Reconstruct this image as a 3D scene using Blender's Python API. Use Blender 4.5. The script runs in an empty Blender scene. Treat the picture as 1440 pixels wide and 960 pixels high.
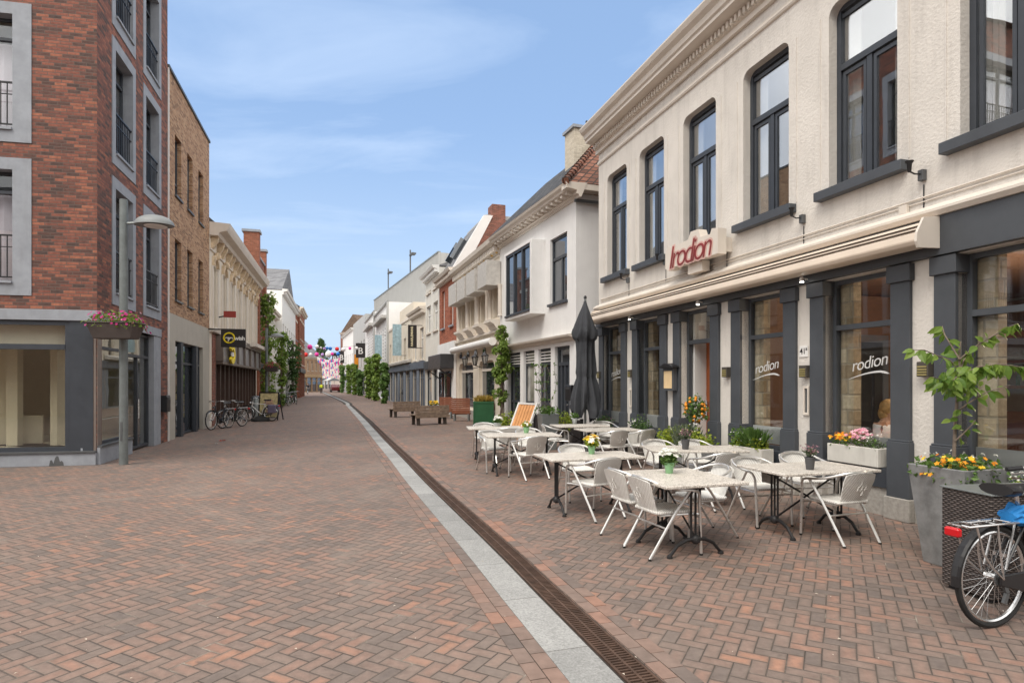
import bpy, math, random
from mathutils import Vector, Matrix
random.seed(11)
RR = math.radians
SC = bpy.context.scene
COL = SC.collection
# ---- the survey of the street: eye height 1.7 m, level camera with a small vertical shift
EYE, FOC, CX, HY = 1.7, 850.0, 720.0, 539.0
def G(px, py):
    Y = FOC*EYE/(py-HY)
    return Vector(((px-CX)/FOC*Y, Y, 0))
def at(px, py, Y):
    return Vector(((px-CX)/FOC*Y, Y, EYE+(HY-py)/FOC*Y))

# ------------------------------------------------------------------ mesh builder
class MB:
    def __init__(s):
        s.v = []; s.f = []; s.mi = []; s.m = 0
    def face(s, *pts):
        n = len(s.v); s.v += [tuple(p) for p in pts]
        s.f.append(tuple(range(n, n+len(pts)))); s.mi.append(s.m)
    def add(s, vs, fs):
        n = len(s.v); s.v += [tuple(p) for p in vs]
        for f in fs:
            s.f.append(tuple(i+n for i in f)); s.mi.append(s.m)
    def box(s, x0, x1, y0, y1, z0, z1):
        if x0 > x1: x0, x1 = x1, x0
        if y0 > y1: y0, y1 = y1, y0
        if z0 > z1: z0, z1 = z1, z0
        s.add([(x0,y0,z0),(x1,y0,z0),(x1,y1,z0),(x0,y1,z0),(x0,y0,z1),(x1,y0,z1),(x1,y1,z1),(x0,y1,z1)],
              [(0,3,2,1),(4,5,6,7),(0,1,5,4),(1,2,6,5),(2,3,7,6),(3,0,4,7)])
        return s
    def obox(s, c, ax, ay, az):
        c = Vector(c); ax, ay, az = Vector(ax), Vector(ay), Vector(az)
        vs = [c+ax*i+ay*j+az*k for k in (-1,1) for (i,j) in ((-1,-1),(1,-1),(1,1),(-1,1))]
        s.add(vs, [(0,3,2,1),(4,5,6,7),(0,1,5,4),(1,2,6,5),(2,3,7,6),(3,0,4,7)])
        return s
    def bar(s, p, q, w, h, up=(0,0,1)):
        p, q = Vector(p), Vector(q); d = q-p; L = d.length
        if L < 1e-6: return s
        d /= L; up = Vector(up)
        if abs(d.dot(up)) > .98: up = Vector((1,0,0))
        sx = d.cross(up).normalized(); u = sx.cross(d)
        return s.obox((p+q)/2, d*L/2, sx*w/2, u*h/2)
    def tube(s, pts, r, n=8, closed=False):
        pts = [Vector(p) for p in pts]; m = len(pts)
        rad = r if isinstance(r, (list, tuple)) else [r]*m
        tans = []
        for i in range(m):
            a = pts[(i-1) % m] if (closed or i > 0) else pts[i]
            b = pts[(i+1) % m] if (closed or i < m-1) else pts[i]
            t = b-a
            tans.append(t.normalized() if t.length > 1e-9 else Vector((0,0,1)))
        up = Vector((0,0,1)) if abs(tans[0].z) < .9 else Vector((1,0,0))
        nx = tans[0].cross(up).normalized()
        vs = []
        for i in range(m):
            nx = (nx - tans[i]*nx.dot(tans[i]))
            nx = nx.normalized() if nx.length > 1e-6 else tans[i].orthogonal().normalized()
            ny = tans[i].cross(nx)
            for k in range(n):
                a = 2*math.pi*k/n
                vs.append(pts[i]+nx*(rad[i]*math.cos(a))+ny*(rad[i]*math.sin(a)))
        fs = []
        for i in range(m if closed else m-1):
            j = (i+1) % m
            for k in range(n):
                l = (k+1) % n
                fs.append((i*n+k, i*n+l, j*n+l, j*n+k))
        if not closed:
            fs.append(tuple(range(n-1,-1,-1))); fs.append(tuple((m-1)*n+k for k in range(n)))
        s.add(vs, fs); return s
    def lathe(s, prof, c=(0,0,0), n=16, a0=0):
        vs = []; m = len(prof); c = Vector(c)
        for (r, z) in prof:
            for k in range(n):
                a = a0+2*math.pi*k/n
                vs.append(c+Vector((r*math.cos(a), r*math.sin(a), z)))
        fs = [(i*n+k, i*n+(k+1) % n, (i+1)*n+(k+1) % n, (i+1)*n+k) for i in range(m-1) for k in range(n)]
        fs.append(tuple(range(n-1,-1,-1))); fs.append(tuple((m-1)*n+k for k in range(n)))
        s.add(vs, fs); return s
    def ball(s, c, r, sq=1.0, n=10, m=6):
        return s.lathe([(max(.001, r*math.sin(math.pi*i/m)), -r*sq*math.cos(math.pi*i/m)) for i in range(m+1)], c, n)
    def prism(s, poly, x0, x1):           # polygon in (y,z), extruded along x
        n = len(poly)
        vs = [(x0, y, z) for y, z in poly]+[(x1, y, z) for y, z in poly]
        fs = [tuple(range(n)), tuple(range(2*n-1, n-1, -1))]
        fs += [(i, i+n, (i+1) % n+n, (i+1) % n) for i in range(n)]
        s.add(vs, fs); return s
    def prismy(s, poly, y0, y1):          # polygon in (x,z), extruded along y
        n = len(poly)
        vs = [(x, y0, z) for x, z in poly]+[(x, y1, z) for x, z in poly]
        fs = [tuple(range(n)), tuple(range(2*n-1, n-1, -1))]
        fs += [(i, i+n, (i+1) % n+n, (i+1) % n) for i in range(n)]
        s.add(vs, fs); return s
    def prismz(s, poly, z0, z1, inset=0):
        n = len(poly)
        vs = [(x, y, z0) for x, y in poly]+[(x, y, z1) for x, y in poly]
        fs = [tuple(range(n)), tuple(range(2*n-1, n-1, -1))]
        fs += [(i, i+n, (i+1) % n+n, (i+1) % n) for i in range(n)]
        s.add(vs, fs); return s
    def xf(s, M, i0=0):
        for i in range(i0, len(s.v)):
            s.v[i] = tuple(M @ Vector(s.v[i]))
        return s
    def build(s, name, mats, parent=None, smooth=False, bevel=0, recalc=True, seg=1):
        me = bpy.data.meshes.new(name)
        me.from_pydata(s.v, [], s.f)
        if not isinstance(mats, (list, tuple)): mats = [mats]
        for m in mats: me.materials.append(m)
        if len(mats) > 1: me.polygons.foreach_set('material_index', s.mi)
        if recalc:
            import bmesh
            b = bmesh.new(); b.from_mesh(me)
            bmesh.ops.recalc_face_normals(b, faces=b.faces); b.to_mesh(me); b.free()
        if smooth:
            me.polygons.foreach_set('use_smooth', [True]*len(me.polygons))
        me.update()
        o = bpy.data.objects.new(name, me); COL.objects.link(o)
        if parent: o.parent = parent
        if smooth:
            try: me.set_sharp_from_angle(angle=RR(40))
            except Exception: pass
        if bevel:
            md = o.modifiers.new('bevel', 'BEVEL'); md.width = bevel; md.segments = seg; md.limit_method = 'ANGLE'
        return o
def tag(o, label=None, cat=None, group=None, kind=None):
    if label: o['label'] = label
    if cat: o['category'] = cat
    if group: o['group'] = group
    if kind: o['kind'] = kind
    return o
def thing(name, label, cat, loc=(0,0,0), rz=0, group=None):
    o = bpy.data.objects.new(name, None); COL.objects.link(o)
    o.empty_display_size = .2
    o.location = loc; o.rotation_euler = (0,0,rz)
    return tag(o, label, cat, group)
def dup(root, loc, rz, label=None, group=None, cat=None):
    r = root.copy(); COL.objects.link(r); r.location = loc; r.rotation_euler = (0,0,rz)
    tag(r, label, cat, group)
    for ch in list(root.children):
        c = ch.copy(); COL.objects.link(c); c.parent = r
        for g in list(ch.children):
            d = g.copy(); COL.objects.link(d); d.parent = c
    return r
def text_mesh(name, txt, mat, parent, M, size=.2, ext=.004, shear=0, space=1.0, align='CENTER', bev=0):
    cu = bpy.data.curves.new(name, 'FONT'); cu.body = txt; cu.size = size; cu.extrude = ext
    cu.shear = shear; cu.space_character = space; cu.align_x = align; cu.align_y = 'CENTER'; cu.offset = bev
    t = bpy.data.objects.new(name+'_tmp', cu); COL.objects.link(t)
    dg = bpy.context.evaluated_depsgraph_get()
    me = bpy.data.meshes.new_from_object(t.evaluated_get(dg))
    bpy.data.objects.remove(t); bpy.data.curves.remove(cu)
    me.name = name; me.transform(M); me.materials.clear(); me.materials.append(mat)
    o = bpy.data.objects.new(name, me); COL.objects.link(o)
    if parent: o.parent = parent
    return o

# ------------------------------------------------------------------ materials
class NT:
    def __init__(s, name):
        s.m = bpy.data.materials.new(name); s.m.use_nodes = True
        s.t = s.m.node_tree; s.t.nodes.clear()
        s.out = s.t.nodes.new('ShaderNodeOutputMaterial')
    def n(s, typ, ins=None, **kw):
        nd = s.t.nodes.new(typ)
        for k, v in kw.items(): setattr(nd, k, v)
        for k, v in (ins or {}).items(): s.set(nd.inputs[k], v)
        return nd
    def set(s, sock, v):
        if isinstance(v, bpy.types.NodeSocket): s.t.links.new(v, sock)
        elif v is not None:
            if hasattr(sock, 'default_value'):
                if isinstance(v, (tuple, list)) and len(v) == 3 and sock.type == 'RGBA': v = (*v, 1)
                sock.default_value = v
    def M(s, op, a, b=None, c=None):
        nd = s.t.nodes.new('ShaderNodeMath'); nd.operation = op
        s.set(nd.inputs[0], a)
        if b is not None: s.set(nd.inputs[1], b)
        if c is not None: s.set(nd.inputs[2], c)
        return nd.outputs[0]
    def obj(s): return s.n('ShaderNodeTexCoord').outputs['Object']
    def noise(s, scale, detail=3, rough=.55, vec=None, dist=0):
        nd = s.n('ShaderNodeTexNoise', {'Scale': scale, 'Detail': detail, 'Roughness': rough, 'Distortion': dist})
        s.set(nd.inputs['Vector'], vec if vec is not None else s.obj())
        return nd.outputs[0]
    def ramp(s, fac, stops, interp='LINEAR'):
        nd = s.n('ShaderNodeValToRGB'); cr = nd.color_ramp; cr.interpolation = interp
        while len(cr.elements) < len(stops): cr.elements.new(.5)
        for e, (p, c) in zip(cr.elements, stops):
            e.position = p; e.color = (*c, 1) if len(c) == 3 else c
        s.set(nd.inputs[0], fac); return nd.outputs[0]
    def mix(s, fac, a, b, mode='MIX'):
        nd = s.n('ShaderNodeMix', data_type='RGBA', blend_type=mode)
        s.set(nd.inputs[0], fac); s.set(nd.inputs[6], a); s.set(nd.inputs[7], b)
        return nd.outputs[2]
    def scalecol(s, col, lo, hi, fac):       # multiply a colour by lo..hi
        k = s.n('ShaderNodeMapRange', {0: fac, 1: 0.3, 2: 0.7, 3: lo, 4: hi}).outputs[0]
        nd = s.n('ShaderNodeVectorMath', operation='SCALE')
        if isinstance(col, bpy.types.NodeSocket): s.set(nd.inputs[0], col)
        else: nd.inputs[0].default_value = col[:3]
        s.set(nd.inputs['Scale'], k); return nd.outputs[0]
    def bump(s, h, strength=.3, dist=.01, nrm=None):
        nd = s.n('ShaderNodeBump', {'Strength': strength, 'Distance': dist, 'Height': h})
        if nrm is not None: s.set(nd.inputs['Normal'], nrm)
        return nd.outputs[0]
    def done(s, col, rough=.6, metal=0, normal=None, spec=.5, **kw):
        p = s.n('ShaderNodeBsdfPrincipled', {'Base Color': col, 'Roughness': rough, 'Metallic': metal, 'Specular IOR Level': spec})
        for k, v in kw.items(): s.set(p.inputs[k], v)
        if normal is not None: s.set(p.inputs['Normal'], normal)
        s.t.links.new(p.outputs[0], s.out.inputs[0])
        s.p = p
        return s.m
_mc = {}
def surf(name, col, rough=.6, metal=0, var=.12, vs=2.5, bump=0, bs=60, spec=.4, dist=.01, grime=0):
    if name in _mc: return _mc[name]
    t = NT(name)
    c = t.scalecol(col, 1-var, 1+var, t.noise(vs, 4, .6))
    if grime:
        st = t.n('ShaderNodeMapping', {'Scale': (3.2, 3.2, .35)}); t.set(st.inputs[0], t.obj())
        g = t.n('ShaderNodeMapRange', {0: t.noise(1.6, 5, .65, st.outputs[0]), 1: .5, 2: .75, 3: 0, 4: grime}).outputs[0]
        c = t.mix(g, c, (.16,.14,.12))
    nb = t.bump(t.noise(bs, 3, .6), bump, dist) if bump else None
    r = t.n('ShaderNodeMapRange', {0: t.noise(vs*3, 3), 1: .3, 2: .7, 3: max(.02, rough-.07), 4: min(1, rough+.07)}).outputs[0]
    _mc[name] = t.done(c, r, metal, nb, spec)
    return _mc[name]
def facevec(t):
    o = t.obj(); x = t.n('ShaderNodeSeparateXYZ', {0: o})
    return t.M('ADD', x.outputs[0], x.outputs[1]), x.outputs[2]
def brickmat(name, stops, mortar=(.30,.27,.24), bw=.22, bh=.062, ms=.007, rough=.85, wild=.12, bump=.5, jit=0.0, half=.5):
    if name in _mc: return _mc[name]
    t = NT(name); x, z = facevec(t)
    zz = t.M('DIVIDE', z, bh); row = t.M('FLOOR', zz); fz = t.M('FRACT', zz)
    off = t.M('MULTIPLY', t.M('MODULO', row, 2.0), half)
    if jit:
        w0 = t.n('ShaderNodeTexWhiteNoise', noise_dimensions='1D'); t.set(w0.inputs['W'], row)
        off = t.M('ADD', off, t.M('MULTIPLY', w0.outputs[0], jit))
    xx = t.M('ADD', t.M('DIVIDE', x, bw), off); ci = t.M('FLOOR', xx); fx = t.M('FRACT', xx)
    v = t.n('ShaderNodeCombineXYZ', {0: ci, 1: row})
    wn = t.n('ShaderNodeTexWhiteNoise', noise_dimensions='2D'); t.set(wn.inputs['Vector'], v.outputs[0])
    big = t.noise(.8, 3)
    fac = t.M('ADD', wn.outputs[0], t.M('MULTIPLY', t.M('SUBTRACT', big, .5), .5))
    col = t.ramp(fac, stops)
    col = t.scalecol(col, 1-wild, 1+wild, t.noise(14, 4))
    dx = t.M('MULTIPLY', t.M('MINIMUM', fx, t.M('SUBTRACT', 1.0, fx)), bw)
    dz = t.M('MULTIPLY', t.M('MINIMUM', fz, t.M('SUBTRACT', 1.0, fz)), bh)
    d = t.M('MINIMUM', dx, dz)
    m = t.n('ShaderNodeMapRange', {0: d, 1: ms*.5, 2: ms*.9, 3: 0, 4: 1}).outputs[0]
    c = t.mix(m, mortar, col)
    h = t.M('ADD', m, t.M('MULTIPLY', t.noise(90, 3), .35))
    _mc[name] = t.done(c, rough, 0, t.bump(h, bump, .006), .25)
    return _mc[name]
def leafmat(name, a, b, trans=.35, rough=.5):
    if name in _mc: return _mc[name]
    t = NT(name)
    g = t.n('ShaderNodeNewGeometry').outputs['Random Per Island']
    col = t.mix(g, a, b)
    p = t.n('ShaderNodeBsdfPrincipled', {'Base Color': col, 'Roughness': rough, 'Specular IOR Level': .3})
    tr = t.n('ShaderNodeBsdfTranslucent', {'Color': t.scalecol(col, 1.1, 1.4, .5)})
    mx = t.n('ShaderNodeMixShader', {0: trans, 1: p.outputs[0], 2: tr.outputs[0]})
    t.t.links.new(mx.outputs[0], t.out.inputs[0]); _mc[name] = t.m
    return t.m
def glassmat(name, tint=(.9,.93,.92), base=.08, rough=.0, power=1.0):
    if name in _mc: return _mc[name]
    t = NT(name)
    bf = t.n('ShaderNodeNewGeometry').outputs['Backfacing']
    ior = t.n('ShaderNodeMapRange', {0: bf, 1: 0, 2: 1, 3: 1.5, 4: 1/1.5}).outputs[0]
    fr = t.n('ShaderNodeFresnel', {'IOR': ior}).outputs[0]
    fac = t.M('MINIMUM', t.M('ADD', t.M('MULTIPLY', fr, power), base), 1.0)
    nb = t.bump(t.noise(1.3, 2), .04, .02)
    gl = t.n('ShaderNodeBsdfGlossy', {'Color': (.95,.97,1), 'Roughness': rough, 'Normal': nb})
    tr = t.n('ShaderNodeBsdfTransparent', {'Color': (*tint, 1)})
    mx = t.n('ShaderNodeMixShader', {0: fac, 1: tr.outputs[0], 2: gl.outputs[0]})
    t.t.links.new(mx.outputs[0], t.out.inputs[0]); _mc[name] = t.m
    return t.m
def darkglass(name, col=(.03,.035,.04), base=.10):
    if name in _mc: return _mc[name]
    t = NT(name)
    fr = t.n('ShaderNodeFresnel', {'IOR': 1.5}).outputs[0]
    fac = t.M('MINIMUM', t.M('ADD', t.M('MULTIPLY', fr, 1.2), base), 1.0)
    nb = t.bump(t.noise(1.1, 2), .05, .02)
    gl = t.n('ShaderNodeBsdfGlossy', {'Color': (.92,.95,1), 'Roughness': .015, 'Normal': nb})
    df = t.n('ShaderNodeBsdfDiffuse', {'Color': t.scalecol(col, .6, 1.5, t.noise(1.7, 2))})
    mx = t.n('ShaderNodeMixShader', {0: fac, 1: df.outputs[0], 2: gl.outputs[0]})
    t.t.links.new(mx.outputs[0], t.out.inputs[0]); _mc[name] = t.m
    return t.m
def emit(name, col, s):
    if name in _mc: return _mc[name]
    t = NT(name); e = t.n('ShaderNodeEmission', {'Color': (*col, 1), 'Strength': s})
    t.t.links.new(e.outputs[0], t.out.inputs[0]); _mc[name] = t.m
    return t.m
def islandmat(name, stops, rough=.8, bump=.3, bs=70, wild=.15, spec=.25):
    if name in _mc: return _mc[name]
    t = NT(name); g = t.n('ShaderNodeNewGeometry').outputs['Random Per Island']
    c = t.scalecol(t.ramp(g, stops), 1-wild, 1+wild, t.noise(9, 4))
    _mc[name] = t.done(c, rough, 0, t.bump(t.noise(bs, 3), bump, .005), spec)
    return _mc[name]

PAVE = [(0,(.148,.120,.107)),(.15,(.178,.138,.119)),(.4,(.210,.152,.127)),(.65,(.228,.156,.127)),(.84,(.250,.158,.125)),(.95,(.285,.165,.123)),(1,(.32,.178,.125))]
def herringbone():
    t = NT('herringbone_pavers')
    mp = t.n('ShaderNodeMapping', {'Rotation': (0,0,RR(28.5)), 'Scale': (1/.095,1/.095,1)}); t.set(mp.inputs[0], t.obj())
    wob = t.n('ShaderNodeTexNoise', {'Scale': .8, 'Detail': 2}); t.set(wob.inputs['Vector'], t.obj())
    sub = t.n('ShaderNodeVectorMath', {0: wob.outputs['Color'], 1: (.5,.5,.5)}, operation='SUBTRACT')
    sc = t.n('ShaderNodeVectorMath', {0: sub.outputs[0]}, operation='SCALE'); sc.inputs['Scale'].default_value = .35
    ad = t.n('ShaderNodeVectorMath', {0: mp.outputs[0], 1: sc.outputs[0]}, operation='ADD')
    s = t.n('ShaderNodeSeparateXYZ', {0: ad.outputs[0]}); x, y = s.outputs[0], s.outputs[1]
    i, j = t.M('FLOOR', x), t.M('FLOOR', y); fx, fy = t.M('FRACT', x), t.M('FRACT', y)
    k = t.M('FLOORED_MODULO', t.M('SUBTRACT', i, j), 4.0)
    k1 = t.M('COMPARE', k, 1.0, .1); k2 = t.M('COMPARE', k, 2.0, .1)
    vert = t.M('GREATER_THAN', k, 1.5)
    inv = t.M('SUBTRACT', 1.0, vert)
    along = t.M('ADD', t.M('ADD', t.M('MULTIPLY', fx, inv), t.M('MULTIPLY', fy, vert)), t.M('ADD', k1, k2))
    across = t.M('ADD', t.M('MULTIPLY', fy, inv), t.M('MULTIPLY', fx, vert))
    bi = t.M('SUBTRACT', i, k1); bj = t.M('SUBTRACT', j, k2)
    v = t.n('ShaderNodeCombineXYZ', {0: bi, 1: bj, 2: vert})
    wn = t.n('ShaderNodeTexWhiteNoise', noise_dimensions='3D'); t.set(wn.inputs['Vector'], v.outputs[0])
    d = t.M('MINIMUM', t.M('MINIMUM', along, t.M('SUBTRACT', 2.0, along)), t.M('MINIMUM', across, t.M('SUBTRACT', 1.0, across)))
    big = t.noise(.35, 5, .6); mid = t.noise(1.7, 4, .6)
    fac = t.M('ADD', wn.outputs[0], t.M('MULTIPLY', t.M('SUBTRACT', big, .5), .75))
    fac = t.M('ADD', fac, t.M('MULTIPLY', t.M('SUBTRACT', mid, .5), .35))
    col = t.ramp(fac, PAVE)
    rim = t.n('ShaderNodeMapRange', {0: t.M('ADD', d, t.M('MULTIPLY', t.M('SUBTRACT', t.noise(16, 4, .65), .5), .5)), 1: .05, 2: .38, 3: .55, 4: 0}).outputs[0]
    col = t.mix(rim, col, (.165,.132,.112))
    col = t.scalecol(col, .78, 1.2, t.noise(13, 6, .72))
    # worn dusty patches, dark spots and lime stains
    dust = t.n('ShaderNodeMapRange', {0: t.noise(.33, 7, .68, dist=.8), 1: .50, 2: .72, 3: 0, 4: .62}).outputs[0]
    col = t.mix(dust, col, (.275,.22,.185))
    drt = t.n('ShaderNodeMapRange', {0: t.noise(.21, 6, .66, dist=1.1), 1: .53, 2: .70, 3: 0, 4: .38}).outputs[0]
    col = t.mix(drt, col, (.125,.098,.084))
    spots = t.n('ShaderNodeMapRange', {0: t.noise(5.5, 3, .5), 1: .67, 2: .72, 3: 0, 4: .55}).outputs[0]
    col = t.mix(spots, col, (.09,.075,.068))
    jn = t.noise(2.2, 4, .6)
    jcol = t.ramp(jn, [(.35,(.065,.053,.046)),(.58,(.105,.085,.072)),(.70,(.32,.28,.235))])
    joint = t.n('ShaderNodeMapRange', {0: t.M('ADD', d, t.M('MULTIPLY', t.M('SUBTRACT', t.noise(60, 2), .5), .03)), 1: .025, 2: .06, 3: 0, 4: 1}).outputs[0]
    col = t.mix(joint, jcol, col)
    hj = t.n('ShaderNodeMapRange', {0: d, 1: .0, 2: .11, 3: 0, 4: 1}).outputs[0]
    h = t.M('ADD', t.M('ADD', hj, t.M('MULTIPLY', wn.outputs[0], .22)), t.M('MULTIPLY', t.noise(80, 4), .16))
    return t.done(col, .78, 0, t.bump(h, .55, .012), .28)

MAT = {}
def mats():
    m = MAT
    m['pave'] = herringbone()
    m['redbrick'] = brickmat('red_brown_brick', [(0,(.085,.058,.052)),(.22,(.135,.070,.058)),(.5,(.21,.084,.063)),(.78,(.26,.102,.073)),(1,(.34,.135,.085))], (.13,.098,.085), .23, .066, .009, wild=.22, jit=.37)
    m['bufbrick'] = brickmat('buff_brown_brick', [(0,(.20,.105,.062)),(.3,(.31,.165,.092)),(.6,(.40,.225,.128)),(1,(.48,.30,.18))], (.33,.27,.2), .21, .062, .009, jit=.37)
    m['orgbrick'] = brickmat('orange_red_brick', [(0,(.22,.065,.038)),(.5,(.33,.10,.055)),(1,(.42,.14,.08))], (.30,.19,.14), .21, .06, .006)
    m['rustbrick'] = brickmat('old_red_brick', [(0,(.13,.05,.035)),(.5,(.22,.075,.05)),(1,(.29,.11,.075))], (.24,.19,.16), .21, .06, .008)
    m['darkbrick'] = brickmat('dark_mixed_brick', [(0,(.06,.045,.04)),(.5,(.14,.09,.07)),(1,(.24,.16,.12))], (.25,.22,.19), .2, .055, .012, bump=.9)
    m['stonewall'] = brickmat('rough_inner_stone', [(0,(.26,.20,.13)),(.5,(.38,.31,.22)),(1,(.46,.40,.30))], (.30,.26,.2), .34, .22, .02, wild=.2, bump=.9, jit=.5)
    m['rooftile'] = brickmat('red_roof_tiles', [(0,(.11,.05,.035)),(.5,(.2,.085,.055)),(1,(.28,.13,.09))], (.04,.03,.025), .24, .2, .03, half=0, bump=1)
    m['darktile'] = brickmat('dark_roof_tiles', [(0,(.05,.052,.058)),(1,(.10,.10,.105))], (.02,.02,.02), .25, .25, .03, half=0, bump=.9)
    m['slate'] = brickmat('grey_slates', [(0,(.14,.14,.15)),(1,(.24,.24,.25))], (.08,.08,.08), .3, .2, .015, bump=.6)
    m['stucco'] = surf('cream_stucco', (.66,.625,.58), .9, var=.08, vs=1.2, bump=.75, bs=24, spec=.15, dist=.013, grime=.26)
    m['cream'] = surf('cream_paint', (.70,.63,.53), .75, var=.07, vs=1.5, bump=.2, bs=50, grime=.14)
    m['trimcream'] = surf('cream_trim_paint', (.68,.62,.55), .6, var=.05, vs=2, grime=.06)
    m['white'] = surf('white_render', (.78,.775,.77), .85, var=.05, vs=1.3, bump=.25, bs=60, spec=.2, grime=.08)
    m['whitepaint'] = surf('white_paint', (.76,.75,.73), .5, var=.04)
    m['offwhite'] = surf('off_white_render', (.68,.66,.61), .8, var=.06, vs=1.4, bump=.2, bs=40, grime=.12)
    m['greige'] = surf('grey_beige_render', (.42,.39,.34), .85, var=.06, vs=1.5, bump=.25, bs=70, grime=.1)
    m['anthracite'] = surf('anthracite_paint', (.045,.052,.064), .45, var=.1, vs=3, spec=.4)
    m['pilaster'] = surf('dark_grey_paint', (.066,.073,.084), .5, var=.12, vs=2.5, bump=.08, bs=30, spec=.4)
    m['bluegrey'] = surf('blue_grey_paint', (.17,.20,.25), .5, var=.1)
    m['black'] = surf('black_metal', (.014,.014,.016), .42, var=.2, spec=.5)
    m['iron'] = surf('cast_iron', (.018,.017,.018), .5, var=.3, vs=12, bump=.15, bs=90)
    m['bluestone'] = surf('blue_grey_stone', (.29,.31,.345), .75, var=.12, vs=3.5, bump=.2, bs=90, grime=.15)
    m['granite'] = surf('granite_plinth', (.36,.34,.31), .8, var=.2, vs=20, bump=.2, bs=120, grime=.2)
    m['alu'] = surf('brushed_aluminium', (.74,.73,.71), .34, .75, var=.06, vs=6)
    m['galv'] = surf('galvanised_steel', (.24,.26,.26), .5, .6, var=.14, vs=5, bump=.06)
    m['polegrey'] = surf('grey_green_post', (.17,.19,.19), .55, .3, var=.15, vs=6)
    m['bronze'] = surf('bronze_panel', (.26,.22,.20), .4, .5, var=.1)
    m['wood'] = surf('weathered_bench_wood', (.25,.185,.14), .8, var=.3, vs=9, bump=.3, bs=40)
    m['redwood'] = surf('red_brown_wood', (.24,.085,.045), .55, var=.25, vs=5)
    m['orwood'] = surf('orange_slat_wood', (.62,.30,.12), .55, var=.18, vs=6)
    m['doorwood'] = surf('varnished_red_door', (.28,.075,.022), .4, var=.2, vs=4)
    m['palewood'] = surf('pale_wood', (.52,.37,.21), .6, var=.15, vs=6)
    m['bark'] = surf('bark', (.19,.15,.12), .9, var=.3, vs=14, bump=.5, bs=50)
    m['soil'] = surf('potting_soil', (.05,.035,.025), .95, var=.3, vs=20, bump=.6, bs=60)
    m['parasol'] = surf('charcoal_canvas', (.052,.055,.062), .85, var=.2, vs=3, bump=.15, bs=120, spec=.2)
    m['curtain'] = surf('pale_curtain', (.72,.70,.66), .85, var=.06)
    m['room'] = surf('brown_room_paint', (.21,.125,.088), .8, var=.15, vs=1)
    m['roompale'] = surf('pale_room_paint', (.62,.57,.47), .8, var=.08, vs=1)
    m['roomfloor'] = surf('wood_floor', (.25,.17,.11), .5, var=.2)
    m['roof'] = surf('flat_roof', (.16,.16,.16), .9)
    m['concrete'] = surf('concrete_planter', (.21,.213,.214), .75, var=.28, vs=7, bump=.2, bs=60, grime=.3)
    m['whitebox'] = surf('white_planter_stone', (.62,.60,.55), .75, var=.08, vs=5, bump=.12, bs=60, grime=.2)
    m['greenpaint'] = surf('green_paint', (.022,.10,.040), .5, var=.15)
    m['rubber'] = surf('tyre_rubber', (.018,.018,.018), .8, var=.2, vs=10)
    m['chrome'] = surf('silver_paint', (.62,.62,.62), .25, .9, var=.05)
    m['yellow'] = surf('yellow_plastic', (.80,.62,.02), .45, var=.05)
    m['greypanel'] = surf('grey_white_panel', (.42,.42,.41), .6, var=.05, vs=.6, grime=.08)
    m['pglass'] = glassmat('window_glass', (.96,.97,.97), .05)
    m['sglass'] = glassmat('shop_glass', (.96,.965,.95), .03)
    m['shopglass'] = glassmat('wide_shop_glass', (.97,.97,.93), .03, power=1.0)
    m['skyglass'] = glassmat('upper_glass', (.96,.97,.97), .22, power=1.2)
    m['dglass'] = darkglass('dark_window_glass')
    m['paleglass'] = darkglass('curtained_window_glass', (.34,.33,.30), .10)
    m['frost'] = surf('frosted_film', (.42,.44,.44), .35, var=.05)
    m['leaf_vine'] = leafmat('vine_leaves', (.09,.16,.025), (.25,.35,.07))
    m['leaf_dark'] = leafmat('dark_leaves', (.03,.07,.018), (.09,.16,.045))
    m['leaf_mid'] = leafmat('green_leaves', (.06,.12,.025), (.16,.27,.07))
    m['leaf_lime'] = leafmat('lime_leaves', (.18,.27,.03), (.38,.42,.06))
    m['leaf_grey'] = leafmat('silver_green_leaves', (.10,.14,.08), (.22,.26,.18))
    m['leaf_yel'] = leafmat('yellowing_grass', (.40,.28,.06), (.55,.42,.12))
    m['leaf_cherry'] = leafmat('cherry_leaves', (.09,.18,.03), (.30,.42,.09), .45, .38)
    for nm, a, b in (('fl_white',(.78,.78,.72),(.85,.85,.8)),('fl_pink',(.42,.015,.15),(.62,.07,.30)),('fl_pale',(.75,.32,.45),(.85,.55,.62)),('fl_yellow',(.85,.55,.02),(.9,.72,.1)),('fl_orange',(.75,.22,.01),(.9,.42,.03)),('fl_mauve',(.32,.14,.2),(.5,.3,.32)),('fl_red',(.38,.012,.06),(.6,.05,.16))):
        m[nm] = leafmat('petals_'+nm[3:], a, b, .3, .6)
mats()
def weave():
    t = NT('woven_wicker'); x, z = facevec(t)
    sx = t.M('SINE', t.M('MULTIPLY', x, 2*math.pi/.027)); sz = t.M('SINE', t.M('MULTIPLY', z, 2*math.pi/.014))
    h = t.M('MULTIPLY', t.M('ADD', t.M('MULTIPLY', sx, sz), 1.0), .5)
    rb = t.M('POWER', t.M('MULTIPLY', t.M('ADD', sx, 1.0), .5), .6)
    c = t.mix(t.M('MULTIPLY', rb, t.M('ADD', .55, t.M('MULTIPLY', h, .45))), (.56,.54,.50), (.92,.91,.88))
    c = t.scalecol(c, .88, 1.1, t.noise(8, 3))
    return t.done(c, .55, 0, t.bump(h, .6, .006), .35)
MAT['weave'] = weave()
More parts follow.
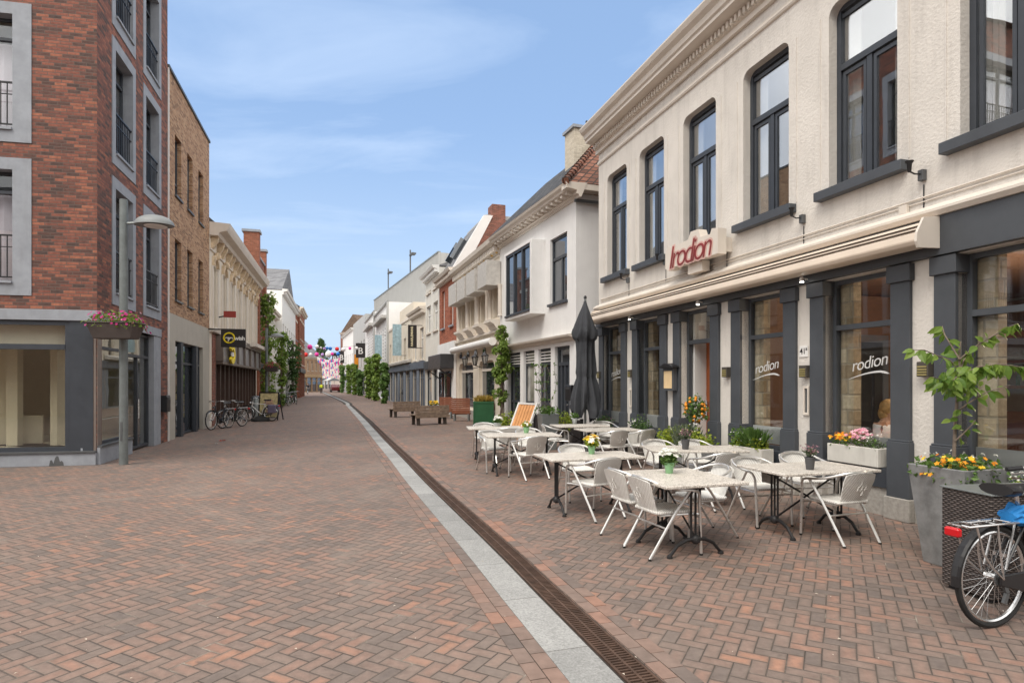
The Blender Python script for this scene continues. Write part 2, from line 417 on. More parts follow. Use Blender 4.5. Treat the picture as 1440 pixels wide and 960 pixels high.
def darkweave():
    t = NT('brown_rattan'); x, z = facevec(t)
    zz = t.M('DIVIDE', z, .017); row = t.M('FLOOR', zz)
    ph = t.M('MULTIPLY', row, math.pi)
    sx = t.M('SINE', t.M('ADD', t.M('MULTIPLY', x, 2*math.pi/.055), ph)); fz = t.M('SINE', t.M('MULTIPLY', t.M('FRACT', zz), math.pi))
    h = t.M('MULTIPLY', t.M('ADD', t.M('MULTIPLY', sx, .6), .7), fz)
    c = t.mix(h, (.018,.015,.014), (.13,.105,.095))
    c = t.scalecol(c, .8, 1.2, t.noise(12, 3))
    return t.done(c, .5, 0, t.bump(h, .8, .008), .4)
MAT['rattan'] = darkweave()
def speckle():
    t = NT('speckled_stone_top')
    a = t.n('ShaderNodeTexVoronoi', {'Scale': 90}); t.set(a.inputs['Vector'], t.obj())
    sp = t.n('ShaderNodeSeparateColor', {0: a.outputs['Color']}).outputs[0]
    c = t.ramp(sp, [(0,(.26,.23,.20)),(.2,(.48,.44,.39)),(.55,(.64,.59,.53)),(1,(.76,.72,.66))])
    c = t.scalecol(c, .88, 1.08, t.noise(3, 4))
    return t.done(c, .4, 0, None, .4)
MAT['speckle'] = speckle()
def slabmat():
    t = NT('grey_granite_slab')
    g = t.n('ShaderNodeNewGeometry').outputs['Random Per Island']
    c = t.ramp(t.noise(70, 4, .7), [(.3,(.20,.20,.193)),(.5,(.295,.293,.285)),(.7,(.40,.396,.384))])
    c = t.scalecol(c, .88, 1.1, g); c = t.scalecol(c, .86, 1.1, t.noise(2.4, 5, .65))
    return t.done(c, .7, 0, t.bump(t.noise(90, 3), .2, .004), .3)
MAT['slab'] = slabmat()

# ------------------------------------------------------------------ foliage
def leaf(mb, p, size, nrm=None, w=.55, fold=.15, dirv=None):
    d = Vector(dirv) if dirv else Vector((random.gauss(0,1), random.gauss(0,1), random.gauss(0,.8)))
    if d.length < 1e-4: d = Vector((1,0,0))
    d.normalize()
    n = Vector(nrm) if nrm else Vector((random.gauss(0,1), random.gauss(0,1), random.gauss(.5,1)))
    s = d.cross(n)
    if s.length < 1e-4: s = d.orthogonal()
    s.normalize(); n = s.cross(d)
    p = Vector(p); L = size
    a, b = p, p+d*L
    m1 = p+d*L*.45+s*L*w*.5+n*L*fold; m2 = p+d*L*.45-s*L*w*.5+n*L*fold
    k = len(mb.v)
    mb.v += [tuple(a), tuple(m1), tuple(b), tuple(m2)]
    mb.f += [(k,k+1,k+2), (k,k+2,k+3)]; mb.mi += [mb.m, mb.m]
def leaf2(mb, p, size, nrm, dirv, w=.5, fold=.12, droop=.25):
    d = Vector(dirv).normalized(); n = Vector(nrm); s = d.cross(n)
    if s.length < 1e-4: s = d.orthogonal()
    s.normalize(); n = s.cross(d); p = Vector(p); L = size; k = len(mb.v)
    prof = [(0,0),(.16,.30),(.38,.5),(.62,.42),(.84,.2),(1,0)]
    for q, ww in prof:
        c = p+d*L*q-n*L*droop*q*q
        mb.v.append(tuple(c)); mb.v.append(tuple(c+s*L*w*ww+n*L*fold*ww)); mb.v.append(tuple(c-s*L*w*ww+n*L*fold*ww))
    for i in range(5):
        a, b = k+i*3, k+i*3+3
        mb.f += [(a,a+1,b+1,b),(a,b,b+2,a+2)]; mb.mi += [mb.m, mb.m]
def blossom(mb, p, r, n=5, up=None):
    u = Vector(up) if up else Vector((random.gauss(0,.6), random.gauss(0,.6), 1))
    u.normalize(); a = u.orthogonal().normalized(); b = u.cross(a); p = Vector(p); k = len(mb.v)
    mb.v.append(tuple(p)); a0 = random.random()*6
    for i in range(n*2):
        t = a0+math.pi*i/n; rr = r if i % 2 == 0 else r*.62
        mb.v.append(tuple(p+(a*math.cos(t)+b*math.sin(t))*rr+u*r*.25))
    for i in range(n*2):
        mb.f.append((k, k+1+i, k+1+(i+1) % (n*2))); mb.mi.append(mb.m)
def blob_leaves(mb, c, rad, n, size, w=.55, shell=.55):
    c = Vector(c)
    for _ in range(n):
        v = Vector((random.gauss(0,1), random.gauss(0,1), random.gauss(0,1))).normalized()
        q = shell+(1-shell)*random.random()
        p = c+Vector((v.x*rad[0], v.y*rad[1], v.z*rad[2]))*q
        leaf(mb, p, size*random.uniform(.6,1.25), nrm=v+Vector((0,0,.4)), w=w)
# ------------------------------------------------------------------ facades
class Fac:
    """A street front: local x runs along it, y points out to the street, z up."""
    def __init__(s, P, vp, side, dirv=None):
        D = Vector(((vp-CX)/FOC, 1)) if dirv is None else Vector(dirv)
        D.normalize(); s.o = Vector((P[0], P[1]))
        s.d = D if side == 'R' else -D
        s.n = Vector((-s.d.y, s.d.x)); s.ang = math.atan2(s.d.y, s.d.x)
    def t(s, px, off=0):
        r = Vector(((px-CX)/FOC, 1)); return (off+s.o.dot(s.n))/r.dot(s.n)
    def u(s, px, off=0):
        t = s.t(px, off); return (Vector(((px-CX)/FOC*t, t))-s.o).dot(s.d)
    def z(s, px, py, off=0): return EYE+(HY-py)/FOC*s.t(px, off)
    def pt(s, u, off=0, z=0):
        p = s.o+s.d*u+s.n*off; return Vector((p.x, p.y, z))
    def root(s, name, label, cat='building', group=None, u=0, off=0, z=0):
        return thing(name, label, cat, s.pt(u, off, z), s.ang, group)
def wall_mb(mb, u0, u1, z0, z1, ops=(), rev=.18, y=0, depth=None, top=True):
    if u0 > u1: u0, u1 = u1, u0
    ops = [(min(o[0],o[1]), max(o[0],o[1]), o[2], o[3], (o[4] if len(o) > 4 else 0)) for o in ops]
    us = sorted({u0, u1, *[v for o in ops for v in o[:2] if u0 < v < u1]})
    zs = sorted({z0, z1, *[v for o in ops for v in o[2:4] if z0 < v < z1]})
    for i in range(len(us)-1):
        for j in range(len(zs)-1):
            a, b, c, d = us[i], us[i+1], zs[j], zs[j+1]; cu, cz = (a+b)/2, (c+d)/2
            if any(o[0] < cu < o[1] and o[2] < cz < o[3] for o in ops): continue
            mb.face((a,y,c),(b,y,c),(b,y,d),(a,y,d))
    for (a, b, c, d, r) in ops:
        yr = y-rev
        mb.face((a,y,c),(a,y,d-r),(a,yr,d-r),(a,yr,c)); mb.face((b,y,d-r),(b,y,c),(b,yr,c),(b,yr,d-r))
        mb.face((a+r,y,d),(b-r,y,d),(b-r,yr,d),(a+r,yr,d))
        if c > z0+.01: mb.face((a,y,c),(b,y,c),(b,yr,c),(a,yr,c))
        if r:
            for sgn, ux, uc in ((-1, a, a+r), (1, b, b-r)):
                arc = [(uc+sgn*r*math.cos(t*math.pi/12), d-r+r*math.sin(t*math.pi/12)) for t in range(7)]
                for k in range(6):
                    p, q = arc[k], arc[k+1]
                    mb.face((ux,y,d),(p[0],y,p[1]),(q[0],y,q[1]))
                    mb.face((p[0],y,p[1]),(q[0],y,q[1]),(q[0],yr,q[1]),(p[0],yr,p[1]))
    if depth:
        yb = y-depth
        mb.face((u0,y,z0),(u0,y,z1),(u0,yb,z1),(u0,yb,z0)); mb.face((u1,y,z1),(u1,y,z0),(u1,yb,z0),(u1,yb,z1))
        mb.face((u0,yb,z0),(u0,yb,z1),(u1,yb,z1),(u1,yb,z0))
        if top: mb.face((u0,y,z1),(u1,y,z1),(u1,yb,z1),(u0,yb,z1))
    return mb
def window(par, u0, u1, z0, z1, y, fm, gm, fw=.06, dep=.06, mull=(), trans=(), name='window', bars=None, r=0, pane=True):
    """a framed window; mull / trans are fractions of the width / height"""
    if u0 > u1: u0, u1 = u1, u0
    m = MB()
    m.box(u0, u0+fw, y-dep, y, z0, z1); m.box(u1-fw, u1, y-dep, y, z0, z1)
    m.box(u0+fw, u1-fw, y-dep, y, z1-fw, z1); m.box(u0+fw, u1-fw, y-dep, y, z0, z0+fw)
    if r:
        for sgn, uc, ux in ((-1, u0+fw*.6+r, u0), (1, u1-fw*.6-r, u1)):
            zc = z1-fw*.6-r
            arc = [(uc+sgn*r*math.cos(t*math.pi/12), zc+r*math.sin(t*math.pi/12)) for t in range(7)]
            poly = [(ux+(.004 if sgn < 0 else -.004), z1-.004)]+arc
            m.prismy(poly, y-dep+.004, y-.004)
    tz = []
    for t in trans:
        z = z0+(z1-z0)*t; tz.append(z)
        m.box(u0+fw, u1-fw, y-dep-.004, y+.012, z-fw*.6, z+fw*.6)
    for mu in mull:
        lo, hi = z0+fw, z1-fw
        if isinstance(mu, tuple):
            mu, k = mu
            if k == 'low' and tz: hi = tz[0]-fw*.6
            if k == 'high' and tz: lo = tz[-1]+fw*.6
        x = u0+(u1-u0)*mu; m.box(x-fw*.55, x+fw*.55, y-dep+.003, y-.003, lo, hi)
    f = m.build(name, fm, par)
    if pane:
        p = MB().box(u0+fw*.5, u1-fw*.5, y-dep*.62, y-dep*.5, z0+fw*.5, z1-fw*.5)
        p.build('pane', gm, f)
    return f
def profile(par, name, poly, u0, u1, m):
    return MB().prism(poly, min(u0,u1), max(u0,u1)).build(name, m, par)
def box_part(par, name, m, *b, bevel=0):
    return MB().box(*b).build(name, m, par, bevel=bevel)
def dentils(par, u0, u1, step, w, y0, y1, z0, z1, m, name='dentil_row'):
    mb = MB(); n = int(abs(u1-u0)/step); a = min(u0,u1)
    for i in range(n+1):
        x = a+i*step
        if x+w > max(u0,u1): break
        mb.box(x, x+w, y0, y1, z0, z1)
    return mb.build(name, m, par)

# ================================================================== RESTAURANT
def restaurant():
    f = Fac(G(1296,737), 473, 'R'); A = MAT
    root = f.root('restaurant_building', 'cream stuccoed two storey restaurant with dark grey pilasters on the right', 'building')
    U0, U1 = -3.6, 9.35
    wc = [8.27, 6.53, 4.67, 2.78, .88, -1.02, -2.9]
    ops = [(c-.55, c+.55, 4.45, 7.08, .16) for c in wc]
    bays = [(7.96,9.0),(6.09,7.11),(4.25,5.29),(2.31,3.36),(.39,1.49),(-1.55,-.45),(-3.35,-2.25)]
    for i, (a, b) in enumerate(bays): ops.append((a, b, .14 if i == 2 else .55, 3.17))
    wm = MB(); wall_mb(wm, U0, U1, 0, 8.0, ops, rev=.22)
    # shell behind the stucco front
    yb = -7.0
    wm.face((U0,0,0),(U0,0,8),(U0,yb,8),(U0,yb,0)); wm.face((U1,yb,0),(U1,yb,8),(U0,yb,8),(U0,yb,0))
    wm.build('wall', A['stucco'], root)
    sm = MB(); sm.face((U1,-.001,0),(U1,-.001,8),(U1,yb,8),(U1,yb,0)); sm.build('side_wall', A['darkbrick'], root)
    # roof behind the gutter
    rf = MB(); rf.prism([(.5,8.4),(-3.3,11.2),(-7.1,8.4),(-7.1,8.2),(.3,8.2)], U0, U1-.02); rf.build('roof', A['rooftile'], root)
    # cornice with dentils and the string moulding under it
    cz = 7.95
    c = profile(root, 'cornice', [(0,cz-.10),(.07,cz-.10),(.07,cz+.0),(.11,cz+.02),(.11,cz+.13),(.17,cz+.15),(.36,cz+.18),(.36,cz+.24),(.40,cz+.27),(.42,cz+.36),(.50,cz+.42),(.54,cz+.5),(.54,cz+.53),(0,cz+.53)], U0, U1+.06, A['trimcream'])
    dentils(c, U0, U1, .115, .06, .10, .17, cz+.02, cz+.125, A['trimcream'])
    profile(root, 'string_course', [(0,7.54),(.035,7.55),(.05,7.58),(.035,7.62),(.02,7.63),(.02,7.66),(0,7.67)], U0, U1, A['trimcream'])
    # upper windows: stucco surround, frame, two casements, sill
    sr = MB()
    for i, cc in enumerate(wc):
        a, b = cc-.55, cc+.55
        w = window(root, a, b, 4.45, 7.08, -.14, A['anthracite'], A['skyglass'], .075, .07, mull=((.5,'low'),), trans=(.665,), r=.09)
        cs = MB()
        for (x0, x1) in ((a+.1, cc-.06), (cc+.06, b-.1)):
            for q in ((x0, x0+.045, 4.53, 6.13), (x1-.045, x1, 4.53, 6.13), (x0+.045, x1-.045, 4.53, 4.585), (x0+.045, x1-.045, 6.075, 6.13)):
                cs.box(q[0], q[1], -.19, -.155, q[2], q[3])
        cs.box(a+.09, b-.09, -.185, -.15, 6.9, 6.96)
        cs.build('casement', A['anthracite'], w)
        box_part(w, 'sill', A['pilaster'], a-.16, b+.16, -.12, .13, 4.33, 4.46, bevel=.006)
        ct = MB()
        for s0, s1 in ((a+.06, a+.3), (b-.3, b-.06)):
            n = 7
            for k in range(n):
                x = s0+(s1-s0)*k/n; d = (.04 if k % 2 else 0)
                ct.face((x,-.27-d,4.5),(x+(s1-s0)/n,-.27-(.04-d),4.5),(x+(s1-s0)/n,-.27-(.04-d),7.0),(x,-.27-d,7.0))
        ct.build('curtain', A['curtain'], w, recalc=False)
        # plastered band round the opening, 12 mm proud
        z1 = 7.08
        for (x0, x1) in ((a-.17, a-.155), (b+.155, b+.17)): sr.box(x0, x1, 0, .012, 4.48, 7.0)
    sr.build('window_surround', A['stucco'], root)
    # ground floor
    up = [7.66+.15]
    for i, (a, b) in enumerate(bays):
        for (x0, x1) in ((a-.27, a), (b, b+.26)):
            p = MB()
            p.box(x0, x1, -.205, .05, .98, 2.96); p.box(x0-.025, x1+.025, -.2, .085, .28, .975); p.box(x0-.015, x1+.015, -.2, .075, .976, 1.0)
            p.box(x0-.03, x1+.03, -.2, .085, 2.96, 3.17)
            pl = p.build('pilaster', A['pilaster'], root, bevel=.006)
            box_part(pl, 'stone_foot', A['granite'], x0-.045, x1+.045, -.2, .11, 0, .28, bevel=.008)
        if i == 2: continue
        w = window(root, a, b, .62, 3.17, -.13, A['pilaster'], A['sglass'], .06, .08, trans=(.735,), r=.13)
        fm = MB().box(a+.07, b-.07, -.175, -.17, .7, .985); fm.build('frosted_strip', A['frost'], w)
        box_part(w, 'sill', A['anthracite'], a+.004, b-.004, -.25, .04, .36, .615)
        box_part(w, 'stone_apron', A['granite'], a+.005, b-.005, -.2, .012, 0, .355)
        s = MB()
        for x0, x1 in ((b-.27, b+.22),): s.box(x0, x1, -.36, -.225, .1, 3.3)
        s.build('inner_stone', A['stonewall'], w)
    # entrance
    a, b = bays[2]
    d = window(root, a, b, .14, 3.17, -.13, A['pilaster'], A['sglass'], .07, .08, trans=(.79,), name='entrance', pane=False, r=.1)
    MB().box(a+.04, b-.04, -.18, -.175, 2.58, 3.13).build('pane', A['sglass'], d)
    dl = MB().box(a+.02, b-.02, -.56, -.51, .15, 2.6); dl.build('door_leaf', A['doorwood'], d, bevel=.004)
    MB().box(a+.16, b-.28, -.508, -.50, 1.02, 2.36).build('door_pane', A['dglass'], d)
    hb = MB(); hb.tube([(b-.2,-.46,.95),(b-.2,-.46,1.35)], .014); hb.box(b-.215, b-.185,-.51,-.46,.98,1.0); hb.box(b-.215, b-.185,-.51,-.46,1.3,1.32)
    hb.build('door_handle', A['chrome'], d)
    box_part(d, 'lobby_wall', A['whitepaint'], b-.12, b+.1, -.505, -.235, .14, 3.2)
    box_part(d, 'threshold', A['bluestone'], a+.003, b-.003, -.9, .16, .0, .135, bevel=.006)
    # fascia, cornice strip
    box_part(root, 'fascia', A['pilaster'], U0, U1-.005, 0, .10, 3.185, 3.635)
    profile(root, 'fascia_cornice', [(0,3.64),(.13,3.64),(.17,3.69),(.17,3.72),(.06,3.79),(0,3.81)], U0, U1, A['trimcream'])
    cb = MB(); cb.tube([(9.2,.02,3.93),(-3.5,.02,3.93)], .011, 6); cb.tube([(9.2,.015,3.88),(-3.5,.015,3.88)], .007, 6)
    cb.build('cable_run', A['trimcream'], root)
    # plinth of piers
    pm = MB(); xs = sorted([v for q in bays for v in (q[0]-.32, q[1]+.31)])
    xs = [U0]+xs+[U1]
    for k in range(0, len(xs)-1, 2):
        if xs[k+1]-xs[k] > .05: pm.box(xs[k], xs[k+1], 0, .022, 0, .3)
    pm.build('plinth', A['granite'], root)
    # rooms: dining room below, pale rooms above
    rm = MB(); y0, y1 = -.63, -6.6
    rm.face((U0+.05,y1,.1),(U1-.05,y1,.1),(U1-.05,y1,3.4),(U0+.05,y1,3.4))
    for x in (U0+.05, U1-.05): rm.face((x,y0,.1),(x,y1,.1),(x,y1,3.4),(x,y0,3.4))
    rm.face((U0+.05,-.2,3.45),(U1-.05,-.2,3.45),(U1-.05,y1,3.45),(U0+.05,y1,3.45))
    rm.build('dining_room', A['room'], root, recalc=False)
    fl = MB(); fl.face((U0+.05,-.2,.12),(U1-.05,-.2,.12),(U1-.05,y1,.12),(U0+.05,y1,.12)); fl.build('dining_floor', A['roomfloor'], root, recalc=False)
    pt = MB(); pt.box(3.75,3.9,-4.2,-.9,.12,3.4); pt.box(2.0,2.9,-4.3,-4.2,.12,3.4); pt.build('partition', A['room'], root)
    df = MB(); df.box(3.70,3.749,-2.55,-2.42,.12,2.5); df.box(3.70,3.749,-3.62,-3.49,.12,2.5); df.box(3.70,3.749,-3.62,-2.42,2.5,2.64); df.build('reflection_frame', A['bluegrey'], root)  # solid frame built to imitate a reflection in the window pane
    MB().box(3.72,3.748,-3.489,-2.551,.13,2.499).build('reflection_panel', A['anthracite'], root)  # dark panel within it, imitating the same reflection
    bk = MB(); bk.box(-3.4,3.4,-6.35,-6.0,.12,1.15); bk.box(-3.4,3.4,-6.5,-6.1,1.6,1.66); bk.box(-3.4,3.4,-6.5,-6.1,2.1,2.16); bk.build('bar_counter', A['doorwood'], root)
    bt = MB()
    for k in range(44): x = -3.3+k*.15; bt.lathe([(.035,0),(.035,.17),(.013,.22),(.013,.28)], (x,-6.3,1.661 if k % 3 else 2.161), 8)
    bt.build('bottle_row', A['greenpaint'], root)
    uf = MB(); uf.box(U0+.05,U1-.05,-6.6,-.24,3.82,3.9)
    for x in (7.4, 5.6, 3.7, 1.8, -.1, -2.0): uf.box(x-.06, x+.06, -5, -.3, 3.9, 7.9)
    uf.box(U0+.05,U1-.05,-5.1,-5.0,3.9,7.9); uf.box(U0+.05,U1-.05,-6.6,-.24,7.85,7.92)
    uf.build('upper_rooms', A['roompale'], root)
    for x in ((f.u(863,-.168)+f.u(875,-.168))/2+.1, (f.u(1070,-.168)+f.u(1103,-.168))/2+.15, (f.u(1202,-.168)+f.u(1251,-.168))/2+.05):
        M = Matrix.Translation((x, -.168, 1.98)) @ Matrix.Rotation(math.pi,4,'Z') @ Matrix.Rotation(math.pi/2,4,'X') @ Matrix.Rotation(RR(9),4,'Z')
        text_mesh('window_lettering', 'rodion', A['letter'], root, M, .235, .0015, .30, .92, bev=-.001)
        sw = MB(); pts = []
        for k in range(15):
            q = k/14; xx = x+.33-.66*q; zz = 1.76+.10*math.sin(q*math.pi*.62)-.03*max(0,q-.8)*4; pts.append((xx, -.168, zz, .003+.014*q if q < .92 else .016*(1-q)/.08))
        for k in range(14):
            p, q = pts[k], pts[k+1]
            sw.face((p[0],p[1],p[2]-p[3]),(q[0],q[1],q[2]-q[3]),(q[0],q[1],q[2]+q[3]),(p[0],p[1],p[2]+p[3]))
        sw.build('window_swoosh', A['letter'], root, recalc=False)
    return f
MAT['letter'] = surf('white_vinyl_letters', (.66,.67,.67), .5, var=.03)
RF = restaurant()

def restaurant_fittings():
    f, A = RF, MAT
    # awning cassette
    r = f.root('awning', 'long cream retracted awning cassette above the restaurant windows', 'awning', z=0)
    c = MB(); c.prism([(.105,3.30),(.28,3.27),(.40,3.29),(.43,3.34),(.41,3.42),(.36,3.50),(.30,3.56),(.105,3.60)], -.28, 9.02)
    c.build('cassette', A['awn'], r, bevel=.01)
    g = MB(); g.box(-.26, 9.0, .385, .412, 3.452, 3.462); g.box(-.26, 9.0, .33, .378, 3.502, 3.512); g.build('slot', A['awnstripe'], r)
    e = MB()
    for x in (-.30, 9.02): MB().prism([(.104,3.26),(.42,3.25),(.45,3.32),(.44,3.42),(.34,3.6),(.104,3.63)], x-.012, x+.018).build('end_cap', A['trimcream'], r)
    # illuminated-type sign over the awning
    s = f.root('restaurant_sign', 'cream box letter sign with red italic Irodion lettering above the awning', 'sign')
    x0, x1 = f.u(1012, .3), f.u(938, .3)
    bz = MB()
    # stepped silhouette behind the letters
    L = x1-x0
    shp = [(0,4.34),(0,4.04),(.05,3.98),(.16,3.98),(.2,4.02),(.42,4.0),(.62,4.0),(.86,3.99),(1,3.99),(1,4.44),(.9,4.47),(.87,4.38),(.70,4.40),(.66,4.56),(.52,4.57),(.47,4.44),(.12,4.42),(.05,4.46)]
    poly = [(x1-L*q, zz) for q, zz in shp]
    bz.prismy(poly, .16, .34); bz.build('letter_box', A['trimcream'], s)
    M = Matrix.Translation(((x0+x1)/2+.02, .343, 4.19)) @ Matrix.Rotation(math.pi,4,'Z') @ Matrix.Rotation(math.pi/2,4,'X')
    text_mesh('sign_face', 'Irodion', A['signpink'], s, M, .63, .001, .26, .78, bev=.028)
    M2 = Matrix.Translation(((x0+x1)/2+.02, .349, 4.19)) @ Matrix.Rotation(math.pi,4,'Z') @ Matrix.Rotation(math.pi/2,4,'X')
    text_mesh('sign_lettering', 'Irodion', A['signred'], s, M2, .63, .004, .26, .78, bev=-.007)
    bk = MB(); xm = (x0+x1)/2-.02; bk.box(xm-.27, xm+.2, .1, .26, 3.80, 3.99)
    for xx in (x1-.08, x0+.08): MB().box(xx-.02,xx+.02,.002,.159,4.05,4.3).build('bracket', A['trimcream'], s)
    bk.build('bracket_box', A['trimcream'], s)
    # flood lamps on the wall
    lm = MB(); lm.box(-.05,.05,.002,.09,-.12,.06)
    spots = [(885,392),(937,366),(1023,341),(1131,305),(1300,243)]
    base = None
    lab = ['black wall floodlight at the far left end of the restaurant front', 'black wall floodlight just left of the red lettered sign', 'black wall floodlight just right of the red lettered sign', 'black wall floodlight between the fourth and fifth upper windows', 'black wall floodlight between the two nearest upper windows']
    for i, (px, py) in enumerate(spots):
        u = f.u(px); z = f.z(px, py)
        if base is None:
            base = f.root('flood_lamp', lab[i], 'wall lamp', 'floodlights along the restaurant wall', u, 0, z)
            MB().box(-.035,.035,.002,.07,-.10,.03).build('control_box', A['galvdark'], base, bevel=.005)
            h = MB(); h.tube([(0,.06,-.02),(0,.15,-.03),(0.02,.2,.0)], .010, 6)
            h.lathe([(.012,-.06),(.022,-.045),(.028,.04),(.046,.065),(.048,.075),(.03,.075)], (.02,.21,.05), 12)
            h.build('lamp_head', A['black'], base, smooth=True)
            MB().tube([(0,.01,-.14),(0,.012,-.46)], .007, 5).build('cable', A['black'], base)
        else:
            dup(base, f.pt(u,0,z), f.ang, lab[i])
    # small downlights under the awning
    b2 = None
    lb = ['small lit white downlight under the awning near its left end', 'small lit white downlight under the awning over the entrance', 'small lit white downlight under the awning right of the doorway window']
    for i, (px, py) in enumerate([(884,447),(980,428),(1126,398)]):
        u = f.u(px, .22)
        if b2 is None:
            b2 = f.root('downlight', lb[i], 'lamp', 'downlights under the awning', u, 0, 3.27)
            h = MB(); h.lathe([(.025,-.075),(.036,-.06),(.032,-.02),(.015,0)], (0,.2,0), 12); h.tube([(0,.2,-.02),(0,.1,-.03)], .012, 6)
            h.build('housing', A['whitepaint'], b2, smooth=True)
            MB().lathe([(.002,-.082),(.026,-.081),(.026,-.073)], (0,.2,0), 12).build('bulb', emit('lamp_white', (1,.95,.85), 12), b2)
        else: dup(b2, f.pt(u,0,3.27), f.ang, lb[i])
    # box lamps on the piers
    b3 = None
    px3 = [(843,527),(887,525),(1021.5,523),(1132,522),(1301,519)]
    lb3 = ['small louvred box lamp on the left corner of the restaurant', 'small louvred box lamp between the first two restaurant windows', 'small louvred box lamp on the pier right of the entrance', 'small louvred box lamp under the house number plate', 'small louvred box lamp on the pier behind the young tree']
    for i, (px, py) in enumerate(px3):
        u, z = f.u(px, .05), f.z(px, py, .05)
        if b3 is None:
            b3 = f.root('box_lamp', lb3[i], 'wall lamp', 'box lamps on the restaurant piers', u, 0, z)
            MB().box(-.075,.075,.002,.10,-.09,.09).build('housing', A['boxlamp'], b3, bevel=.006)
            l = MB()
            for k in range(4): l.box(-.06,.06,.101,.108,-.075+k*.032,-.057+k*.032)
            l.build('louvre', A['boxyel'], b3)
        else: dup(b3, f.pt(u,0,z), f.ang, lb3[i])
    # menu case
    u, z = f.u(939, .16), f.z(939, 531, .16)
    mroot = f.root('menu_case', 'dark framed menu case with little roof and blank pale panel left of the entrance', 'menu case', None, u, .055, z)
    m = MB(); m.box(-.2,.2,0,.10,-.27,.2); m.build('case', A['pilaster'], mroot, bevel=.006)
    MB().box(-.155,.155,.101,.106,-.22,.14).build('menu_sheet', A['menup'], mroot)
    rfm = MB(); rfm.prismy([(-.28,.20),(.28,.20),(.27,.235),(.05,.30),(-.05,.30),(-.27,.235)], 0, .17); rfm.build('case_roof', A['black'], mroot, bevel=.006)
    # number plate
    u, z = f.u(1131), f.z(1131, 494)
    n = f.root('house_number', 'white house number plate 41a on the restaurant pier', 'number plate', None, u, 0, z)
    MB().box(-.085,.085,.004,.014,-.085,.085).build('plate', A['whitepaint'], n, bevel=.003)
    M = Matrix.Translation((0,.015,0)) @ Matrix.Rotation(math.pi,4,'Z') @ Matrix.Rotation(math.pi/2,4,'X')
    text_mesh('digits', '41\u00aa', A['black'], n, M, .13, .001, 0, .9, bev=.001)
    # letter slot
    u, z = f.u(1135), f.z(1135, 563)
    ls = f.root('letter_slot', 'tall narrow cream letter slot frame below the house number', 'letter slot', None, u, 0, z)
    q = MB(); q.box(-.055,-.03,.004,.03,-.22,.22); q.box(.03,.055,.004,.03,-.22,.22); q.box(-.03,.03,.004,.03,.18,.22); q.box(-.03,.03,.004,.03,-.22,-.18); q.build('frame', A['trimcream'], ls, bevel=.004)
    MB().box(-.03,.03,.003,.008,-.18,.18).build('flap', A['galvdark'], ls)
    ls2 = dup(ls, f.pt(f.u(888),0,1.35), f.ang, 'tall narrow cream letter slot frame between the two leftmost restaurant windows')
    # junction box
    u, z = f.u(1274), f.z(1274, 296)
    jb = f.root('junction_box', 'small cream junction box on the wall above the awning end', 'junction box', None, u, 0, z)
    MB().box(-.055,.055,.002,.06,-.055,.055).build('box', A['trimcream'], jb, bevel=.006)
    MB().tube([(0,.02,-.055),(.01,.02,-.12),(.12,.02,-.3),(.14,.02,-.36)], .006, 5).build('cable', A['trimcream'], jb)
    # clamps along the cornice strip
    # ceiling lamps inside
    lb4 = ['warm pendant lamp with spread bulbs inside the nearest restaurant window', 'warm pendant lamp with spread bulbs inside the window with the woman']
    p0 = None
    for i, (u, y, z) in enumerate([(-1.05,-1.7,2.62),(.9,-1.9,2.45)]):
        if p0 is None:
            p0 = f.root('pendant_lamp', lb4[i], 'lamp', 'pendant lamps in the dining room', u, y, z)
            h = MB(); h.tube([(0,0,.3),(0,0,.83)], .008, 6); bl = MB()
            for k in range(8):
                a = k*math.pi/4; e = Vector((.28*math.cos(a), .28*math.sin(a), .02+.06*(k % 2)))
                h.tube([(0,0,.3), e*.6+Vector((0,0,.12)), e], .005, 5); bl.ball(e, .024, 1.2, 8, 6)
            h.build('arms', A['black'], p0); bl.build('bulbs', emit('bulb_warm', (1,.55,.2), 26), p0)
        else: dup(p0, f.pt(u,y,z), f.ang, lb4[i])
        li = bpy.data.lights.new('pendant_light', 'POINT'); li.energy = 42; li.color = (1,.82,.64); li.shadow_soft_size = .15
        lo = bpy.data.objects.new('pendant_light', li); COL.objects.link(lo); lo.location = f.pt(u,y,z-.1)
MAT['awn'] = surf('cream_awning_metal', (.66,.56,.46), .45, var=.06)
MAT['awnstripe'] = surf('awning_slot_dark', (.10,.07,.05), .6)
MAT['signpink'] = surf('pale_pink_sign_face', (.62,.40,.35), .5)
MAT['signred'] = surf('dark_red_sign_edge', (.24,.035,.035), .5)
MAT['galvdark'] = surf('dark_grey_metal', (.10,.105,.11), .5, .2)
MAT['boxlamp'] = surf('brown_lamp_housing', (.075,.066,.055), .5)
MAT['boxyel'] = surf('yellow_brown_louvre', (.32,.27,.11), .4)
MAT['menup'] = surf('menu_paper', (.70,.52,.30), .6, var=.1, vs=3)
restaurant_fittings()
